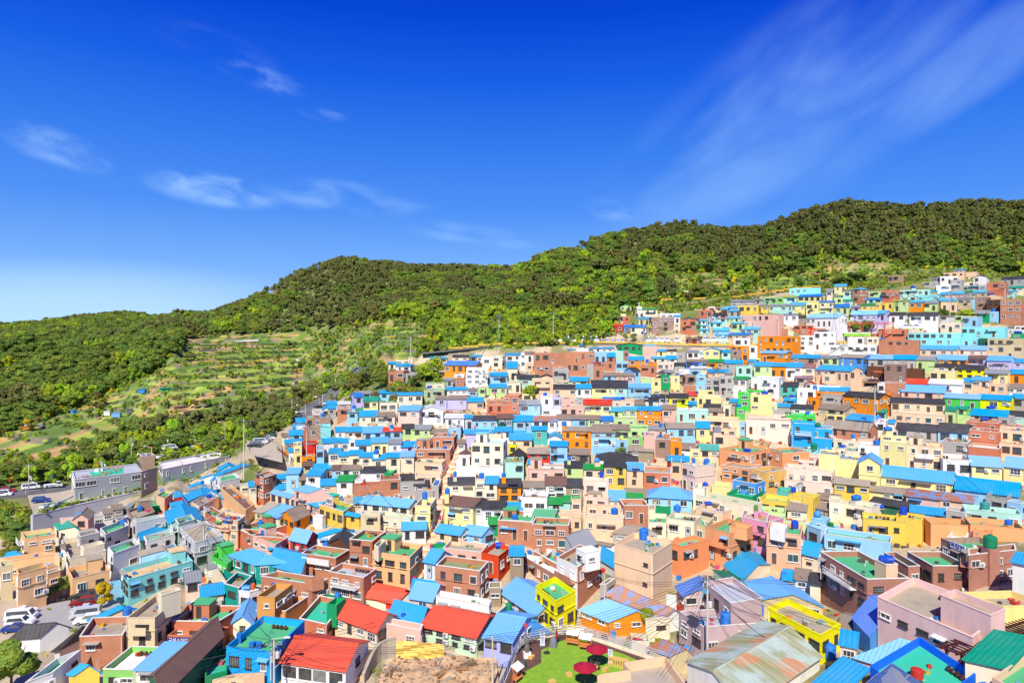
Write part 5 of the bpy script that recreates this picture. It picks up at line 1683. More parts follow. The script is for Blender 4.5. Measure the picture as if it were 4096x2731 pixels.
    e['gz'] = gz+org.z
    return wall_o, roof_o
def doorMB(dk):
    k = ('dmb', dk)
    if k not in _wl:
        m = MB(); m.box((0, -.04, 1.0), (.95, .10, 2.0)); m.box((0, -.115, 1.35), (.5, .02, .6), 2); _wl[k] = m
    return _wl[k]
# ---- descriptions
RW = {'g': 'pitched', 'p': 'sloping', 's': 'pitched', 'h': 'hipped', 'H': 'hipped', 'e': 'gabled', 'G': 'gabled'}
FW = {'g': 'green', 't': 'turquoise', 'c': 'bare concrete', 'y': 'grey', 'w': 'white', 'u': 'brown', 'k': 'dark', 'o': 'sandy', '1': 'green', 'm': 'mossy', 'a': 'aqua'}
def rdesc(e):
    if e['rt'] == 'f': 
        return 'flat %s roof' % FW[e['rc']] if (e['rc'] in FW and (e['v0'] > 1560)) else 'flat roof'
    return '%s %s roof' % (RW[e['rt']], SH[e['rc']][1])
def nst(e): return max(1, round(e['vis_h']/2.7))
def hdesc(e): return '%s house with %s' % (wname(e['wc']), rdesc(e))
def region(e):
    u = (e['u0']+e['u1'])/2; v = e['v0']
    a = 'far left' if u < 900 else 'left' if u < 1700 else 'middle' if u < 2500 else 'right' if u < 3300 else 'far right'
    b_ = 'top row' if v < 1300 else 'upper slope' if v < 1560 else 'middle slope' if v < 1850 else 'lower slope' if v < 2200 else 'front row'
    return a, b_
def neigh(e):
    uc = (e['u0']+e['u1'])/2; vc = e['v0']+e['h']/2; o = {}
    for h in HOUSES:
        if h is e: continue
        hu = (h['u0']+h['u1'])/2; hv = h['v0']+h['h']/2; dx = hu-uc; dy = hv-vc; d = math.hypot(dx, dy)
        if d > 260: continue
        k = ('left of' if dx > 0 else 'right of') if abs(dx) > abs(dy)*1.3 else ('above' if dy > 0 else 'below')
        if k not in o or d < o[k][0]: o[k] = (d, h)
    return o
def labels():
    used = {}
    base = [hdesc(e) for e in HOUSES]
    ind = [e for e in HOUSES if e['ind']]
    cands = {}
    for e in ind:
        size = 'small ' if e['w'] < 45 else 'wide ' if e['w'] > 150 else ''; st = nst(e); tl = 'tall ' if e['vis_h'] > 6.5 else ''
        d = size+tl+hdesc(e); nb = neigh(e); c = [d]
        nm = lambda h: '%s house' % wname(h['wc'])
        rn = lambda h: '%s one' % rdesc(h)
        ks = list(nb.items()); ks.sort(key=lambda t: t[1][0])
        a, b_ = region(e)
        for k, (dd, h) in ks: c.append('%s, %s the %s' % (d, k, nm(h)))
        for i in range(len(ks)):
            for j in range(i+1, len(ks)): c.append('%s, %s the %s and %s the %s' % (d, ks[i][0], nm(ks[i][1][1]), ks[j][0], nm(ks[j][1][1])))
        c += ['%s, %s, %s' % (x, a, b_) for x in c[:5]]
        cands[e['id']] = c
    # rounds: a phrase is good when no other house could be meant by it
    from collections import Counter
    # every phrase that would be true of each house (also of the small ones)
    truth = Counter()
    for cs in cands.values():
        for x in set(cs): truth[x] += 1
    for e in ind:
        e['label'] = None
        for x in cands[e['id']][1:] if True else []:
            if len(x.split()) <= 16 and truth[x] == 1: e['label'] = x; break
        if e['label'] is None:
            for x in reversed(cands[e['id']]):
                if len(x.split()) <= 13: e['label'] = x+(', row %d px' % 0 if False else ''); break
    groups = {}
    for e in ind: groups.setdefault(e['label'], []).append(e)
    ordn = ['leftmost', 'second from left', 'third from left', 'fourth from left', 'fifth from left', 'sixth from left', 'seventh from left']
    for l, g in groups.items():
        if len(g) > 1:
            g.sort(key=lambda e: e['u0'])
            for i, e in enumerate(g): e['label'] = l+', '+(ordn[i] if i < len(g)-1 or i == 0 else 'rightmost')
labels()
TANKS = []
def build_house(e):
    P = e['P']; fm = (P[0]+P[1])/2; org = Vector((fm.x, fm.y, hgt(fm.x, fm.y)))
    if e['ind']:
        root = empty('house', org); tag(root, e['label'], 'house', 'houses of the hillside village'); e['root'] = root
        w_, r_ = house_block(e, root, org)
        for k, g in enumerate(e['wings']):
            house_block(g, root, org, wing=True)
    else:
        house_block(e, None, org)
        for g in e['wings']: house_block(g, None, org)
EXCL = [[(-99, 2731), (0, 2545), (0, 2420), (280, 2390), (400, 2340), (560, 2430), (440, 2500), (330, 2510), (210, 2540), (170, 2731)],
 [(-99, 2200), (-99, 1700), (128, 1900), (1000, 1700), (1140, 1650), (1250, 1600), (1330, 1560), (1480, 1470), (1700, 1490), (1500, 1600), (1290, 1620), (1180, 1700), (1130, 1760), (1140, 1900), (1080, 1960), (960, 1900), (730, 1960), (128, 2130), (90, 2200)],
 [(1990, 2760), (2070, 2560), (2280, 2505), (2660, 2640), (2720, 2760)], [(1420, 2760), (1500, 2575), (1800, 2590), (2000, 2650), (2010, 2760)],
 [(1400, 2731), (1440, 2731), (1600, 2500), (1720, 2300), (1780, 2100), (1850, 1900), (1960, 1740), (1990, 1600), (1960, 1600), (1900, 1740), (1810, 1860), (1760, 2000), (1690, 2200), (1560, 2440)],
 [(3390, 1620), (3510, 1620), (3510, 1500), (3400, 1500)], [(850, 2330), (900, 2270), (860, 2380), (780, 2400)], [(1640, 1440), (2700, 1370), (2700, 1340), (1640, 1400)], [(2340, 1160), (2860, 1160), (3300, 1120), (3300, 1175), (2980, 1230), (2860, 1235), (2800, 1270), (2560, 1240), (2340, 1200)],
 [(2400, 1320), (2400, 1400), (3060, 1400), (3060, 1345), (2600, 1330)], [(1650, 1440), (1860, 1460), (1760, 1530), (1620, 1580), (1560, 1560)], [(3500, 1110), (3680, 1100), (3740, 1135), (3640, 1160), (3500, 1165)]]
GC = 6; gu = np.arange(0, 4096, GC)+GC/2; gv = np.arange(1150, 2731, GC)+GC/2; GU, GV = np.meshgrid(gu, gv); cov = ~vinpoly(GU, GV, VILL)
for p_ in EXCL: cov |= vinpoly(GU, GV, p_)
def mark(e):
    P = e['P']; gz = min(hgt(p.x, p.y) for p in P)-.5; gz = min(gz, e['zt']-e['vis_h'])
    polys = [[proj(p) for p in P]]
    for i in range(4):
        a, b = P[i], P[(i+1) % 4]; polys.append([proj(a), proj(b), proj((b.x, b.y, gz)), proj((a.x, a.y, gz))])
    if e['rt'] in 'gGhHe':
        q = P if e['rt'] not in 'eG' else [P[1], P[2], P[3], P[0]]; mB = (q[1]+q[2])/2; mA = (q[0]+q[3])/2; r = Vector((0, 0, e['rise'])); polys.append([proj(q[0]), proj(q[1]), proj(mB+r), proj(mA+r)])
    for pl_ in polys:
        us__ = [p[0] for p in pl_]; vs__ = [p[1] for p in pl_]
        i0 = max(0, int((min(us__))/GC)); i1 = min(len(gu), int(max(us__)/GC)+1); j0 = max(0, int((min(vs__)-1150)/GC)); j1 = min(len(gv), int((max(vs__)-1150)/GC)+1)
        if i1 <= i0 or j1 <= j0: continue
        cov[j0:j1, i0:i1] |= vinpoly(GU[j0:j1, i0:i1], GV[j0:j1, i0:i1], pl_)
for e in EN: mark(e)
fr_ = random.Random(21); nfill = 0
PALW = ['w', 'w', 'w', 'cr', 'cr', 'cr', 'gy', 'ly', 'lb', 'mi', 'lp', 'gy', 'bg', 'gy2', 'br', 'lg', 'tn', 'w', 'cr']; PALR = ['gb', 'gb', 'gc', 'gy', 'gk', 'fc', 'fc', 'fg', 'pb', 'gs', 'pc', 'ft']
for pas in range(3):
    for j in range(len(gv)-2, 1, -1):
        i = 0
        while i < len(gu):
            if cov[j, i]: i += 1; continue
            i2 = i
            while i2 < len(gu) and not cov[j, i2]: i2 += 1
            v = gv[j]; Yg = hit(gu[(i+i2)//2], v); m = F/Yg; maxw = fr_.uniform(5.5, 9)*m; wpx = min((i2-i)*GC, maxw)
            if wpx < max(14, 1.6*m): i = i2; continue
            ni = int(wpx/GC); im = i+ni//2; jj = j
            while jj > 0 and not cov[jj, min(im, len(gu)-1)]: jj -= 1
            run = (j-jj)*GC
            if run < max(10, 1.2*m) or fr_.random() < (.0 if run > 3*m else .35): i += max(1, ni); continue
            hp_ = min(run*.75, fr_.uniform(2.4, 4.8)*m)
            if hp_ < 5: i += max(1, ni); continue
            wc = fr_.choice(PALW); rf = fr_.choice(PALR)
            e = {'x': set(), 's': fr_.choice([0, 0, fr_.uniform(-.25, .25)*wpx]), 'y': None, 'u0': gu[i]-GC/2, 'v0': v-hp_, 'w': wpx, 'h': hp_, 'u1': gu[i]+wpx, 'vb': v, 'wc': wc, 'rt': rf[0], 'rc': rf[1:], 'R': min(run-hp_, 3.2*m)*.8, 'area': 1, 'ind': False, 'wings': [], 'host': None, 'id': 9999, 'fill': 1}
            geom(e); mark(e); EN.append(e); HOUSES.append(e); nfill += 1; i += max(1, ni)
print('fillers', nfill, 'houses', len(HOUSES))
for e in HOUSES: build_house(e)
me = bpy.data.meshes.new('far_houses'); me.from_pydata(sink.v, [], sink.f)
for m in sink.mats: me.materials.append(m)
me.polygons.foreach_set('material_index', sink.m); ul = me.uv_layers.new(name='UVMap'); ul.data.foreach_set('uv', [x for p in sink.uv for x in p]); me.update()
fh = bpy.data.objects.new('house_cluster', me); C.objects.link(fh); tag(fh, 'small pastel houses and outbuildings packed between the larger houses of the hillside', 'houses', kind='stuff')
# ---------------------------------------------------------------- fine labels: same wording gets an order from the left
ORD = ['leftmost', 'second from left', 'third from left', 'fourth from left', 'fifth from left', 'sixth from left', 'seventh from left', 'eighth from left', 'ninth from left', 'tenth from left', 'eleventh from left', 'twelfth from left', 'thirteenth from left', 'fourteenth from left', 'fifteenth from left', 'sixteenth from left', 'seventeenth from left', 'eighteenth from left', 'nineteenth from left', 'twentieth from left']
PEND = []
def pend(o, label, cat, group=None):
    tag(o, label, cat, group); PEND.append(o); return o
def finish_labels():
    from collections import Counter
    ct = Counter(o['label'] for o in PEND)
    for o in PEND:
        l = o['label']
        if ct[l] > 1 and len(l.split()) > 12 and ' with ' in l: o['label'] = l[:l.rindex(' with ')]
    g = {}
    for o in PEND: g.setdefault(o['label'], []).append(o)
    for l, os_ in g.items():
        if len(os_) < 2: continue
        os_.sort(key=lambda o: o.location.x/max(1, o.location.y))
        for i, o in enumerate(os_):
            o['label'] = l+', '+('rightmost' if i == len(os_)-1 and i else ORD[i] if i < 20 else 'number %d from left' % (i+1))
def roof_at(u, v, only=None):
    """first roof the line of sight meets: returns point and house entry"""
    best = None; a = (u-CU)/F; s = -(v-HV)/F
    for e in EN:
        if only and e not in only: continue
        if e['rt'] != 'f' or not (e['u0']-60 < u < e['u1']+60): continue
        zr = e.get('zr', e['zt'])
        if s >= -1e-4: continue
        Y = zr/s
        if Y < 40: continue
        x = a*Y
        if inpoly(x, Y, [(p.x, p.y) for p in e['P']]) and (best is None or Y < best[0].y): best = (Vector((x, Y, zr)), e)
    return best
def any_house(u, v):
    c = [e for e in EN if e['u0']-6 <= u <= e['u1']+6 and e['v0']-e['R']-14 <= v <= e['vb']+4]
    return min(c, key=lambda e: abs(v-e['v0'])+abs(u-(e['u0']+e['u1'])/2)*.2) if c else None
# ---------------------------------------------------------------- water tanks
def tankmesh(kind, col):
    k = ('tank', kind, col)
    if k in _wl: return _wl[k]
    m = MB(); l = MB(); mt = std('tank_'+col, {'blue': '2a7ad2', 'lblue': '4a9ae0', 'navy': '1f4fc0', 'green': '17885a', 'red': 'c8382a', 'grey': '90949a', 'orange': 'd8641e', 'brown': '8a5130', 'dark': '2e3236', 'teal': '3f9a96', 'olive': '5f9040', 'silver': 'c3c9c9'}[col], .45)
    if kind == 'c':
        p = [(.42, 0), (.47, .02)]
        for i in range(6): p += [(.47, .12+i*.13), (.50, .15+i*.13), (.50, .19+i*.13), (.47, .22+i*.13)]
        p += [(.47, .90), (.36, .97), (.16, 1.02)]; m.lathe(p, n=18); l.lathe([(.17, .99), (.17, 1.07), (.13, 1.10), (0, 1.10)], n=12)
    elif kind == 'b':   # ball / onion
        m.lathe([(.30, 0), (.44, .14), (.5, .38), (.46, .64), (.30, .86), (.14, .95)], n=16); l.lathe([(.15, .93), (.15, 1.0), (0, 1.02)], n=10)
    elif kind == 'r':   # lying, rounded
        for i in range(14):
            a0, a1 = 2*math.pi*i/14, 2*math.pi*(i+1)/14
            for x0, x1, r0, r1 in ((-.72, -.62, .30, .46), (-.62, -.2, .46, .46), (-.2, -.15, .46, .49), (-.15, .15, .49, .49), (.15, .2, .49, .46), (.2, .62, .46, .46), (.62, .72, .46, .30)):
                m.face([(x0, math.sin(a0)*r0, .48+math.cos(a0)*r0), (x1, math.sin(a0)*r1, .48+math.cos(a0)*r1), (x1, math.sin(a1)*r1, .48+math.cos(a1)*r1), (x0, math.sin(a1)*r0, .48+math.cos(a1)*r0)], smooth=True)
        for x, s in ((-.72, 1), (.72, -1)): m.face([(x, math.sin(2*math.pi*i/14)*.30*s, .48+math.cos(2*math.pi*i/14)*.30) for i in range(14)])
        m.box((-.4, 0, .03), (.12, .8, .10)); m.box((.4, 0, .03), (.12, .8, .10)); l.lathe([(.2, .93), (.2, 1.02), (0, 1.04)], n=12)
    else:               # box with ribs
        m.box((0, 0, .48), (.92, .92, .96))
        for s in (-1, 1):
            for x in (-.3, 0, .3): m.box((x, s*.465, .48), (.06, .03, .90)); m.box((s*.465, x, .48), (.03, .06, .90))
        l.box((0, 0, .985), (.97, .97, .06)); l.lathe([(.16, 1.0), (.16, 1.06), (0, 1.07)], n=10)
    _wl[k] = (m.mesh('tank_body', [mt]), l.mesh('tank_lid', [mt])); return _wl[k]
TK = """
@ 1660 1720 3.92
467 310 65 60 c blue|625 735 58 85 c blue|1045 760 80 90 c blue|1390 735 70 65 c blue|345 870 90 80 b blue|505 1000 75 80 c blue|150 1090 75 110 c blue|883 1445 60 75 c blue|1820 890 60 40 c lblue|1562 1400 85 80 c blue|530 110 35 70 c lblue
@ 2180 1740 3.92
420 320 70 35 r lblue|380 395 55 60 c blue|815 430 90 80 b lblue|1360 395 50 75 c blue|1585 315 60 75 c blue|885 665 60 95 x navy|1090 1240 110 100 c blue|1810 35 50 50 c navy|2075 1240 110 150 c blue|1550 1560 145 130 c blue|2330 440 50 80 c blue
@ 2760 1740 3.92
900 95 60 50 c navy|895 265 90 50 x navy|1640 300 55 40 x navy|1210 335 65 50 c navy|60 445 50 75 c blue|262 485 90 120 c blue|238 800 85 70 b navy|655 740 80 100 c lblue|1240 495 100 50 r lblue|290 1105 95 65 r navy|1625 900 70 90 c navy|1945 230 95 100 c green|1035 1190 60 100 c olive|1090 1245 115 85 r navy|775 1415 130 130 b olive|1645 1465 105 130 c navy|2000 1290 110 115 b lblue|2200 1480 75 110 x green
@ 3300 1740 2.955
210 155 70 40 r navy|615 130 60 70 c blue|370 775 100 70 r blue|640 865 95 45 r navy|925 940 80 95 c navy|2195 770 90 95 c blue|1890 875 95 85 c teal|2170 1060 80 60 c blue|2300 1080 90 70 c blue|1955 1330 140 150 c green|730 1510 145 90 r navy|640 1450 90 100 x lblue
@ 0 1740 2.94
420 1130 70 70 c blue|483 1350 60 60 c blue|950 970 70 70 c lblue|1095 1270 70 65 c blue|1450 1065 60 70 c blue|1645 895 60 65 c blue|1910 680 50 45 c blue|2060 1415 60 70 c blue|425 1465 35 60 c navy
@ 700 1840 3.357
365 325 50 50 c blue|412 475 60 65 c navy|455 505 55 35 x navy|708 850 80 75 c blue|1145 905 80 95 c blue|1195 1035 85 105 c blue|1990 575 65 65 c lblue|2030 1210 90 115 c blue|10 1280 40 80 c blue
@ 1300 1940 3.357
25 880 80 110 c blue|1645 120 60 80 c blue|1340 190 70 100 c blue|170 1550 80 110 c blue|1965 500 50 65 c blue|2320 850 70 70 r navy|565 330 40 60 x dark
@ 1950 2020 3.357
370 195 75 70 c blue|150 580 95 80 r navy|2100 465 120 160 c blue|560 700 55 90 x blue|1530 1000 35 80 c navy
@ 1950 2264 3.357
285 620 80 130 c green|2090 1475 110 170 c red|2180 1340 120 100 c red|1690 990 75 85 x lblue
@ 2600 2264 3.357
1020 805 140 200 c blue|1475 640 90 130 x blue|240 870 75 110 c navy|495 1240 90 140 c lblue|80 1560 160 260 c green|1800 195 90 110 c blue
@ 3260 2198 2.813
805 150 140 85 r navy|165 1235 135 180 c blue|1805 940 120 110 x red|1880 900 110 90 x red|1150 1440 130 110 c red
@ 0 2198 2.94
1495 780 100 110 c blue|1990 600 85 60 c lblue|1965 690 120 90 x orange|720 1290 110 90 c blue|340 1520 90 70 r blue|520 1400 130 90 r silver
@ 700 2264 3.357
1345 300 110 110 b navy|955 325 110 70 r lblue|1050 315 60 85 c orange|1825 150 45 70 c lblue|2185 465 80 110 c blue|860 1030 60 130 x blue|1040 1095 75 75 x blue|1127 1100 75 80 x blue|555 585 45 110 x silver|605 585 50 110 x silver|840 1495 75 130 x brown
@ 1340 2264 3.357
460 555 90 95 x navy|920 740 70 110 c navy|680 490 110 80 r brown
@ 1100 1560 3.92
748 420 65 60 c blue|1240 295 60 60 c blue|1468 310 60 60 c blue|1590 1005 80 70 c blue|1175 1295 50 50 c blue|1830 600 55 60 c blue
@ 2660 1380 3.92
430 325 50 45 c navy|65 250 60 30 r lblue|195 475 55 25 x blue|500 765 45 40 c navy|1000 470 120 50 r grey|1567 770 90 50 r navy|1150 970 70 40 x blue|1350 1015 70 70 x red|1990 820 80 40 r navy|1293 1510 60 60 c navy|815 1370 125 85 x grey|2230 1095 60 50 c blue
@ 3240 1380 3.92
360 445 80 65 x blue|80 705 60 70 c blue|390 730 60 30 x blue|200 1365 65 50 x blue|290 1370 90 45 x teal|125 1280 90 70 b green|680 1470 60 80 c blue|1225 1350 110 70 r blue|1560 1485 70 40 r navy|1050 1568 90 70 c blue|2265 395 70 25 x blue
@ 3496 1380 3.92
1565 945 70 80 x navy|1835 1000 110 45 r navy|1960 1000 90 35 r navy|1735 1185 100 55 r navy|1420 1070 80 35 b dark
@ 2080 1360 3.92
970 115 50 65 c lblue|235 605 40 50 c green|395 875 60 50 c blue|1612 940 50 50 c navy|1995 360 45 60 c blue|2175 920 55 65 c blue|1770 1040 50 50 c blue|1800 1165 65 80 c blue|1870 1140 50 35 c navy|545 1330 45 60 c blue|695 1350 65 75 c blue|2205 1370 60 70 c blue|2195 1525 45 40 c blue|1985 915 50 35 c navy
@ 1500 1340 3.92
565 520 35 40 c navy|845 835 65 40 r navy|380 1245 50 45 c lblue|440 1250 35 40 c blue|262 1465 55 60 c blue
@ 3496 1000 3.92
250 615 60 35 x green|610 605 60 40 c navy|1700 495 85 30 r navy|1840 710 90 30 r navy|290 1050 50 30 r lblue|1875 965 70 45 c blue|2260 1310 110 40 r navy|140 1405 70 30 b blue
@ 2900 1000 3.92
310 835 60 30 c navy|665 845 35 35 c navy|1460 535 50 30 c blue|1785 775 55 40 x blue|1210 880 50 40 c navy|1025 1010 40 35 x navy|300 1130 35 30 c navy|655 1195 40 40 c navy|465 1315 45 40 x blue|1160 1120 40 45 c navy|1285 1265 75 55 b blue
@ 2400 1000 3.92
375 1170 45 20 r navy|1390 1085 40 40 c green|665 1320 40 35 c navy
"""
TW = {'blue': 'blue', 'lblue': 'light blue', 'navy': 'deep blue', 'green': 'green', 'red': 'red', 'grey': 'grey', 'orange': 'orange', 'brown': 'rusty brown', 'dark': 'dark', 'teal': 'teal', 'olive': 'olive green', 'silver': 'silver'}
KW = {'c': 'upright', 'b': 'rounded', 'r': 'lying', 'x': 'boxy'}
def short(e):
    h = e['host'] or e
    return '%s house with %s' % (wname(h['wc']), rdesc(h))
ox = oy = 0; kk = 1; tkr = random.Random(8)
for ln in TK.strip().split('\n'):
    if ln[0] == '@': _, a, b_, c_ = ln.split(); ox, oy, kk = float(a), float(b_), float(c_); continue
    for it in ln.split('|'):
        a = it.split(); u = ox+float(a[0])/kk; v = oy+float(a[1])/kk; wp = float(a[2])/kk; hp = float(a[3])/kk; kind, col = a[4], a[5]
        r = roof_at(u, v) if v > 1400 else None; h = r[1] if r else any_house(u, v)
        stand = False
        if r and abs(r[0].y-h['Yc']) < 22: p = r[0]
        elif h:
            Y = h['Yc']+1.5
            p = W(u, v, Y); stand = True
            for _ in range(12):
                if inpoly(p.x, p.y, [(q.x, q.y) for q in h['P']]): break
                Y += .8; p = W(u, v, Y)
        else: p = gp(u, v)
        s = wp*p.y/F*1.04; hh = hp*p.y/F*(.94 if kind != 'r' else 1.0)
        s = min(2.6, max(.7, s)); hh = min(2.8, max(.6, hh))
        root = empty('water_tank', p, tkr.uniform(-.3, .3)); bm_, lm_ = tankmesh(kind, col)
        sx = (s/1.0 if kind in 'cb' else s/1.44 if kind == 'r' else s/1.1, s if kind != 'r' else s/1.3, hh)
        o1 = place('tank_body', bm_, root, (0, 0, .06), 0, sx); place('tank_lid', lm_, root, (0, 0, .06), 0, sx)
        if stand:
            gz = h['gz'] if 'gz' in h else p.z-3; m = MB(); m.box((0, 0, (gz-p.z)/2+.03), (s*.9, s*.9, p.z-gz+.06)); m.build('plinth', wallmat(h['wc']), root)
        else:
            m = MB(); m.box((0, 0, .03), (s*.9, s*.9, .1)); m.build('plinth', M_CONC, root)
        nm = short(h) if h else 'concrete yard'
        pend(root, '%s %s water tank on the %s' % (TW[col], KW[kind], nm), 'water tank', 'water tanks on the roofs')
# ---------------------------------------------------------------- roads and walls
def ribbon(name, pts, wd, mat, skirt=.4, lift=.0, kindtag=True):
    m = MB(); n = len(pts); P = [Vector(p) for p in pts]; Lr = []; acc = 0
    for i in range(n):
        d = (P[min(n-1, i+1)]-P[max(0, i-1)]); d.z = 0; d.normalize(); s = Vector((-d.y, d.x, 0))*wd/2; Lr.append((P[i]+s+Vector((0, 0, lift)), P[i]-s+Vector((0, 0, lift))))
    for i in range(n-1):
        a0, b0 = Lr[i]; a1, b1 = Lr[i+1]; ln_ = (P[i+1]-P[i]).length
        m.face([b0, b1, a1, a0], 0, [(acc, 0), (acc+ln_, 0), (acc+ln_, wd), (acc, wd)]); dz = Vector((0, 0, skirt))
        m.face([b0-dz, b1-dz, b1, b0]); m.face([a0, a1, a1-dz, a0-dz]); acc += ln_
    o = m.build(name, mat)
    if kindtag: tag(o, kind='structure')
    return o
def dense(pts, step=3.0):
    out = [Vector(pts[0])]
    for a, b in zip(pts[:-1], pts[1:]):
        a = Vector(a); b = Vector(b); n = max(1, int((b-a).length/step))
        for i in range(1, n+1): out.append(a.lerp(b, i/n))
    for _ in range(3): out = [out[0]]+[(out[i-1]+out[i]*2+out[i+1])/4 for i in range(1, len(out)-1)]+[out[-1]]
    return out
M_ASPH = deck('asphalt', A_('6f6e70'), .4); M_LANE = deck('lane_concrete', A_('c6b79c'), .5); M_RWALL = deck('retaining_concrete', A_('bfc1c8'), .15); M_STONE = bricks('stone_wall', A_('a89c86'), A_('8c8370'), A_('6f6657'), 3.0)
M_WEATH = deck('weathered_concrete', A_('b9ab90'), .9, .5); M_YEL = std('yellow_paint', 'f2c230', .6); M_BRN = std('rail_brown', '6b4030', .6); M_LAWN = None
def slabwall(name, pts, hts, th, mat, label=None, cat='wall', group=None, crenel=None, cmat=None):
    """wall standing along pts (top line), going hts metres down"""
    root = empty(name, Vector((pts[len(pts)//2].x, pts[len(pts)//2].y, pts[len(pts)//2].z-hts)))
    m = MB(); c = MB(); o = root.location
    for a, b in zip(pts[:-1], pts[1:]):
        d = b-a; d.z = 0
        if d.length < .01: continue
        n = Vector((-d.y, d.x, 0)).normalized()*th/2; ps = [a+n-o, a-n-o, b-n-o, b+n-o]; dz = Vector((0, 0, hts))
        P8 = [p-dz for p in ps]+ps
        for q in ((1, 2, 6, 5), (3, 0, 4, 7), (4, 5, 6, 7), (0, 1, 5, 4), (2, 3, 7, 6)):
            uvb = None; m.face([P8[i] for i in q])
        n2_ = n*1.25; ps = [a+n2_-o, a-n2_-o, b-n2_-o, b+n2_-o]; dz2 = Vector((0, 0, .12)); P8 = ps+[p+dz2 for p in ps]
        for q in ((1, 2, 6, 5), (3, 0, 4, 7), (4, 5, 6, 7)): c.face([P8[i] for i in q])
    m.build('wall_body', mat, root); c.build('coping', cmat or mat, root)
    return pend(root, label, cat, group)
# left retaining wall under the grey office building
rw = [Vector((onz(128, 2061, -42.0).x, onz(128, 2061, -42.0).y, -42.0)), onz(298, 2017, -42.0), onz(408, 1993, -41.9), W(633, 1951, 183), W(730, 1930, 189), W(830, 1903, 197)]
slabwall('retaining_wall', dense(rw, 8), 6.5, .6, M_RWALL, 'long blue grey retaining wall below the slate grey building', 'retaining wall')
side = [rw[0], rw[0]+Vector((-3.5, 22, 0))]; slabwall('retaining_wall', side, 6.5, .6, M_RWALL, 'short return of the blue grey retaining wall above the shrubs', 'retaining wall')
# asphalt road from the left edge round to the hilltop
rd = [W(-500, 2090, 176), W(-150, 2050, 178), W(0, 2015, 180), W(120, 1998, 183), W(240, 1972, 186), W(300, 1955, 190), W(450, 1905, 198), W(640, 1835, 210), W(800, 1800, 219), W(960, 1765, 230), W(1070, 1735, 235), W(1140, 1700, 238), W(1190, 1670, 243), W(1250, 1635, 250), W(1330, 1598, 258), W(1420, 1570, 268), W(1475, 1545, 280), W(1460, 1500, 292)]
road = [Vector((p.x, p.y, max(p.z, hgt(p.x, p.y)+.55))) for p in dense(rd, 4)]; ribbon('road', road, 8.0, M_ASPH, 2.5)
gw = [p+Vector((0, 0, .85)) for p in road]
def offs(pts, o):
    out_ = []
    for i, p in enumerate(pts):
        d = pts[min(len(pts)-1, i+1)]-pts[max(0, i-1)]; d.z = 0; d.normalize(); out_.append(p+Vector((-d.y, d.x, 0))*o)
    return out_
slabwall('road_parapet', offs(gw, 4.1)[26:], 1.6, .3, M_GREYP, 'grey kerb wall along the far side of the asphalt road', 'wall')
mk = MB()
for i in range(2, len(road)-2, 2):
    a, b = road[i]+Vector((0, 0, .02)), road[i+1]+Vector((0, 0, .02)); d = (b-a); d.z = 0; n = Vector((-d.y, d.x, 0)).normalized()*.09; mk.face([a-n, b-n, b+n, a+n])
mo = mk.build('road_marking', std('road_yellow', 'e8c23a')); tag(mo, kind='structure')
# plateau behind the retaining wall, car park of the office building
pl = MB(); q = [W(133, 2058, 158.5), W(298, 2017, 170.5), W(408, 1990, 173.5), W(640, 1940, 188), W(830, 1893, 200), W(640, 1850, 207), W(450, 1915, 195), W(240, 1985, 181), W(110, 2010, 177)]
pl.face([Vector((p.x, p.y, -42.15)) for p in q][::1]); po = pl.build('forecourt', M_LANE); tag(po, kind='structure')
# concrete yards and lanes
def sheetpoly(name, px, mat, lift=.12, z=None):
    m = MB(); P = [gp(u, v) for u, v in px] if z is None else [onz(u, v, z) for u, v in px]
    if z is None:
        zc = sum(p.z for p in P)/len(P)
    m.face([p+Vector((0, 0, lift)) for p in P]); o = m.build(name, mat); return tag(o, kind='structure')
LOT = [(30, 2545), (0, 2490), (20, 2448), (285, 2398), (400, 2360), (520, 2440), (440, 2490), (330, 2500), (215, 2530), (130, 2570)]
zl = hgt(gp(230, 2440).x, gp(230, 2440).y)+.45
LOTP = [onz(u, v, zl) for u, v in LOT]
lm = MB(); lm.face(LOTP[::-1]); 
for i in range(len(LOTP)):
    a, b = LOTP[i], LOTP[(i+1) % len(LOTP)]; dz = Vector((0, 0, 2)); lm.face([a, b, b-dz, a-dz])
tag(lm.build('car_park', deck('lot_asphalt', A_('a9a7a4'), .3)), kind='structure')
# upper village road with its yellow parapet
up = [W(1690, 1458, 262), W(1720, 1452, 262), W(1800, 1440, 262), W(1900, 1416, 264), W(1965, 1404, 266), W(2040, 1402, 266), W(2150, 1396, 268), W(2260, 1388, 268), W(2400, 1388, 269), W(2600, 1392, 269), W(2760, 1392, 268), W(2950, 1390, 267), W(3080, 1388, 266), W(3300, 1385, 266), W(3500, 1376, 266), W(3700, 1342, 268), W(4000, 1335, 268), W(4300, 1330, 268)]
upr = [Vector((p.x, p.y, max(p.z, hgt(p.x, p.y)+.3))) for p in dense(up, 4)]; ribbon('road', upr, 7.5, M_ASPH, .5)
par_ = offs([p+Vector((0, 0, .95)) for p in upr], -3.8)
def crenels(name, pts, step, label, mat, cell=(1.1, .3, .55)):
    root = empty(name, pts[len(pts)//2]-Vector((0, 0, 1.5))); o = root.location; m = MB(); c = MB(); acc = 0
    for a, b in zip(pts[:-1], pts[1:]):
        d = b-a; dh = Vector((d.x, d.y, 0)); L_ = dh.length
        if L_ < .01: continue
        an = math.atan2(d.y, d.x); mid = (a+b)/2-o; m.box((mid.x, mid.y, mid.z-.35), (L_+.05, .3, .7), 0, an)
        acc += L_
        while acc > step: acc -= step; p = b-o; c.box((p.x, p.y, p.z+cell[2]/2-.02), cell, 0, an)
    m.build('wall_body', mat, root); c.build('crenel', mat, root)['kind'] = 'stuff'; return pend(root, label, 'parapet')
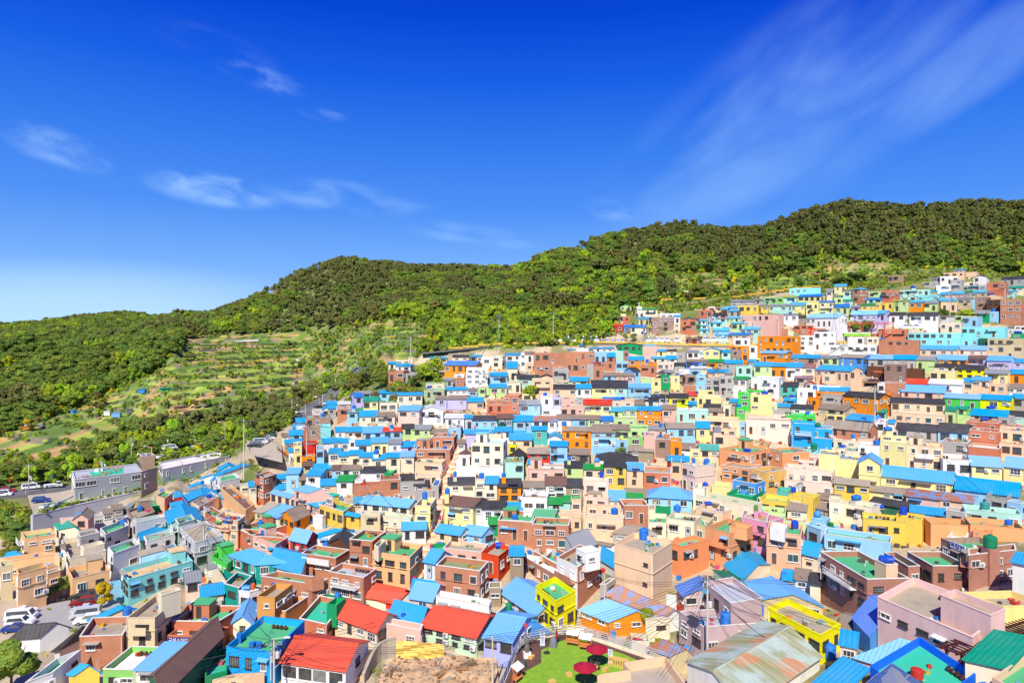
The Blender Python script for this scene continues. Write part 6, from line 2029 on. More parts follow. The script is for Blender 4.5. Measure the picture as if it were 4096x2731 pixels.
i1 = [i for i, p in enumerate(par_) if 1780 < proj(p)[0] < 3060]
crenels('road_parapet', [par_[i] for i in i1], 2.1, 'long yellow crenellated parapet of the village road below the tents', std('parapet_yellow', 'dcb84a'), (.9, .25, .4))
slabwall('retaining_wall', [p-Vector((0, 0, 2.4)) for p in [par_[i]+Vector((0, .1, 0)) for i in i1]], 6, .5, M_WEATH, 'streaked concrete retaining wall under the yellow parapet', 'retaining wall')
bk_ = [W(1670, 1447, 268), W(1760, 1415, 270), W(1860, 1392, 272), W(1960, 1378, 274), W(2040, 1362, 275), W(2200, 1352, 277), W(2380, 1350, 278)]
slabwall('retaining_wall', dense(bk_, 5), 9, .5, M_WEATH, 'weathered concrete wall with black streaks behind the bannered road', 'retaining wall')
def railing(pts, h, label, mat, cat='railing', every=2.2, rails=(1.0, .5, .12), rad=.045, name='railing', group=None, bars=0):
    root = empty(name, pts[len(pts)//2]); o = root.location; m = MB(); q = MB(); acc = 0
    for a, b in zip(pts[:-1], pts[1:]):
        for f_ in rails: m.tube(a-o+Vector((0, 0, h*f_)), b-o+Vector((0, 0, h*f_)), rad, n=5, caps=False)
        L_ = (b-a).length; n = max(1, int(L_/every))
        for i in range(n): p = a.lerp(b, i/n)-o; q.box((p.x, p.y, p.z+h/2), (rad*2.4, rad*2.4, h))
        if bars:
            n = max(1, int(L_/bars))
            for i in range(n): p = a.lerp(b, i/n)-o; m.box((p.x, p.y, p.z+h*.55), (.03, .03, h*.9))
    m.build('rail', mat, root); q.build('posts', mat, root)['kind'] = 'stuff'; return pend(root, label, cat, group)
fp = [p+Vector((0, 0, 0)) for p in dense([b_+Vector((0, .6, 0)) for b_ in bk_]+[W(2460, 1343, 280)], 5)]
railing(fp, 1.6, 'dark green mesh fence on top of the weathered concrete wall', std('fence_green', '35504a'), 'fence', 2.5, (1.0, .66, .33, .05), .05, 'fence')
# yellow road band across the wooded slope
for px, lab in (([(2380, 1183), (2480, 1193), (2560, 1196), (2640, 1196), (2760, 1191), (2822, 1189)], 'yellow edged hillside road above the cream chapel'), ([(2930, 1186), (3020, 1172), (3100, 1162), (3170, 1150), (3285, 1140)], 'yellow edged hillside road behind the aqua building')):
    pts = dense([W(u, v, hit(u, v+14)-1.5) for u, v in px], 4); crenels('road_parapet', pts, 1.8, 'orange '+lab, std('road_orange', 'd9aa3c'), (1.2, .25, .22))
    slabwall('retaining_wall', [p-Vector((0, 0, 1.5)) for p in pts], 4.5, .6, M_STONE, 'rubble retaining wall under the '+lab, 'retaining wall')
# ---------------------------------------------------------------- long staircase lane with pink lanterns
st = [(2000, 1520), (1965, 1600), (1930, 1700), (1880, 1745), (1845, 1800), (1820, 1860), (1800, 1900), (1780, 1960), (1762, 2010), (1745, 2080), (1728, 2150), (1700, 2230), (1680, 2300), (1630, 2370), (1560, 2480), (1520, 2570), (1470, 2640), (1430, 2720)]
sp_ = dense([gp(u, v) for u, v in st], 1.2); sm = MB(); so_ = sp_[len(sp_)//2].copy()
for i in range(len(sp_)-1):
    a, b = sp_[i], sp_[i+1]; d = b-a; an = math.atan2(d.y, d.x); m_ = (a+b)/2-so_; sm.box((m_.x, m_.y, max(a.z, b.z)-so_.z-.6), (math.hypot(d.x, d.y)+.02, 2.4, 2.0), i % 2, an)
r_ = empty('stairway', so_); sm.build('steps', [deck('step_peach', A_('e6b48c'), .4), deck('step_cream', A_('e9d6b8'), .4)], r_); pend(r_, 'long straight stairway climbing between the houses from front to middle', 'stairway')
def lantern_mesh(col):
    k = ('lantern', col)
    if k not in _wl:
        m = MB(); m.lathe([(.02, .02), (.14, 0), (.17, -.2), (.17, -.45), (.12, -.62), (.02, -.64)], n=8); m.tube((0, 0, .0), (0, 0, .25), .012, n=4); _wl[k] = m.mesh('lantern', [std('lantern_'+col, {'pink': 'e0387a', 'red': 'd8322a', 'white': 'f0eeea', 'blue': '3866c0'}[col], .6)])
    return _wl[k]
lr = random.Random(4); 
def lanterns(pts, cols, step, hh, label, group, size=1.6, side=1.0):
    acc = 0; lst = []
    for a, b in zip(pts[:-1], pts[1:]):
        acc += (b-a).length
        if acc > step: acc = 0; lst.append(b)
    wire = MB(); o = pts[0]
    for i, p in enumerate(lst):
        c = cols[i % len(cols)]; dz = hh-.12*abs(math.sin(i*1.3))*2
        q_ = place('lantern', lantern_mesh(c), None, p+Vector((side, 0, dz)), 0, size*lr.uniform(.85, 1.1)); pend(q_, c+' '+label, 'lantern', group)
    for a, b in zip(lst[:-1], lst[1:]): wire.tube(a+Vector((side, 0, hh+.25))-o, b+Vector((side, 0, hh+.25))-o, .02, n=3, caps=False)
    w_ = wire.build('lantern_wire', std('wire', '3a3a3a'), None, o); pend(w_, 'thin wire carrying the '+group, 'wire')
lanterns(sp_[6:-4], ['pink'], 5.2, 2.3, 'paper lantern hanging beside the long stairway', 'pink lanterns along the stairway', 1.5, 1.1)
lanterns(offs(road, 4.0)[6:50], ['red', 'white', 'blue', 'white'], 4.0, 3.2, 'festival lantern on the string along the lower road', 'festival lanterns along the lower road', 1.3, 0)
lanterns([p+Vector((0, -1.2, -.5)) for p in fp], ['pink', 'red'], 3.6, 1.3, 'lantern on the string below the green mesh fence', 'pink lanterns below the mesh fence', 1.5, 0)
# coloured banners on the fence
for i, (u, v, col) in enumerate([(1810, 1403, 'd8322a'), (1822, 1404, '2a9a8a'), (1831, 1402, 'e8a020'), (1838, 1401, 'f0eeea'), (1846, 1399, '2aa0d0'), (1860, 1397, '2080c0'), (1878, 1394, 'c82a3a'), (1890, 1390, '2050b0'), (1900, 1388, 'b02838'), (1911, 1387, 'f08a1a'), (1922, 1386, 'f09a1a'), (1932, 1383, 'f0961a'), (1942, 1380, 'c8341a'), (1954, 1377, 'f08a1a')]):
    p = W(u, v, 268.5-.0*i); m = MB()
    wd = .95; 
    for s in (0, 1): m.box((0, 0, .95*s-.5+.0), (wd, .04, .93), 0)
    o = m.build('banner', std('banner_'+col, col), None, p); pend(o, '%s cloth banner hung on the mesh fence' % {'d8': 'red', '2a9': 'teal'}.get(col[:2], {'2a': 'teal', 'e8': 'amber', 'f0': 'orange', '20': 'blue', 'c8': 'crimson', 'b0': 'dark red'}.get(col[:2], 'white') if col != 'f0eeea' else 'white'), 'banner', 'coloured banners on the fence')
# ---------------------------------------------------------------- street poles, lamps, wires
M_POLE = deck('pole_concrete', A_('cfc7b6'), .3); M_WIRE = std('wire', '3a3a3a')
def pole(u, v, vt, arms=2, name='utility_pole', Y=None, label=None, r=.16, boxes=1):
    p = W(u, v, Y) if Y else gp(u, v); h = (v-vt)*p.y/F; root = empty(name, p, lr.uniform(-.5, .5)); m = MB(); m.tube((0, 0, -2.5), (0, 0, h), r, r*.62, 10); m.build('pole_shaft', M_POLE, root)
    for i in range(arms):
        a = MB(); z = h-.5-i*.9; a.box((0, 0, z), (2.0-.3*i, .1, .1)); 
        for x in (-.9, -.45, .45, .9): a.lathe([(.05, z+.05), (.06, z+.16), (.03, z+.22)], (x*(1-.12*i), 0, 0), 6)
        a.build('cross_arm', M_STEEL, root)
    if boxes:
        b = MB(); b.lathe([(0, h*.62), (.24, h*.62), (.26, h*.62+.7), (.1, h*.62+.78), (0, h*.62+.8)], (.42, 0, 0), 10); b.build('transformer', std('transformer', 'd9d6cc'), root)
    return pend(root, label, 'utility pole', None), p+Vector((0, 0, h))
PT = {}
for nm, u, v, vt, ar, Y, lab, r in [
 ('a', 115, 2010, 1855, 1, 181, 'concrete utility pole beside the car park at the left edge', .17), ('b', 525, 1845, 1745, 2, 214, 'steel utility pole rising from the woods behind the office building', .16),
 ('c', 975, 1880, 1675, 1, 176, 'tall concrete pole beside the blue roofs below the road', .17), ('d', 1168, 1690, 1590, 2, 240, 'concrete pole with three arms beside the parked cars', .16), ('e', 1222, 1660, 1615, 1, 245, 'short utility pole in the row of parked cars', .15),
 ('f', 1290, 1640, 1575, 1, 250, 'utility pole by the red roofed stalls', .15), ('g', 1540, 1500, 1410, 1, 262, 'utility pole on the wooded bank left of the brick terrace house', .16), ('h', 1643, 1440, 1338, 1, 266, 'tall utility pole beside the yellow slide', .17),
 ('i', 1996, 1395, 1255, 2, 265, 'tall utility pole beside the red and green booth', .18), ('j', 2213, 1385, 1248, 1, 266, 'tall utility pole at the left end of the white tents', .18), ('k', 2575, 1380, 1265, 1, 266, 'utility pole between the two groups of white tents', .16),
 ('l', 2830, 1385, 1245, 1, 264, 'utility pole standing before the green shed', .16), ('m', 3080, 1300, 1165, 0, 282, 'slim pole in front of the green house', .13), ('n', 3335, 1325, 1215, 2, 272, 'utility pole before the white house with sky blue roof', .17),
 ('o', 3600, 1290, 1175, 2, 280, 'utility pole left of the white walled house', .16), ('p', 3800, 1325, 1165, 2, 275, 'utility pole left of the yellow railed deck', .18), ('q', 4020, 1310, 1150, 2, 275, 'utility pole in front of the brown brick house', .18),
 ('r', 3372, 1520, 1380, 2, 228, 'utility pole before the apricot house with blue hipped roof', .17), ('s', 3500, 1735, 1540, 2, 172, 'leaning utility pole wrapped with cables beside the orange house', .17), ('t', 1226, 1880, 1690, 2, 180, 'utility pole before the red and yellow corner house', .16),
 ('u', 1940, 1660, 1490, 1, 205, 'utility pole before the red brick house', .15), ('v', 815, 2250, 2095, 2, 128, 'utility pole tangled with wires before the light grey house', .15), ('w', 1512, 2110, 1965, 1, 143, 'white pole in front of the long blue roof', .16),
 ('x', 1096, 2745, 2560, 2, 84, 'concrete utility pole in front of the sky blue house', .16), ('y', 2830, 2640, 2300, 2, 88, 'utility pole with two transformers before the mauve pink house', .17), ('z', 1970, 2735, 2540, 1, 86, 'utility pole at the left corner of the lawn terrace', .15), ('A', 2418, 2480, 2290, 1, 104, 'grey utility pole between the brick tower and the tall peach block', .13), ('B', 2662, 1680, 1560, 1, 196, 'concrete pole beside the pink house', .14), ('C', 2875, 1555, 1470, 1, 222, 'pole in front of the grey houses', .14)]:
    o, PT[nm] = pole(u, v, vt, ar, 'utility_pole', Y, lab, r, boxes=nm in 'abiysxqvp')
def wires(pairs, label, n=3, sag=1.2, r=.022):
    o0 = pairs[0][0]; m = MB()
    for a, b in pairs:
        for k in range(n):
            q = None; dx = Vector((.35*(k-(n-1)/2), 0, -.25*k))
            for i in range(9):
                t = i/8; p = a.lerp(b, t)+dx-Vector((0, 0, sag*4*t*(1-t)))-o0
                if q is not None: m.tube(q, p, r, n=3, caps=False)
                q = p
    w_ = m.build('overhead_wires', M_WIRE, None, o0); pend(w_, label, 'overhead wires')
wires([(PT['x'], PT['z']), (PT['z'], PT['y']), (W(560, 2700, 80), PT['x']), (PT['x'], W(1300, 2560, 92)), (PT['z'], W(2700, 2450, 96))], 'bundle of dark overhead wires crossing the front rooftops to the lawn terrace', 4)
wires([(PT['y'], W(3390, 2400, 92)), (PT['y'], W(2640, 2690, 76)), (PT['y'], PT['A']), (PT['y'], W(3100, 2560, 84)), (PT['y'], W(2500, 2560, 86)), (PT['y'], W(3900, 2280, 105))], 'dark overhead wires spreading from the pole before the mauve pink house', 3)
wires([(PT['v'], PT['w']), (PT['v'], PT['c']), (PT['v'], W(1050, 2330, 118)), (PT['w'], PT['t'])], 'thin overhead wires over the light grey house', 2)
wires([(PT['a'], PT['b']), (PT['b'], PT['c']), (PT['c'], PT['d']), (PT['d'], PT['f']), (PT['f'], PT['g']), (PT['g'], PT['h']), (PT['h'], PT['i']), (PT['i'], PT['j']), (PT['j'], PT['k']), (PT['k'], PT['l']), (PT['l'], PT['n']), (PT['n'], PT['p']), (PT['p'], PT['q'])], 'overhead wires running along the road from pole to pole', 2, 2.0)
wires([(PT['s'], W(3900, 1640, 178)), (PT['s'], PT['r']), (PT['s'], W(3300, 1850, 160)), (PT['s'], W(4096, 2100, 120))], 'overhead wires fanning out from the leaning cable wrapped pole', 2, 1.5)
wr_ = random.Random(31)
for nm in list('cdhijklmnopqrstuvwxyBC'):
    tp = PT[nm]; hs = sorted((e for e in HOUSES if e['zt'] < tp.z-1), key=lambda e: (e['P'][1]-tp).length)[:14]
    if len(hs) < 3: continue
    wires([(tp, e['P'][wr_.choice([0, 1, 2])]+Vector((0, 0, .2))) for e in wr_.sample(hs, min(8, len(hs)))], 'thin service wires fanning from the '+' '.join([o for o in PEND if o.name.startswith('utility_pole') and abs(o.location.x-tp.x) < .01 and abs(o.location.y-tp.y) < .01][0]['label'].split()[:10]), 1, .6, .02+.00012*tp.y)
def lamp(u, v, vt, Y, lab, side=1):
    p = W(u, v, Y); h = (v-vt)*Y/F; root = empty('street_lamp', p); m = MB(); m.tube((0, 0, -1.5), (0, 0, h), .10, .07, 8); m.build('lamp_post', M_POLE, root); a = MB(); a.tube((0, 0, h), (side*1.6, 0, h+.25), .05, n=6); a.build('lamp_arm', M_POLE, root); l = MB(); l.box((side*1.9, 0, h+.25), (.7, .28, .16)); l.build('lamp_head', std('lamp_head', 'e8e8e4'), root); pend(root, lab, 'street lamp')
for a in [(103, 2012, 1930, 180, 'street lamp leaning beside the pole at the left car park'), (606, 1800, 1788, 186, 'small street lamp on the roof of the tan brick stair tower', -1), (1277, 1640, 1590, 250, 'street lamp beside the parked cars on the curve', -1), (1560, 1480, 1450, 262, 'street lamp above the brick terrace house'), (1640, 1440, 1402, 264, 'street lamp beside the tall pole at the slide'), (1873, 1425, 1350, 262, 'tall street lamp before the coloured banners'), (2693, 1385, 1315, 262, 'white street lamp before the tents'), (2604, 1380, 1310, 262, 'white street lamp between two tents'), (1088, 2600, 2555, 84.5, 'street lamp arm on the pole before the sky blue house'), (900, 1745, 1690, 224, 'street lamp above the flat white building', -1)]: lamp(*a)
# ---------------------------------------------------------------- vehicles
CS = .84
def carmesh(kind, col):
    k = ('car', kind, col)
    if k in _wl: return _wl[k]
    Ln, Wd = {'sedan': (4.6, 1.8), 'suv': (4.6, 1.85), 'van': (5.1, 1.9), 'truck': (5.0, 1.8)}[kind]; b = MB(); g = MB(); w = Wd/2; x = Ln/2
    hood, roofz = {'sedan': (.92, 1.42), 'suv': (1.02, 1.68), 'van': (1.1, 1.95), 'truck': (1.0, 1.9)}[kind]
    prof = {'sedan': [(-x, .35), (-x, .80), (-x+.1, .98), (-x*.66, 1.0), (-x*.66, 1.0), (x*.42, .98), (x*.86, .86), (x, .66), (x, .35)], 'suv': [(-x, .4), (-x+.02, 1.05), (x*.40, 1.05), (x*.88, .95), (x, .72), (x, .4)], 'van': [(-x, .4), (-x, 1.1), (x*.70, 1.1), (x*.95, .98), (x, .7), (x, .4)], 'truck': [(-x, .55), (-x, .72), (x*.32, .72), (x*.32, 1.1), (x*.92, 1.08), (x, .8), (x, .4), (x*.3, .4), (x*.3, .55)]}[kind]
    n = len(prof)
    for s in (-1, 1): b.face([(px, s*w, pz) for px, pz in (prof if s < 0 else prof[::-1])], smooth=False)
    for i in range(n):
        p, q = prof[i], prof[(i+1) % n]; b.face([(p[0], -w, p[1]), (p[0], w, p[1]), (q[0], w, q[1]), (q[0], -w, q[1])])
    cab = {'sedan': (-x*.62, -x*.32, x*.14, x*.44), 'suv': (-x*.96, -x*.84, x*.22, x*.50), 'van': (-x*.98, -x*.95, x*.58, x*.82), 'truck': (x*.36, x*.38, x*.78, x*.92)}[kind]; c0, c1, c2, c3 = cab; base = prof[2][1] if kind != 'truck' else 1.08; wi = w-.16
    T = [(c1, -wi, roofz), (c2, -wi, roofz), (c2, wi, roofz), (c1, wi, roofz)]; B = [(c0, -w+.03, base-.02), (c3, -w+.03, base-.02), (c3, w-.03, base-.02), (c0, w-.03, base-.02)]
    b.face(T)
    for i in range(4): b.face([B[i], B[(i+1) % 4], T[(i+1) % 4], T[i]])
    def inset(P4, k_=.13, o=.012):
        c_ = sum((Vector(p) for p in P4), Vector())/4; nn = (Vector(P4[1])-Vector(P4[0])).cross(Vector(P4[2])-Vector(P4[0])).normalized(); g.face([Vector(p).lerp(c_, k_)+nn*o for p in P4])
    for i in range(4): inset([B[i], B[(i+1) % 4], T[(i+1) % 4], T[i]])
    if kind == 'truck': b.box((-x*.36, 0, .98), (x*1.28, Wd, .06)); b.box((-x*.36, -w, 1.1), (x*1.28, .05, .3)); b.box((-x*.36, w, 1.1), (x*1.28, .05, .3))
    wh = MB(); wh.tube((0, -.11, 0), (0, .11, 0), .33, n=14, mi=0); wh.tube((0, -.125, 0), (0, .125, 0), .19, n=10, mi=1)
    hl = MB(); hl.box((x-.03, 0, .68), (.08, .34, .15))
    _wl[k] = (b.mesh('car_body', [std('car_'+col, col, .28, 0, 0)]), g.mesh('car_windows', [M_GL]), wh.mesh('wheel', [std('tyre', '1f1f20', .8), M_STEEL]), hl.mesh('headlight', [std('headlight', 'f4f2e6', .2)]), Ln, Wd); return _wl[k]
CN = {'f2f2f0': 'white', 'c9cbce': 'silver', '2c2f33': 'black', '8d1620': 'dark red', 'c01f2e': 'red', '23408c': 'blue', '6d7177': 'grey', 'e0b020': 'yellow'}
def car(kind, col, p, az, where):
    a = carmesh(kind, col); root = empty('parked_car' if kind != 'truck' else 'pickup_truck', p, az); root.scale = (CS,)*3; place('car_body', a[0], root, (0, 0, 0)); place('car_windows', a[1], root, (0, 0, 0))
    for sx in (-.3, .3):
        for sy in (-1, 1): place('wheel', a[2], root, (sx*a[4], sy*(a[5]/2-.09), .33))
    for sy in (-1, 1): place('headlight', a[3], root, (0, sy*a[5]*.33, 0))
    pend(root, '%s %s %s' % (CN[col], {'sedan': 'car', 'suv': 'large car', 'van': 'van', 'truck': 'small flatbed truck'}[kind], where), 'car' if kind != 'truck' else 'truck', 'vehicles parked in and above the village')
wh_, sv_, bk2, dr_, rd_, bl_, gr_ = 'f2f2f0', 'c9cbce', '2c2f33', '8d1620', 'c01f2e', '23408c', '6d7177'
def vd(az): return math.radians(az)
for i, (u, v, kd, cl_) in enumerate([(92, 2455, 'sedan', wh_), (86, 2477, 'van', wh_), (82, 2500, 'suv', wh_), (68, 2524, 'sedan', bl_)]):
    p = onz(u, v, zl+.02); car(kd, cl_, p, vd(12), 'parked at the left side of the walled car park')
for i, (u, v, kd, cl_) in enumerate([(330, 2395, 'suv', bk2), (333, 2420, 'suv', dr_), (338, 2446, 'sedan', sv_), (342, 2468, 'van', sv_), (352, 2490, 'suv', wh_)]):
    p = onz(u, v, zl+.02); car(kd, cl_, p, vd(198), 'parked at the right side of the walled car park')
for u, v, kd, cl_, z, az, wh2 in [(192, 2030, 'sedan', 'c9cbce', -42.1, 80, 'in the forecourt left of the slate grey building'), (230, 2024, 'sedan', 'c9cbce', -42.1, 82, 'in the forecourt close to the slate grey building'), (165, 2008, 'suv', bl_, -42.1, 20, 'behind the green fence of the forecourt')]: car(kd, cl_, onz(u, v, z), vd(az), wh2)
def onroad(u, side, kd, cl_, flip=0):
    i = min(range(len(road)), key=lambda i: abs(proj(road[i])[0]-u)); a, b = road[max(0, i-1)], road[min(len(road)-1, i+1)]; d = b-a; az = math.atan2(d.y, d.x); n = Vector((-d.y, d.x, 0)).normalized()
    car(kd, cl_, road[i]+n*side+Vector((0, 0, .02)), az+math.pi*flip, 'on the asphalt road at the edge of the woods')
for a in [(20, -2.4, 'van', wh_), (70, 1.8, 'suv', rd_), (62, -2.6, 'sedan', wh_), (160, 2.2, 'van', wh_), (242, 2.2, 'truck', wh_), (715, 2.6, 'van', wh_), (650, -2.5, 'sedan', wh_), (790, 2.8, 'truck', wh_), (860, -2.2, 'suv', gr_), (905, 2.6, 'sedan', wh_), (960, 2.6, 'sedan', gr_), (1010, -2.6, 'suv', bk2), (1128, -2.6, 'van', wh_), (1160, -2.6, 'sedan', wh_), (1190, -2.6, 'suv', gr_), (1215, 2.6, 'sedan', wh_), (1240, -2.6, 'suv', bk2), (1268, -2.6, 'sedan', gr_), (1295, -2.6, 'sedan', wh_), (1322, -2.6, 'suv', gr_)]: onroad(*a)
z2 = W(1060, 1745, 222).z
sheetpoly('car_park', [(985, 1760), (1050, 1715), (1125, 1760), (1130, 1850), (1010, 1820)], M_LANE, 0, z2)
for i in range(11):
    u = 1108-i*9.5-(i % 2)*2; v = 1722+i*5.2; car(['sedan', 'suv', 'sedan', 'van'][i % 4], [wh_, sv_, gr_, bk2, wh_, sv_, gr_][i % 7], onz(u+4, v+14, z2+.05), vd(12), 'in the tight row of the hilltop car park')
for u, kd, cl_ in [(2070, 'sedan', gr_), (2126, 'truck', bl_), (2150, 'suv', wh_), (2190, 'sedan', wh_)]:
    i = min(range(len(upr)), key=lambda i: abs(proj(upr[i])[0]-u)); a, b = upr[i-1], upr[i+1]; d = b-a; car(kd, cl_, upr[i]+Vector((0, -.6, .02)), math.atan2(d.y, d.x), 'on the road behind the yellow parapet')
# ---------------------------------------------------------------- trees one can tell apart
def tree(p, kind, h, wd, lab, nq=700, nm='tree'):
    r_ = random.Random(int(p.x*31+p.y*17)); root = empty(nm, p, 0); R = wd/2; c = MB(); H = h*.72
    crown(c, r_, R, H, h-H*.52, max(7, int(R*4)), nq, max(.13, R*.10), .2); tk = MB(); trunk(tk, r_, h*.5, max(.07, wd*.03), 5, R)
    c.build('crown', LF[kind], root); tk.build('trunk', M_BARK, root); return pend(root, lab, 'tree' if h > 2.2 else 'shrub', None)
for u, v, kd, hpx, wpx, lab, nq in [
 (45, 2790, 'oak', 235, 230, 'large leafy tree in the bottom left corner', 5200), (2583, 2540, 'lime', 100, 68, 'bright lime green tree beside the rusty roof', 1500), (405, 2445, 'gold', 118, 84, 'golden yellow bamboo clump beside the walled car park', 2200),
 (520, 2262, 'dark', 90, 48, 'dark green pointed conifer in a small yard', 900), (245, 2385, 'oak', 80, 56, 'young tree beside the peach block over the hedge', 700), (2118, 1602, 'lime', 62, 76, 'round lime green tree left of the white tiered house', 1200),
 (2970, 1502, 'lime', 40, 46, 'bright lime tree on the terrace of the mint house', 700), (1700, 1530, 'lime', 84, 84, 'bright green tree right of the brown brick terrace house', 900), (1752, 1505, 'lime', 84, 76, 'leafy tree left of the orange house with royal blue roof', 900), (1660, 1560, 'dark', 62, 60, 'dark tree standing above the boardwalk', 800),
 (1520, 1560, 'oak', 70, 80, 'broad tree above the green shrubs at the village edge', 900), (1465, 1540, 'dark', 70, 80, 'dark spreading tree by the road bend', 900), (1605, 1600, 'olive', 60, 56, 'olive toned tree beside the boardwalk', 700), (1570, 1590, 'dark', 50, 50, 'small dark tree beside the wooden boat deck', 600),
 (3528, 1292, 'dark', 34, 36, 'trimmed dark topiary before the pavilion', 600), (3425, 1330, 'oak', 48, 60, 'dense green tree behind the red steel frame', 900), (3470, 1330, 'dark', 50, 60, 'dark tree behind the red steel frame', 900), (3785, 1268, 'dark', 30, 32, 'small round tree on the stone bank', 500), (3815, 1272, 'oak', 26, 28, 'rounded shrub on the stone bank', 400), (3868, 1270, 'lime', 34, 60, 'wide lime green shrub before the grey sheds', 700),
 (975, 1985, 'olive', 60, 44, 'sparse olive bush on the slope below the curved wall', 500), (1025, 1900, 'oak', 40, 34, 'green bush on the slope below the curved wall', 400), (1000, 1880, 'olive', 48, 36, 'bare branched bush beside the concrete pole', 400),
 (2330, 1400, 'oak', 30, 30, 'small tree beside the dark green shed', 400), (2500, 1372, 'lime', 44, 40, 'light green tree behind the white tents', 500), (2535, 1372, 'oak', 40, 44, 'green tree behind the lantern string', 500), (2460, 1300, 'oak', 62, 66, 'big leafy tree beside the cream and red house', 900), (2420, 1340, 'lime', 66, 60, 'light green tree at the edge of the wood by the red hut', 900),
 (1020, 1790, 'dark', 62, 74, 'dark tree on the bank beside the flat white building', 900), (1300, 1600, 'oak', 46, 60, 'tree leaning over the road bend', 600), (2480, 1820, 'dark', 26, 56, 'dark green bushes under the light blue balcony', 500), (3365, 2240, 'oak', 30, 22, 'potted tree beside the mauve pink house', 300), (3110, 2400, 'oak', 46, 30, 'leafy bush beside the curved balcony', 400), (3825, 2245, 'oak', 44, 40, 'leafy pot plant on the roof cafe', 500),
 (3395, 2660, 'oak', 60, 34, 'leafy plants behind the bright yellow house', 500), (60, 2200, 'dark', 110, 100, 'dark leafy tree left of the retaining wall', 1500), (20, 2150, 'oak', 110, 100, 'broad green tree at the left edge below the road', 1500), (95, 2140, 'oak', 80, 80, 'bushy green tree at the corner of the retaining wall', 1200), (40, 2270, 'oak', 90, 90, 'leafy tree above the small blue tent roof', 1200), (105, 2225, 'lime', 80, 60, 'light green tree squeezed beside the retaining wall', 900), (0, 2090, 'lime', 60, 90, 'light green tree under the road at the left edge', 900)]:
    p = gp(u, v)
    if u > 1400 and v < 1420: p = W(u, v, hit(u, v+2))
    tree(p, kd, hpx*p.y/F, wpx*p.y/F, lab, nq)
for i, (u, v) in enumerate([(140, 2412), (165, 2404), (192, 2396), (218, 2387), (244, 2378), (268, 2366), (282, 2352)]): p = onz(u, v, zl+.4); tree(p, 'oak' if i % 2 else 'dark', 1.9, 2.4, 'clipped section of the hedge above the car park', 500, 'hedge')
# hedges and weeds on the plateau edge of the retaining wall
wd_ = random.Random(9); wp = []
for a, b in zip(rw[:-1], rw[1:]):
    n = int((b-a).length*1.3)
    for i in range(n): q_ = a.lerp(b, i/n); wp.append((q_.x+wd_.uniform(-.3, 1), q_.y+wd_.uniform(.6, 2.2), q_.z, wd_.uniform(.3, .8), wd_.uniform(0, 6), wd_.choice([0, 0, 1, 3])))
for u0, v0, u1, v1, n in [(1730, 1460, 1560, 1620, 60), (870, 1900, 1080, 1985, 70), (3640, 1060, 4090, 1090, 70), (2450, 1260, 2820, 1225, 160), (2840, 1225, 3060, 1180, 80), (3380, 1160, 3560, 1110, 50), (2440, 1335, 2560, 1310, 60), (3700, 1265, 3900, 1240, 40), (3480, 1135, 3700, 1120, 80), (1240, 1640, 1480, 1570, 50), (3080, 1175, 3400, 1160, 60), (0, 2110, 120, 2290, 150), (3200, 1230, 3260, 1280, 20), (1500, 1500, 1700, 1600, 260), (1500, 1470, 1760, 1520, 120), (1560, 1600, 1740, 1600, 60), (-40, 2010, 110, 2060, 160), (2880, 1430, 2960, 1410, 16), (1850, 1450, 2000, 1470, 30), (3560, 1100, 4096, 1105, 160), (3420, 1150, 3640, 1130, 90)]:
    for _ in range(n):
        t_ = wd_.random(); p = gp(u0+(u1-u0)*t_+wd_.uniform(-18, 18), v0+(v1-v0)*t_+wd_.uniform(-14, 14)); wp.append((p.x, p.y, p.z-.2, wd_.uniform(.5, 1.5)*(1.0 if p.y > 200 else .8), wd_.uniform(0, 6), wd_.choice([0, 1, 1, 2, 3])))
for _ in range(900):     # weeds and pot plants in the gaps of the village
    u = wd_.uniform(0, 4096); v = wd_.uniform(1250, 2700)
    if zone(u, v): continue
    p = gp(u, v); wp.append((p.x, p.y, p.z-.1, wd_.uniform(.2, .55), wd_.uniform(0, 6), wd_.choice([0, 0, 1, 1, 2])))
scatter_stuff('shrubs', wp, bpro, 'shrubs, weeds and pot plants in the gaps and on the edges of the village')
# ---------------------------------------------------------------- event tents
def tent(u, v, wpx, Y, lab, n=1):
    p = W(u, v, Y); s = wpx*Y/F; root = empty('event_tent', p); f = MB(); pk = MB(); b = MB(); h = 2.3; d = 3.0
    for x in (-s/2, s/2):
        for y in (0, d): f.tube((x, y, 0), (x, y, h), .05, n=6)
    R = [(-s/2, 0, h), (s/2, 0, h), (s/2, d, h), (-s/2, d, h)]; m1 = [(x*.36, d/2+(y-d/2)*.36, h+.75) for x, y, z in R]; m2 = [(x*.18, d/2+(y-d/2)*.18, h+1.35) for x, y, z in R]; top = (0, d/2, h+2.3)
    for i in range(4):
        j = (i+1) % 4; b.face([R[i], R[j], m1[j], m1[i]]); pk.face([m1[i], m1[j], m2[j], m2[i]], 0); pk.face([m2[i], m2[j], top], 1)
    vb = MB()
    for i in range(4):
        j = (i+1) % 4; a_, c_ = R[i], R[j]; vb.face([(a_[0], a_[1], h-.35), (c_[0], c_[1], h-.35), (c_[0], c_[1], h-.01), (a_[0], a_[1], h-.01)])
    f.build('tent_frame', M_FW, root); b.build('tent_roof', M_FW, root); pk.build('tent_peak', [std('tent_blue', '2458c8'), M_FW], root); vb.build('valance', std('tent_green', 'b8dc8a'), root); pend(root, lab, 'tent', 'white event tents with blue and white peaks')
for u in (2408, 2431, 2453, 2474, 2494): tent(u, 1394, 23, 265.5, 'blue peaked tent in the left row above the parapet')
for u in (2215, 2245, 2275, 2305, 2335, 2365, 2388): tent(u, 1387, 29, 266.5, 'blue peaked tent in the row above the long blue roof')
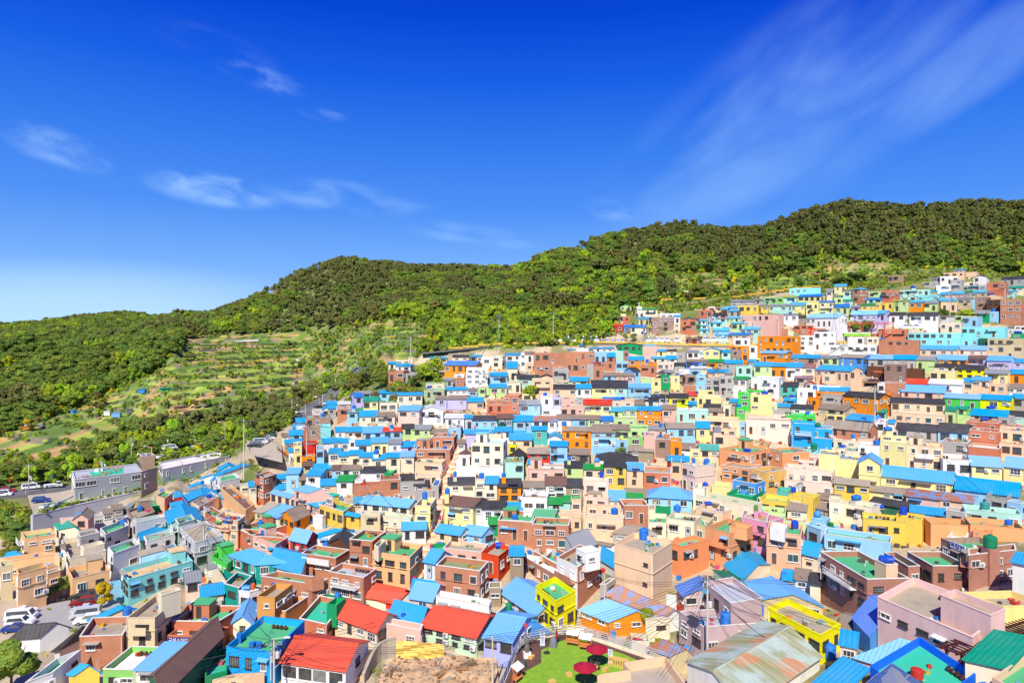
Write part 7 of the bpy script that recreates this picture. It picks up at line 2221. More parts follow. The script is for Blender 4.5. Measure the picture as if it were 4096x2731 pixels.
for u in (2598, 2628, 2650, 2671, 2712): tent(u, 1388, 27, 265, 'blue peaked tent in the middle row')
for u in (2826, 2862, 2896): tent(u, 1386, 36, 264, 'blue peaked tent in the right row')
for u in (3634, 3676): tent(u, 1335, 50, 268, 'blue peaked tent beside the red brick house')
# ---------------------------------------------------------------- people
SK = std('skin', 'd6a684', .6); HAIR = std('hair', '231a17', .6)
def person(p, az, top, legs, lab, sit=False, arms='down'):
    vs, es, rd__ = [], [], []
    def add(x, y, z, r, par=None):
        vs.append((x, y, z)); rd__.append(r)
        if par is not None: es.append((par, len(vs)-1))
        return len(vs)-1
    hz = .45 if sit else .92
    pel = add(0, 0, hz+.05, .13); sp1 = add(0, 0, hz+.25, .125, pel); ch = add(0, 0, hz+.45, .15, sp1); nk = add(0, 0, hz+.60, .06, ch); hd0 = add(0, .01, hz+.68, .075, nk); hd = add(0, .015, hz+.76, .095, hd0); ht_ = add(0, 0, hz+.84, .07, hd)
    for s in (-1, 1):
        sh = add(s*.19, 0, hz+.52, .065, ch)
        el_ = add(s*.26, .05 if arms == 'down' else .18, hz+.26, .045, sh) if arms != 'up' else add(s*.38, 0, hz+.62, .045, sh)
        wr = add(s*(.24 if arms != 'up' else .45), .12 if arms == 'down' else .34, hz+.06 if arms == 'down' else (hz+.28 if arms == 'fwd' else hz+.86), .033, el_); hn = add(vs[wr][0], vs[wr][1]+.06, vs[wr][2]-.05 if arms == 'down' else vs[wr][2]+.03, .035, wr)
        for k in range(5):
            f1 = add(vs[hn][0]+(k-2)*.017*(1 if k else 1.6), vs[hn][1]+.045-(.03 if k == 0 else 0), vs[hn][2]-.03, .009, hn); add(vs[f1][0], vs[f1][1]+.02, vs[f1][2]-.03-.004*abs(2-k)*-1, .008, f1)
        hp = add(s*.09, 0, hz, .10, pel)
        if sit: kn = add(s*.11, .42, .48, .068, hp); an = add(s*.11, .44, .09, .045, kn)
        else: kn = add(s*.10, .03, hz*.52, .065, hp); an = add(s*.10, 0, .08, .045, kn)
        add(s*.11, vs[an][1]+.15, .04, .04, an)
    me_ = bpy.data.meshes.new('body'); me_.from_pydata(vs, es, []); o = bpy.data.objects.new('person', me_); C.objects.link(o); o.location = p; o.rotation_euler = (0, 0, az)
    sk = o.modifiers.new('skin', 'SKIN'); 
    for i, r in enumerate(rd__): o.data.skin_vertices[0].data[i].radius = (r, r)
    o.data.skin_vertices[0].data[0].use_root = True; ss = o.modifiers.new('smooth', 'SUBSURF'); ss.levels = 1; ss.render_levels = 1
    bpy.context.view_layer.update(); dg = bpy.context.evaluated_depsgraph_get(); nm_ = bpy.data.meshes.new_from_object(o.evaluated_get(dg)); o.modifiers.clear()
    m_ = nm_; m_.materials.clear()
    for q in (SK, std('cloth_'+top, top, .8), std('cloth_'+legs, legs, .8), std('shoe', '2a2624', .7)): m_.materials.append(q)
    for f_ in m_.polygons:
        c_ = f_.center; z = c_.z-hz; r = math.hypot(c_.x, c_.y); f_.use_smooth = True
        f_.material_index = 0 if z > .57 or (abs(c_.x) > .2 and arms != 'up' and z < .22 and z > -.2 and not sit) or (arms == 'up' and z > .6) else (1 if z > .04 and not (sit and c_.y > .25 and z < .1) else (3 if c_.z < .09 else 2))
    o.data = m_
    h = MB(); h.lathe([(.0, .93), (.06, .92), (.105, .86), (.115, .78), (.10, .72)], (0, -.02, hz-.0), 12); h.v = [(x, y, z) for x, y, z in h.v]; h.build('hair', HAIR, o)
    fc_ = MB()
    for s in (-1, 1): fc_.box((s*.035, .115, hz+.775), (.02, .012, .012))
    fc_.box((0, .125, hz+.745), (.02, .03, .04), 1); fc_.box((0, .112, hz+.71), (.045, .012, .01), 2); fc_.build('face', [HAIR, SK, std('lips', 'a8584c')], o)
    return pend(o, lab, 'person')
# ---------------------------------------------------------------- rooftop lawn terrace
ZL = -40.0; lawn_m, t, b = newmat('artificial_lawn'); c = mixc(t, rng(t, noise(t, 1.2, 5), .3, .7), (.17, .36, .012), (.30, .50, .02)); c = mixc(t, rng(t, noise(t, 40, 3), .4, .65, 0, .5), c, (.10, .22, .01)); lnk(t, c, b.inputs['Base Color']); b.inputs['Roughness'].default_value = .9; bump(t, b, noise(t, 60, 3), .6, .03)
TP = [onz(1995, 2790, ZL), onz(2085, 2572, ZL), onz(2283, 2528, ZL), onz(2655, 2655, ZL), onz(2760, 2800, ZL)]
root = empty('roof_terrace', TP[2]-Vector((0, 0, 4.5))); o0 = root.location.copy(); base = MB(); base.prism([(p.x-o0.x, p.y-o0.y) for p in TP][::-1], -4, 4.3, top=True); base.build('terrace_base', wallmat('cr'), root)
lw = MB(); lw.face([p-o0+Vector((0, 0, .03)) for p in [TP[0].lerp(TP[4], .07), TP[1].lerp(TP[3], .25), TP[2].lerp(TP[0], .08), TP[3].lerp(TP[0], .03), TP[4]]][::-1]); lw.face
cx_ = [onz(2040, 2790, ZL), onz(2075, 2700, ZL), onz(2165, 2650, ZL), onz(2165, 2600, ZL), onz(2215, 2575, ZL), onz(2290, 2545, ZL), onz(2500, 2618, ZL), onz(2640, 2680, ZL), onz(2700, 2790, ZL)]
lw = MB(); lw.face([p-o0+Vector((0, 0, .04)) for p in cx_][::-1]); lw.build('lawn', lawn_m, root)
dk = MB(); dk.face([p-o0+Vector((0, 0, .02)) for p in [TP[0], TP[1], TP[2], TP[3], TP[4]]][::-1]); dk.build('timber_deck', bricks('timber', A_('6f4c3c'), A_('5f4236'), A_('3f2c24'), 4.0), root)
pm_ = MB()
for a, b_ in zip(TP[:-1], TP[1:]): d = b_-a; c_ = (a+b_)/2-o0; pm_.box((c_.x, c_.y, c_.z+.22), (d.length, .22, .44), 0, math.atan2(d.y, d.x))
pm_.build('kerb', wallmat('cr'), root); pend(root, 'rooftop terrace with artificial lawn, timber deck and pale kerb', 'roof terrace')
railing([p+Vector((0, 0, .45)) for p in dense(TP[:4], 2)][0:], 1.0, 'silver tube railing round the lawn terrace', std('tube_silver', 'd3d6d8', .35, .4), 'railing', 2.0, (1.0, .72, .44, .16), .055)
def parasol(u, v, lab, col='a81530', h=2.35, R=1.38):
    p = onz(u, v, ZL+.04); root = empty('parasol', p, .3); m = MB(); n = 8; ps = [(R*math.cos(2*math.pi*i/n), R*math.sin(2*math.pi*i/n), h) for i in range(n)]
    for i in range(n):
        a, b_ = ps[i], ps[(i+1) % n]; m.face([a, b_, (0, 0, h+.55)]); m.face([b_, a, (0, 0, h+.50)]); m.face([(a[0], a[1], h-.12), (b_[0], b_[1], h-.12), b_, a])
    m.build('canopy', std('canopy_red', col, .8), root); q = MB(); q.tube((0, 0, 0), (0, 0, h+.6), .03, n=8); q.build('parasol_pole', M_FD, root)
    rb = MB(); 
    for a in ps: rb.tube((0, 0, h+.48), a, .012, n=4)
    rb.build('ribs', M_FD, root); s = MB(); s.lathe([(.0, 0), (.42, 0), (.42, .08), (.12, .14), (.04, .3)], n=16); s.build('parasol_base', std('base_dark', '3a3a3c'), root); pend(root, lab, 'parasol')
parasol(2388, 2672, 'open dark red parasol above the two seated people'); parasol(2340, 2750, 'open dark red parasol at the bottom edge of the lawn')
p = onz(2227, 2580, ZL+.04); root = empty('parasol', p); m = MB(); m.lathe([(.05, .9), (.14, 1.0), (.12, 1.7), (.03, 2.3)], n=8); m.build('canopy', std('canopy_red', 'a81530', .8), root); m = MB(); m.tube((0, 0, 0), (0, 0, 2.4), .03); m.build('parasol_pole', M_FD, root); pend(root, 'folded dark red parasol beside the grey covered object', 'parasol')
def bench(u, v, lab, rz=.3):
    p = onz(u, v, ZL+.04); root = empty('wooden_cube_seat', p, rz); m = MB(); m.box((0, 0, .2), (.75, .55, .34)); m.build('seat', std('pine_wood', 'e3b864', .6), root); m = MB()
    for x in (-.3, .3): m.box((x, 0, .02), (.08, .5, .05))
    m.build('runner', std('pine_wood', 'e3b864', .6), root); pend(root, lab, 'seat', 'pine box seats on the lawn')
for i, (u, v, l_) in enumerate([(2275, 2702, 'pine box seat in the middle of the lawn'), (2209, 2731, 'pine box seat at the bottom edge of the lawn'), (2422, 2682, 'upright pine box seat right of the seated people'), (2126, 2632, 'pine box beside the sculpture on the deck'), (2385, 2668, 'pine bench under the two seated people')]): bench(u, v, l_, .4+.2*i)
def swing(u, v, rz, lab):
    p = onz(u, v, ZL+.04); root = empty('canopy_bench', p, rz); m = MB(); wd = std('teak', 'd98a4a', .6)
    for x in (-.75, .75): m.tube((x, -.3, 0), (x, .35, 1.9), .04, n=6); m.tube((x, .45, 0), (x, -.35, 1.5), .035, n=6)
    m.tube((-.75, .35, 1.9), (.75, .35, 1.9), .035, n=6); m.build('bench_frame', wd, root); s = MB(); s.box((0, 0, .5), (1.5, .5, .07)); s.box((0, .28, .78), (1.5, .05, .4)); s.build('seat', wd, root); c_ = MB(); c_.face([(-.8, -.4, 1.55), (.8, -.4, 1.55), (.8, .5, 2.0), (-.8, .5, 2.0)]); c_.face([(-.8, .5, 1.96), (.8, .5, 1.96), (.8, -.4, 1.51), (-.8, -.4, 1.51)]); c_.build('sun_cloth', std('cloth_white', 'f4efe2', .8), root); pend(root, lab, 'bench')
swing(2291, 2582, -.35, 'wooden canopy bench with white cloth, left of two by the railing'); swing(2342, 2600, -.35, 'wooden canopy bench with white cloth beside the open parasol'); swing(2072, 2725, 1.0, 'wooden canopy chair with white cloth at the left edge of the lawn')
pb = onz(2380, 2672, ZL+.04); person(pb+Vector((-.28, .35, 0)), math.pi, '3a3d44', '202228', 'person in dark clothes seated under the parasol, left of two', True, 'fwd'); person(pb+Vector((.32, .35, 0)), math.pi, '6a6d74', '2a2c32', 'person in grey top seated under the parasol, right of two', True, 'fwd')
ps_ = onz(2108, 2628, ZL+.04); root = empty('sculpture', ps_, .2); m = MB(); m.box((0, 0, .35), (.9, .7, .7)); m.build('pedestal', M_FW, root); m = MB(); m.lathe([(.30, .7), (.34, 1.2), (.26, 1.7), (.34, 2.0), (.30, 2.35), (.1, 2.5)], n=10); m.tube((0, 0, 2.4), (-.18, 0, 3.6), .05, .03); m.lathe([(0, 0), (.16, .25), (.18, .5), (.08, .75), (0, .8)], (-.2, 0, 3.5), 8, 1); m.build('figure', [std('bronze', '8d8a80', .4, .5), std('flame_red', 'e0442a')], root); pend(root, 'grey sculpture holding a red flame shape on the terrace deck', 'sculpture')
for u, v, l_ in [(2187, 2610, 'dark round parasol base left standing on the lawn')]:
    root = empty('parasol_stand', onz(u, v, ZL+.04)); m = MB(); m.lathe([(0, 0), (.42, 0), (.42, .08), (.05, .14)], n=16); m.build('stand_base', std('base_dark', '3a3a3c'), root); m = MB(); m.tube((0, 0, 0), (0, 0, 2.1), .025); m.build('stand_pole', M_FD, root); pend(root, l_, 'parasol stand')
m = MB(); m.lathe([(.55, 0), (.5, .5), (.42, .95), (.2, 1.25), (.05, 1.3)], n=7, smooth=False); o = m.build('covered_grill', std('tarp_grey', '7d8184', .7), None, onz(2213, 2585, ZL+.04)); pend(o, 'object wrapped in grey tarpaulin beside the folded parasol', 'covered object')
m = MB(); m.lathe([(.5, 0), (.4, .5), (.25, .8), (.05, .9)], n=6, smooth=False); o = m.build('covered_speaker', std('tarp_dark', '4a4c50', .7), None, onz(2092, 2665, ZL+.04)); pend(o, 'dark grey covered object at the edge of the timber deck', 'covered object')
def banner(u, v, rz, lab, col='dfe8f2'):
    root = empty('banner_stand', onz(u, v, ZL+.04), rz); m = MB(); m.box((0, 0, .95), (.62, .03, 1.7)); m.build('banner_cloth', std('banner_pale', col), root); m = MB(); m.box((0, .02, .05), (.7, .25, .06)); m.tube((0, .04, 0), (0, .04, 1.85), .02, n=5); m.build('banner_frame', M_STEEL, root); q = MB()
    for i in range(6): q.box((0, -.02, 1.6-.22*i), (.4-.05*(i % 3), .01, .07))
    q.build('banner_print', std('banner_ink', '4a6a9a'), root); pend(root, lab, 'banner stand')
banner(2170, 2583, .1, 'white upright banner stand beside the sculpture deck'); banner(2441, 2655, -.5, 'pale blue upright banner stand beside the picket counter')
root = empty('picket_counter', onz(2475, 2665, ZL+.04), -.42); m = MB(); m.box((0, 0, 1.0), (2.4, .6, .06)); m.build('counter_top', std('pine_wood', 'e3b864', .6), root); q = MB()
for i in range(12): q.box((-1.1+.2*i, -.27, .5), (.1, .04, 1.0))
q.build('pickets', std('picket', 'f0c070'), root); pend(root, 'yellow picket counter with boxes on top beside the lawn', 'counter')
# peach roof room at the lower right corner of the terrace
PC = [onz(2396, 2790, -38.4), onz(2392, 2700, -38.4), onz(2520, 2680, -38.4), onz(2495, 2650, -38.4), onz(2660, 2625, -38.4), onz(2780, 2790, -38.4)]
root = empty('roof_yard', Vector((PC[1].x, PC[1].y, -40))); o0 = root.location; m = MB(); poly = [(p.x-o0.x, p.y-o0.y) for p in PC]; m.prism(poly, -4, .55, top=True); m.build('yard_floor', M_CONC, root); m = MB()
for a, b_ in zip(PC[:-1], PC[1:]): d = b_-a; c_ = (a+b_)/2-o0; m.box((c_.x, c_.y, .9), (d.length+.15, .18, 1.5), 0, math.atan2(d.y, d.x))
m.build('parapet', wallmat('pe'), root); pend(root, 'peach walled roof yard with big tanks at the bottom edge', 'roof yard')
# ---------------------------------------------------------------- building site
dm_, t, b = newmat('excavated_soil'); c = mixc(t, rng(t, noise(t, .8, 7, rough=.7), .35, .7), A_('e6c294'), A_('c09468')); c = mixc(t, rng(t, noise(t, 3, 6), .55, .75), c, A_('c9b49a')); lnk(t, c, b.inputs['Base Color']); b.inputs['Roughness'].default_value = .95; bump(t, b, noise(t, 2.2, 8, rough=.7), 1.0, .3)
SP = [(1430, 2760), (1480, 2690), (1560, 2640), (1600, 2655), (1780, 2668), (1930, 2640), (2020, 2680), (2000, 2780)]; m = MB(); N2 = 26; r_ = random.Random(2)
P0, P1, P2, P3 = gp(1475, 2800), gp(1575, 2662), gp(1985, 2668), gp(2000, 2800); grid = [[None]*(N2+1) for _ in range(N2+1)]
for i in range(N2+1):
    for j in range(N2+1):
        a = P0.lerp(P3, i/N2).lerp(P1.lerp(P2, i/N2), j/N2); grid[i][j] = Vector((a.x, a.y, a.z+.15+1.3*float(vnoise(np.array([a.x/4.]), np.array([a.y/4.]))[0])*(j/N2)+.5*float(vnoise(np.array([a.x/1.1]), np.array([a.y/1.1]))[0])))
for i in range(N2):
    for j in range(N2): m.face([grid[i][j], grid[i+1][j], grid[i+1][j+1], grid[i][j+1]], smooth=False)
o = m.build('excavation', dm_); tag(o, kind='structure')
sheetpoly('lane', [(1500, 2592), (1640, 2598), (1800, 2606), (1990, 2652), (1985, 2672), (1800, 2640), (1600, 2628), (1500, 2628)], M_LANE, .35)
pts = dense([gp(1586, 2632)+Vector((0, -.3, 2.3)), gp(1700, 2640)+Vector((0, -.3, 2.3)), gp(1778, 2652)+Vector((0, -.3, 2.2))], .8); m = MB(); o0 = pts[0]
for i in range(len(pts)-1):
    a, b_ = pts[i]-o0, pts[i+1]-o0
    for k in range(5): z0, z1 = -2.4*k/5, -2.4*(k+1)/5; w0 = .18*math.sin(i*1.3+k*2); w1 = .18*math.sin(i*1.3+k*2+2); x0 = .18*math.sin((i+1)*1.3+k*2); x1 = .18*math.sin((i+1)*1.3+k*2+2); m.face([a+Vector((0, w1, z1)), b_+Vector((0, x1, z1)), b_+Vector((0, x0, z0)), a+Vector((0, w0, z0))], smooth=True)
o = m.build('tarpaulin', std('tarp_yellow', 'f2cc68', .6), None, o0); pend(o, 'crumpled yellow tarpaulin hung over the bank of the building site', 'tarpaulin')
cw = dense([gp(1452, 2740)+Vector((0, 0, 1.2)), gp(1490, 2672)+Vector((0, 0, 2.2)), gp(1530, 2640)+Vector((0, 0, 2.6)), gp(1585, 2628)+Vector((0, 0, 2.6))], 1.0); slabwall('retaining_wall', cw, 3.2, .35, M_CONC, 'curved concrete wall at the left of the building site', 'retaining wall')
railing(dense([gp(1530, 2590)+Vector((0, 0, 1)), gp(1790, 2604)+Vector((0, 0, 1))], 2), 1.9, 'wire mesh fence above the yellow tarpaulin', std('mesh_grey', 'b9b2a0'), 'fence', 1.6, (1.0, .75, .5, .25, .02), .03, 'fence')
slabwall('retaining_wall', [gp(1520, 2600)+Vector((0, 0, 1.1)), gp(1790, 2612)+Vector((0, 0, 1.1)), gp(1960, 2650)+Vector((0, 0, .9)), gp(2040, 2670)+Vector((0, 0, .9))], 2.6, .35, M_CONC, 'rough concrete wall behind the building site', 'retaining wall')
for i, (u, v) in enumerate([(1835, 2722), (1870, 2700), (1770, 2726), (1560, 2728)]):
    m = MB(); 
    for k in range(5): m.box((r_.uniform(-.2, .2), .22*k-.4, .1+.07*(k % 2)), (2.4, .16, .08), 0, r_.uniform(-.12, .12))
    o = m.build('timber_pile', std('timber_'+str(i % 2), ['b08a60', '8c7458'][i % 2]), None, gp(u, v)+Vector((0, 0, 1.1)), .5*i); pend(o, 'pile of rough boards lying on the soil of the building site', 'timber pile')
person(gp(1516, 2592)+Vector((0, 0, .1)), .5, '3a4a9a', '8a5a48', 'person in a blue top standing in the lane by the mesh fence')
# ---------------------------------------------------------------- office building roof, statues, fences
schools = [e for e in EN if 'cool' in e['x']][0]; zs_ = schools['zr']
A, B, Cc, D = schools['P']; o0 = schools['root'].location; fx_ = lambda a, b_: B.lerp(Cc, a).lerp(A.lerp(D, a), b_); m = MB(); q = [fx_(a, b_) for a, b_ in ((.27, .12), (.74, .12), (.78, .9), (.25, .9))]; m.face([Vector((p.x-o0.x, p.y-o0.y, zs_-o0.z+.015)) for p in q][::1]); ob_ = m.build('roof_coating', roofmat('t', 'f'), schools['root'])
def statue(u, v, top, lg, lab, arms):
    p = onz(u, v, zs_); root = empty('pedestal', p); m = MB(); m.box((0, 0, .35), (1.0, 1.0, .7)); m.box((0, 0, .04), (1.2, 1.2, .1)); m.build('pedestal_block', M_FW, root); pend(root, 'white block pedestal under '+lab, 'pedestal')
    q_ = person(p+Vector((0, 0, .7)), math.pi, top, lg, 'painted statue '+lab, False, arms); q_['category'] = 'statue'; q_.name = 'statue'; q_.scale = (1.15,)*3
statue(390, 1885, 'c8242a', 'e8c020', 'in red jacket and yellow trousers on the office roof', 'fwd'); statue(407, 1882, '7ec4e4', 'e8eef2', 'in light blue with raised arms on the office roof', 'up')
for i, (u, v, cl_) in enumerate([(420, 1893, 'c85a28'), (445, 1876, 'd8682a'), (480, 1872, 'd8682a'), (430, 1897, 'b08858'), (455, 1890, 'a89070'), (470, 1882, 'b08858'), (410, 1902, 'c0a070'), (385, 1906, 'b08858'), (340, 1908, '9c9478'), (325, 1916, '9c9478'), (355, 1910, 'b58060')]):
    m = MB(); m.box((0, 0, .42), (1.6, .5, .08)); m.box((-.6, 0, .2), (.1, .4, .4)); m.box((.6, 0, .2), (.1, .4, .4)); o = m.build('roof_bench', std('bench_'+cl_, cl_), None, onz(u, v, zs_)+Vector((0, 0, .02)), .25); pend(o, 'wooden bench on the turquoise roof of the slate grey building', 'bench')
Ps = schools['P']; railing([Ps[3]+Vector((0, 0, .1)), Ps[2]+Vector((0, 0, .1))], 1.4, 'dark mesh railing along the back of the office roof', std('fence_dark', '4a5052'), 'railing', 2.0, (1.0, .5, .1), .04)
railing([q_+Vector((0, .5, .15)) for q_ in dense([rw[0], rw[1], rw[2], rw[3], rw[4], rw[5]], 6)], 1.7, 'bright green post fence on top of the blue grey retaining wall', std('fence_lime', '63d84a'), 'fence', 3.0, (1.0, .5), .035, 'fence', None)
# curved wall with brown railing below the hilltop car park
cp = [W(1110, 1800, 196), W(1125, 1815, 192), W(1150, 1835, 188), W(1180, 1855, 184), W(1198, 1868, 181)]; slabwall('retaining_wall', dense([W(985, 1775, 203), W(1010, 1800, 199), W(1060, 1815, 196), W(1110, 1800, 196)], 3), 7, .6, M_LANE, 'pale curved concrete bank below the hilltop car park', 'retaining wall'); slabwall('retaining_wall', dense(cp, 3), 7, .6, M_CONC, 'curved concrete wall right of the slope path', 'retaining wall')
railing(dense(cp, 2), 1.1, 'rusty brown railing on the curved concrete wall', M_BRN, 'railing', 1.6, (1.0, .7, .4, .1), .06)
# boardwalks and timber rails through the village
for px, lab, dz in [([(1515, 1608), (1600, 1622), (1690, 1628)], 'brown timber boardwalk rail above the stone wall, upper one', 1), ([(1518, 1618), (1600, 1632), (1682, 1640)], 'brown timber boardwalk rail above the stone wall, lower one', 1), ([(1425, 1700), (1500, 1705), (1590, 1706)], 'brown timber rail below the cream houses', 1), ([(1710, 1640), (1800, 1650), (1885, 1645)], 'brown timber rail before the lavender houses', 1), ([(2330, 1600), (2480, 1598), (2640, 1590)], 'brown timber rail under the pale yellow and blue row', 1), ([(1920, 1660), (2000, 1662), (2085, 1664)], 'dark timber rail under the red brick house', 1), ([(1545, 2125), (1610, 2122), (1720, 2145)], 'brown timber rail before the pale yellow house beside the stairs', 1), ([(1793, 2090), (1880, 2085), (1950, 2094)], 'brown timber rail above the blue roofs beside the stairs', 1), ([(3515, 1865), (3700, 1893), (3900, 1925), (4096, 1960)], 'long brown timber rail above the long blue roofs', 1), ([(3780, 1575), (3900, 1578), (4096, 1582)], 'dark timber rail above the bright green house', 1)]:
    pts = []
    for u, v in px:
        Y = hit(u, v+8); pts.append(W(u, v+6, Y-.5))
    railing(dense(pts, 3), 1.0, lab, M_BRN, 'railing', 1.8, (1.0, .1), .06, bars=.35)
# ---------------------------------------------------------------- single features
def block(name, parts, loc, rz, lab, cat, group=None):
    root = empty(name, loc, rz)
    for nm, boxes, mt in parts:
        m = MB()
        for b_ in boxes: m.box(*b_) if len(b_) > 1 and isinstance(b_[0], tuple) else None
        m.build(nm, mt, root)
    return pend(root, lab, cat, group)
# satellite dish
r = roof_at(3199, 1975); p = r[0] if r else W(3199, 1975, 145); root = empty('satellite_dish', p, .2); s = 43*p.y/F/2; m = MB(); pr = [(s*t, .25*s*t*t) for t in (0, .25, .5, .75, 1)]
m.lathe(pr, n=24); m.v = [(x, -z*.8+.35-y*.35, y*.94+1.6-z*.35) for x, y, z in m.v]; m.build('dish', M_FW, root); m = MB(); m.tube((0, .25, 0), (0, .3, 1.6), .07); m.tube((0, .2, 1.3), (0, -.9, 1.7), .03); m.build('dish_mast', M_STEEL, root); pend(root, 'large white satellite dish on a pale yellow house', 'satellite dish')
# cross on the chapel
p = W(2556, 1226, [e for e in EN if 'cross' in e['x']][0]['Yc']+1); block('rooftop_cross', [('cross', [((0, 0, .9), (.18, .18, 2.2)), ((0, 0, 1.3), (1.1, .18, .18))], M_FW), ('cross_base', [((0, 0, -1.5), (2.2, 2.0, 3.2))], wallmat('cr'))], p, 0, 'white cross on the tower of the cream chapel', 'cross')
# solar panels
sm_, t, b = newmat('solar_cells'); uv = nnode(t, 'ShaderNodeUVMap'); br = nnode(t, 'ShaderNodeTexBrick'); lnk(t, uv.outputs[0], br.inputs[0]); br.offset = 0; br.inputs['Scale'].default_value = 1; br.inputs['Brick Width'].default_value = .16; br.inputs['Row Height'].default_value = .16; br.inputs['Mortar Size'].default_value = .006
br.inputs['Color1'].default_value = (.015, .045, .20, 1); br.inputs['Color2'].default_value = (.02, .06, .25, 1); br.inputs['Mortar'].default_value = (.25, .35, .5, 1); lnk(t, br.outputs[0], b.inputs['Base Color']); b.inputs['Roughness'].default_value = .25
def solar(c4, nx_, ny_, lab, legs=2.0, mt=None):
    A, B, Cc, D = c4; o0 = (A+B+Cc+D)/4; o0 = Vector((o0.x, o0.y, min(p.z for p in c4)-legs)); root = empty('solar_array', o0); m = MB(); f = MB(); n = (B-A).cross(D-A).normalized(); n = n if n.z > 0 else -n
    for i in range(nx_):
        for j in range(ny_):
            g_ = lambda a, b_: A.lerp(B, a).lerp(D.lerp(Cc, a), b_)-o0
            e = .012/nx_*3; q = [g_(i/nx_+e, j/ny_+e*2), g_((i+1)/nx_-e, j/ny_+e*2), g_((i+1)/nx_-e, (j+1)/ny_-e*2), g_(i/nx_+e, (j+1)/ny_-e*2)]
            m.face([v_+n*.03 for v_ in q])
    q = [p-o0 for p in (A, B, Cc, D)]; f.face(q); f.face([v_-n*.05 for v_ in q][::-1])
    for i in range(4): f.face([q[i], q[(i+1) % 4], q[(i+1) % 4]-n*.05, q[i]-n*.05])
    m.build('solar_panel', mt or sm_, root); f.build('array_frame', M_STEEL, root); l_ = MB()
    for p in q: l_.tube(p*.9+Vector((0, 0, p.z*.1)), Vector((p.x*.9, p.y*.9, -.6)), .05, n=6)
    l_.build('array_legs', M_STEEL, root); pend(root, lab, 'solar array')
solar([W(3448, 2740, 53), W(3566, 2648, 58), W(3710, 2745, 58), W(3620, 2830, 52)], 3, 2, 'blue solar array in the foreground on the turquoise roof')
dsm = std('solar_grey', '4a4c52', .35)
solar([W(343, 2634, 92), W(437, 2620, 92), W(518, 2556, 97), W(425, 2575, 97)], 5, 3, 'grey solar array over the green roof at lower left', 2.6, dsm)
e = roof_at(3150, 1655); solar([W(3092, 1640, 196), W(3148, 1648, 196), W(3182, 1618, 200), W(3122, 1612, 200)], 6, 3, 'dark solar array on the roof of the pale pink house', 2.5, dsm)
solar([W(2620, 1496, 222), W(2650, 1497, 222), W(2680, 1480, 226), W(2650, 1478, 226)], 4, 2, 'small solar array above the pale yellow house with awning', 1.5, dsm)
solar([W(1140, 1765, 214), W(1172, 1752, 214), W(1200, 1738, 217), W(1165, 1750, 218)], 5, 1, 'narrow solar array above the blue roofs by the car park', 2, dsm)
# timber pergola, bottom right
A, B = onz(3800, 2606, -33.2), onz(4110, 2508, -33.2); root = empty('pergola', A-Vector((0, 0, 3))); o0 = root.location.copy(); m = MB(); tm = std('pergola_timber', '5a2f2a', .7); d = (B-A); d.z = 0; d = d.normalized(); n = Vector((d.y, -d.x, 0)); Lp_ = math.hypot(B.x-A.x, B.y-A.y)+3
bm = MB(); an = math.atan2(d.y, d.x); zt_ = A.z
for k in (-.6, 1.0): c_ = A+d*(Lp_/2)-n*k*1.0-o0; bm.box((c_.x, c_.y, zt_-o0.z), (Lp_, .14, .2), 0, an)
bm.build('beam', tm, root); sl__ = MB(); q = 0
while q < Lp_: c_ = A+d*q-n*.2-o0; sl__.box((c_.x, c_.y, zt_-o0.z+.14), (.09, 2.6, .12), 0, an); q += .62
so__ = sl__.build('slats', tm, root); ps2 = MB()
for q in (1, Lp_/3, 2*Lp_/3, Lp_-1):
    for k in (-.6, 1.0): c_ = A+d*q-n*k-o0; ps2.box((c_.x, c_.y, zt_-o0.z-1.4), (.2, .2, 2.8), 0, an)
ps2.build('posts', tm, root); pend(root, 'dark timber pergola behind the pale pink house at lower right', 'pergola')
# raised deck of the viewpoint and the small pavilion
def deckbox(c4, th, mt, lab, name, cat, legs=None, rail=1.0):
    A, B, Cc, D = c4; o0 = Vector((A.x, A.y, A.z-3)); root = empty(name, o0); m = MB(); P = [(p.x-o0.x, p.y-o0.y) for p in c4]
    zt_ = A.z-o0.z; m.prism(P, zt_-th, zt_, bot=True); m.build('deck', mt, root); r1 = MB()
    for a, b_ in zip(c4, c4[1:]+c4[:1]):
        a = Vector((a.x, a.y, A.z)); b_ = Vector((b_.x, b_.y, A.z))
        for f_ in (1, .15): r1.tube(a-o0+Vector((0, 0, rail*f_)), b_-o0+Vector((0, 0, rail*f_)), .05, n=5)
        n_ = int((b_-a).length/.4)
        for i in range(n_): p = a.lerp(b_, i/n_)-o0; r1.box((p.x, p.y, p.z+rail/2), (.04, .04, rail))
    r1.build('deck_rail', M_BRN if legs != 'y' else M_YEL, root); lg = MB()
    for i, (a, b_) in enumerate(zip(c4, c4[1:]+c4[:1])):
        for t_ in (0, .5): p = a.lerp(b_, t_)-o0; lg.tube((p.x, p.y, zt_-5.5), (p.x, p.y, zt_-th), .16, n=8)
    lg.build('deck_legs', M_GREYP if legs != 'y' else M_YEL, root); pend(root, lab, cat)
def quadz(us_, z): return [onz(u, v, z) for u, v in us_]
zd = W(3400, 1527, 212).z; deckbox(quadz([(3397, 1527), (3512, 1528), (3530, 1508), (3425, 1508)], zd), .3, std('deck_timber', '9a7a5c'), 'raised timber deck on grey posts before the brown house', 'viewing_deck', 'deck')
pv = W(3511, 1525, 214); block('pavilion', [('post', [((x, y, 1.4), (.14, .14, 2.8)) for x in (-1.2, 1.2) for y in (0, 1.6)], M_BRN), ('pavilion_roof', [((0, .8, 2.9), (3.2, 2.6, .3)), ((0, .8, 3.15), (2.4, 1.8, .3))], std('pavilion_orange', 'b8603a'))], pv, 0, 'small open pavilion with rust orange roof on the raised deck', 'pavilion')
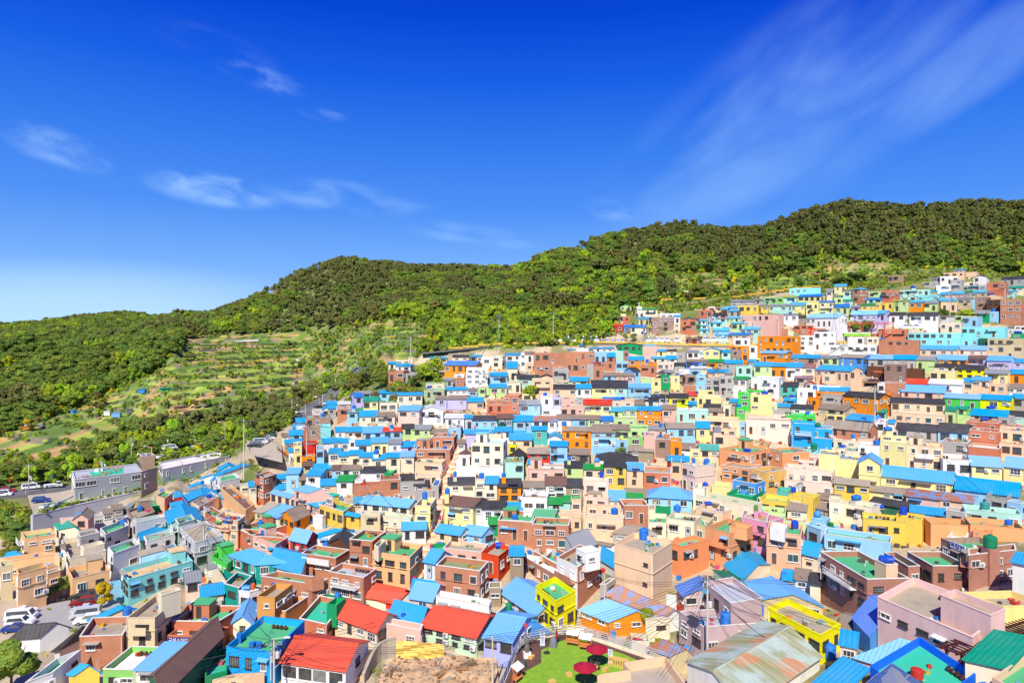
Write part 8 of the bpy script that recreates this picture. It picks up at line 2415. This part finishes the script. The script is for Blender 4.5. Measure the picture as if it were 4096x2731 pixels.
zd = W(3845, 1300, 277).z; A = W(3845, 1302, 276); B = W(4012, 1300, 276); deckbox([A, B, B+Vector((0, 5, 0)), A+Vector((0, 5, 0))], .6, M_YEL, 'yellow railed deck above the aqua building', 'viewing_deck', 'deck', 'y', 1.9)
p = W(3850, 1265, 277); block('beam_frame', [('beam', [((5.5, 0, 0), (11.5, .3, .35))], M_YEL), ('post', [((0.3, 0, -2.2), (.2, .2, 4.2)), ((10.8, 0, -2.2), (.2, .2, 4.2)), ((5.5, 0, -2.2), (.2, .2, 4.2))], M_FW)], p, 0, 'long yellow beam on posts over the yellow deck', 'frame')
# red steel stage frame
p = W(3366, 1372, 268); sr = std('steel_red', 'c04a2a', .6); bx_ = []
for x in (0, 3, 8.5, 12, 17, 20.5): bx_ += [((x, 0, 4.0), (.26, .26, 8.0))]
block('steel_frame', [('post', bx_, sr), ('beam', [((10, 0, 7.6), (21, .25, .3)), ((10, 0, 8.2), (21, .2, .2)), ((10, 3, 7.6), (21, .2, .3)), ((13, 0, 3.6), (17, .25, .3))], sr)], p, .02, 'rust red steel frame over the stage beside the white building', 'steel frame')
p = W(3372, 1340, 266.5); block('stage_roof', [('roof', [((5.2, 1.5, .9), (10.8, 4, .35))], M_FW), ('sign_board', [((5.3, -.55, .15), (10.4, .12, 1.1))], std('board_green', '9ad44a')), ('post', [((x, -.4, -1.8), (.15, .15, 4)) for x in (.3, 5, 10.3)], M_FW)], p, .0, 'white flat roofed stage with lime green sign board', 'stage')
p = W(3348, 1373, 264.5); m_ = []; 
for i in range(16): m_.append(((i*1.02, 0, .45), (.6, .5, .9)))
root = empty('parapet_blocks', p); q = MB(); [q.box(*b_) for b_ in m_]; q.build('block', M_YEL, root)['kind'] = 'stuff'; pend(root, 'row of yellow parapet blocks before the stage', 'parapet')
# red letter mark and blue dome by the white building
m = MB(); Pp = [(0, 0), (.4, .1), (.3, 2.2), (.9, 3.6), (2.6, 3.9), (2.6, 3.2), (1.5, 3.0), (1.3, 1.2), (1.2, -1.0), (2.6, -1.4), (2.6, -2.0), (.9, -1.9), (.3, -.8)]
f1 = [(x, -.15, z) for x, z in Pp]; f2 = [(x, .15, z) for x, z in Pp]
f = MB(); seg = [((.2, 0, 3.4), (2.8, .3, .5)), ((.0, 0, 1.2), (.5, .3, 4.6)), ((.9, 0, -1.6), (1.9, .3, .5)), ((-.5, 0, 2.0), (.8, .3, .5))]
for b_ in seg: f.box(*b_)
o = f.build('letter_sculpture', std('sign_red', 'e0281e', .5), None, W(3244, 1350, 263)); pend(o, 'tall red letter shaped sculpture on the white building', 'sculpture')
# sports: green booth, slide
p = W(1985, 1400, 265.5); block('booth', [('booth_wall', [((0, 0, .8), (1.7, 1.6, 1.6))], std('booth_green', '2a9a4a')), ('booth_band', [((0, 0, 2.0), (1.74, 1.64, .8))], std('booth_red', 'd8283a')), ('booth_roof', [((0, 0, 2.45), (1.9, 1.8, .12))], M_FW)], p, 0, 'small red and green booth beside the bannered road', 'booth')
root = empty('slide', W(1672, 1452, 262)); m = MB(); m.tube((-1.6, 0, 1.9), (1.4, 0, .3), .28, n=8); m.build('slide_chute', M_YEL, root); m = MB(); m.box((-1.7, 0, .9), (.1, .7, 2.0)); m.build('slide_ladder', M_STEEL, root); pend(root, 'yellow playground slide by the bend of the road', 'slide')
# timber boat deck
root = empty('boat_deck', W(1560, 1590, 214)); m = MB(); m.prism([(-5, -1), (6, -1.3), (7, 0), (6, 1.3), (-5, 1.2)], 0, 1.6); m.build('hull', std('boat_timber', '5a3a2c'), root); m = MB(); m.box((0, 0, 3.0), (2.6, 2, .15)); [m.box((x, y, 2.2), (.14, .14, 1.6)) for x in (-1.2, 1.2) for y in (-.8, .8)]; m.build('cabin_frame', std('boat_timber', '5a3a2c'), root); pend(root, 'dark timber boat shaped deck with a cabin frame', 'boat')
# ---------------------------------------------------------------- signs
def textobj(s, size, mt, ext=.01):
    cu_ = bpy.data.curves.new('lettering', 'FONT'); cu_.body = s; cu_.size = size; cu_.extrude = ext; cu_.align_x = 'CENTER'; cu_.align_y = 'CENTER'; o = bpy.data.objects.new('lettering', cu_); C.objects.link(o); bpy.context.view_layer.update(); dg = bpy.context.evaluated_depsgraph_get(); me_ = bpy.data.meshes.new_from_object(o.evaluated_get(dg)); bpy.data.objects.remove(o); me_.materials.clear(); me_.materials.append(mt); return me_
def sign(a, b_, h, txt, board, ink, lab, fr=.7, push=.25):
    d = b_-a; an = math.atan2(d.y, d.x); n = Vector((math.sin(an), -math.cos(an), 0)); c_ = (a+b_)/2+n*push; wd = math.hypot(d.x, d.y); root = empty('shop_sign', c_, an); m = MB(); m.box((0, 0, 0), (wd, .12, h)); m.build('sign_board', board, root)
    me_ = textobj(txt, h*fr, ink); xs = [v.co.x for v in me_.vertices]; k = wd*.92/max(.1, max(xs)-min(xs)) if xs else 1; o = place('lettering', me_, root, (0, -.075, 0)); o.rotation_euler = (math.radians(90), 0, 0); o.scale = (k, 1.15, 1); pend(root, lab, 'sign')
ms = [e for e in EN if 'marketsign' in e['x']][0]; P = ms['P']; zt_ = ms['zt']
a = P[0].lerp(P[1], .02); b_ = P[0].lerp(P[1], .52); a = Vector((a.x, a.y, zt_-.75)); b_ = Vector((b_.x, b_.y, zt_-.75)); sign(a, b_, 1.0, '국제슈퍼마켓', std('sign_navy', '27307c'), std('ink_white', 'f6f6f6'), 'navy blue shop sign with white Korean letters on the red brick market', .72, .15)
sg = [e for e in EN if 'sign2' in e['x']][0]; P = sg['P']; a = P[0].lerp(P[1], .42); b_ = P[0].lerp(P[1], .98); z = sg['zt']-.1; sign(Vector((a.x, a.y, z)), Vector((b_.x, b_.y, z)), 1.0, '옥탑방', std('sign_white', 'e9ecf4'), std('ink_navy', '27348c'), 'white roof sign with navy Korean letters beside the green roof', .8, .2)
Y_ = 128; sign(W(3783, 2143, Y_), W(3886, 2143, Y_-1), 1.0, '옥탑방 카페', std('sign_cream', 'f6f0e4'), std('ink_red', 'd86a4a'), 'long white sign with pale red letters on the apricot wall', .7, .1)
# heart mural on the aqua building
hm = [e for e in EN if 'heart' in e['x']][0]; Y_ = hm['Yc']-.25; c_ = W(3990, 1328, Y_); m = MB(); m.box((0, 0, 0), (5.6, .12, 3.2)); o = m.build('mural', std('mural_teal', '62b8b0'), None, c_); pend(o, 'teal mural panel with a red heart on the aqua building', 'mural'); hp = []
for i in range(24):
    t_ = 2*math.pi*i/24; hp.append((.055*16*math.sin(t_)**3+1.2, -.09, .055*(13*math.cos(t_)-5*math.cos(2*t_)-2*math.cos(3*t_)-math.cos(4*t_))))
m = MB(); m.face(hp); m.build('heart', std('mural_red', 'e0243a'), o); m = MB(); m.box((-1.6, -.07, .6), (.5, .03, .6)); m.box((-1.3, -.07, -.4), (1.2, .03, .9)); m.box((-2.2, -.07, .1), (.4, .03, 1.6)); m.build('painted_figures', std('mural_blue', '2a78c8'), o)
# red basins, jars, pots and aircon units on the near flat roofs
def jarmesh(k_):
    if ('jar', k_) not in _wl:
        m = MB(); 
        if k_ == 'jar': m.lathe([(.16, 0), (.26, .18), (.27, .32), (.18, .48), (.2, .52), (.1, .58), (0, .6)], n=10)
        elif k_ == 'basin': m.lathe([(.25, 0), (.38, .22), (.40, .22), (.36, .2), (.24, .04), (0, .04)], n=12)
        elif k_ == 'planter': m.box((0, 0, .15), (1.1, .45, .3)); m.box((0, 0, .31), (1.0, .36, .04), 1)
        elif k_ == 'crate': m.box((0, 0, .2), (.6, .45, .4)); m.box((0, 0, .41), (.64, .49, .04))
        _wl[('jar', k_)] = m.mesh(k_, [{'jar': std('jar_brown', '4a2d22', .3), 'basin': std('basin_red', 'c03a22', .5), 'planter': std('planter_box', '9db4b0'), 'crate': std('crate_blue', '4a90c8')}[k_], std('planter_green', '5f9a2a')])
    return _wl[('jar', k_)]
cr_ = random.Random(12); jc_ = {}
near = [e for e in HOUSES if e.get('ind') and e['rt'] == 'f' and e['Yc'] < 165 and (e['P'][1]-e['P'][0]).length > 3.5 and (e['P'][2]-e['P'][1]).length > 3.5 and e['v0'] > 1650 and 'cool' not in e['x']]
for e in near:
    A, B, Cc, D = e['P']; zr = e['zr']; n = cr_.choice([1, 2, 3, 3])
    for _ in range(n):
        k_ = cr_.choice(['jar', 'jar', 'basin', 'planter', 'crate']); m_ = cr_.randint(2, 5) if k_ == 'jar' else 1; s_ = cr_.uniform(.15, .8); t_ = cr_.choice([.12, .16, .84, .88])
        kk_ = (k_, wname(e['wc'])); jc_[kk_] = jc_.get(kk_, 0)+m_
        if jc_[kk_] > 19: jc_[kk_] -= m_; continue
        for i in range(m_):
            p = A.lerp(B, s_+(i*.62/(B-A).length)).lerp(D.lerp(Cc, s_+(i*.62/(B-A).length)), t_)
            if s_+(i*.62/(B-A).length) > .92: break
            o = place('roof_'+{'jar': 'jar', 'basin': 'basin', 'planter': 'planter', 'crate': 'crate'}[k_], jarmesh(k_), None, (p.x, p.y, zr+.01), cr_.uniform(0, 3))
            pend(o, {'jar': 'brown glazed jar', 'basin': 'red plastic basin', 'planter': 'long planter box', 'crate': 'blue lidded crate'}[k_]+' on the '+wname(e['wc'])+' house roof', {'jar': 'jar', 'basin': 'basin', 'planter': 'planter', 'crate': 'crate'}[k_], 'things left on the flat roofs')
    if cr_.random() < .45 and (B-A).length > 6 and e['wc'] not in ('b3', 'by', 'pe4', 'b6', 'pk5', 'mv3', 'or3') and 'cool' not in e['x']:       # roof room, an own part of the house
        L1, L2 = (B-A).length, (D-A).length; 
        if L2 > 5:
            root = e['root']; ex = (B-A).normalized(); ey = (D-A).normalized(); c_ = D+ex*1.6-ey*1.5-root.location; c_ = D+ex*1.8-ey*1.7-root.location; an = math.atan2(ex.y, ex.x); m = MB(); z0 = zr-root.location.z; m.box((c_.x, c_.y, z0+1.05), (2.6, 2.3, 2.1), 0, an); m.build('stair_room', wallmat(e['wc']), root); m = MB(); m.box((c_.x, c_.y, z0+2.16), (2.9, 2.6, .14), 0, an); m.build('stair_room_roof', roofmat(e['rc'], 'f'), root); q = c_-ey*1.17; m = MB(); m.box((q.x, q.y, z0+.95), (.8, .05, 1.8), 0, an); m.build('stair_room_door', M_FD, root)
# laundry and antennas
for i in range(26):
    e = cr_.choice(near); A, B, Cc, D = e['P']; p = A.lerp(B, cr_.uniform(.2, .8)).lerp(D.lerp(Cc, .5), cr_.uniform(.3, .7)); p = Vector((p.x, p.y, e['zr'])); root = empty('antenna', p, cr_.uniform(0, 3)); m = MB(); m.tube((0, 0, 0), (0, 0, 2.6), .025, n=5); m.build('mast', M_STEEL, root); m = MB(); m.tube((-.7, 0, 2.5), (.7, 0, 2.5), .015, n=4); [m.tube((x, -.3, 2.5), (x, .3, 2.5), .01, n=4) for x in (-.6, -.35, -.1, .15, .4, .6)]; m.build('aerial', M_STEEL, root); pend(root, 'thin television antenna on the '+short(e), 'antenna', 'television antennas on the roofs')
# small household things in front of the houses and on the far flat roofs
hc = MB(); hcr = random.Random(99); cols = ['c8402a', '2f7fd0', '8a6a50', '3f8a4a', 'e8e4da', 'd8a030', '5a5a5c', 'b0b4b8', 'e07a30', '7ab0d8', 'd85a80']; hm_ = [std('bits_'+c, c, .6) for c in cols]
for e in HOUSES:
    A, B, Cc, D = e['P']; d = B-A; Lf = d.length
    if Lf < 2: continue
    ex = d/Lf; n = Vector((ex.y, -ex.x, 0)); cc = (A+B+Cc+D)/4
    if n.dot(A-cc) < 0: n = -n
    for _ in range(hcr.choice([1, 2, 3, 4])):
        p = A+d*hcr.random()+n*hcr.uniform(.3, 1.4); zb = hgt(p.x, p.y); s_ = hcr.uniform(.25, .8)
        if zb > e['zt']-1: continue
        hc.box((p.x, p.y, zb+s_*.4), (s_*hcr.uniform(.6, 1.6), s_, s_*hcr.uniform(.6, 1.6)), hcr.randrange(len(cols)), hcr.uniform(0, 3))
    if e['rt'] == 'f' and 'zr' in e and 'cool' not in e['x']:
        for _ in range(hcr.choice([2, 3, 4, 6])):
            p = A.lerp(B, hcr.uniform(.12, .88)).lerp(D.lerp(Cc, hcr.uniform(.12, .88)), hcr.uniform(.12, .9)); s_ = hcr.uniform(.2, .65)
            hc.box((p.x, p.y, e['zr']+s_*.35), (s_*hcr.uniform(.5, 1.8), s_, s_*.7), hcr.randrange(len(cols)), hcr.uniform(0, 3))
o = hc.build('household_things', hm_); tag(o, 'small boxes, pots and tools left before the houses and on the roofs', 'household things', kind='stuff')
for i, (x, y, c_, w_, nm) in enumerate([(510, 300, '3f8ad0', 3, 'small blue shed on the upper terraces'), (418, 386, '7ab0e0', 3.4, 'pale blue shed among the lower terraces'), (385, 380, 'f0f0ea', 2.4, 'white shed among the lower terraces'), (465, 372, '6a6c6e', 2.2, 'dark hut beside the terrace path'), (900, 114, 'e8e8e4', 9, 'long white greenhouse strip at the top of the terraces'), (860, 116, 'd8dcd4', 6, 'short white greenhouse strip at the top of the terraces'), (745, 150, '7c7a74', 7, 'grey shelter below the wooded hill'), (95, 429, 'e09a3c', 5, 'orange covered beds at the left of the terraces'), (120, 420, 'c8c8c0', 6, 'pale covered beds at the left of the terraces'), (1072, 187, 'f4f4f0', 2.4, 'little white hut high on the terraces'), (595, 291, '2fa080', 5, 'green net strip across a terrace'), (265, 377, '5a9ad0', 2, 'tiny blue shed at the left edge of the terraces'), (680, 372, 'd8b088', 8, 'tan covered bed in the middle of the terraces'), (640, 355, 'c8a078', 7, 'brown covered bed in the middle of the terraces'), (1055, 270, 'b0a89c', 3, 'grey hut near the road bend')]):
    p = gp(x/.896, 1240+y/.896); root = empty('garden_shed', p+Vector((0, 0, .2)), .1*i); flat_ = w_ > 4; m = MB(); m.box((0, 0, .5 if flat_ else .9), (w_, 1.8, 1.0 if flat_ else 1.8)); m.build('shed_wall', std('shed_'+c_, c_), root); m = MB(); h_ = 1.05 if flat_ else 1.85; m.box((0, 0, h_), (w_+.4, 2.2, .12)); m.build('shed_roof', std('shed_'+c_, c_), root); pend(root, nm, 'garden shed')
# stones and rubble on the building site
rb_ = MB(); 
for _ in range(420):
    i, j = hcr.randrange(N2), hcr.randrange(N2); p = grid[i][j]; s_ = hcr.uniform(.05, .22)*(1 if hcr.random() < .9 else 2); rb_.box((p.x+hcr.uniform(-.5, .5), p.y+hcr.uniform(-.5, .5), p.z+s_*.3), (s_*1.4, s_, s_*.8), hcr.randrange(2), hcr.uniform(0, 3))
o = rb_.build('rubble', [std('rubble_grey', 'b5aa98', .9), std('rubble_brown', '9a7454', .9)]); tag(o, 'loose stones and rubble on the soil of the building site', 'rubble', kind='stuff')
finish_labels()
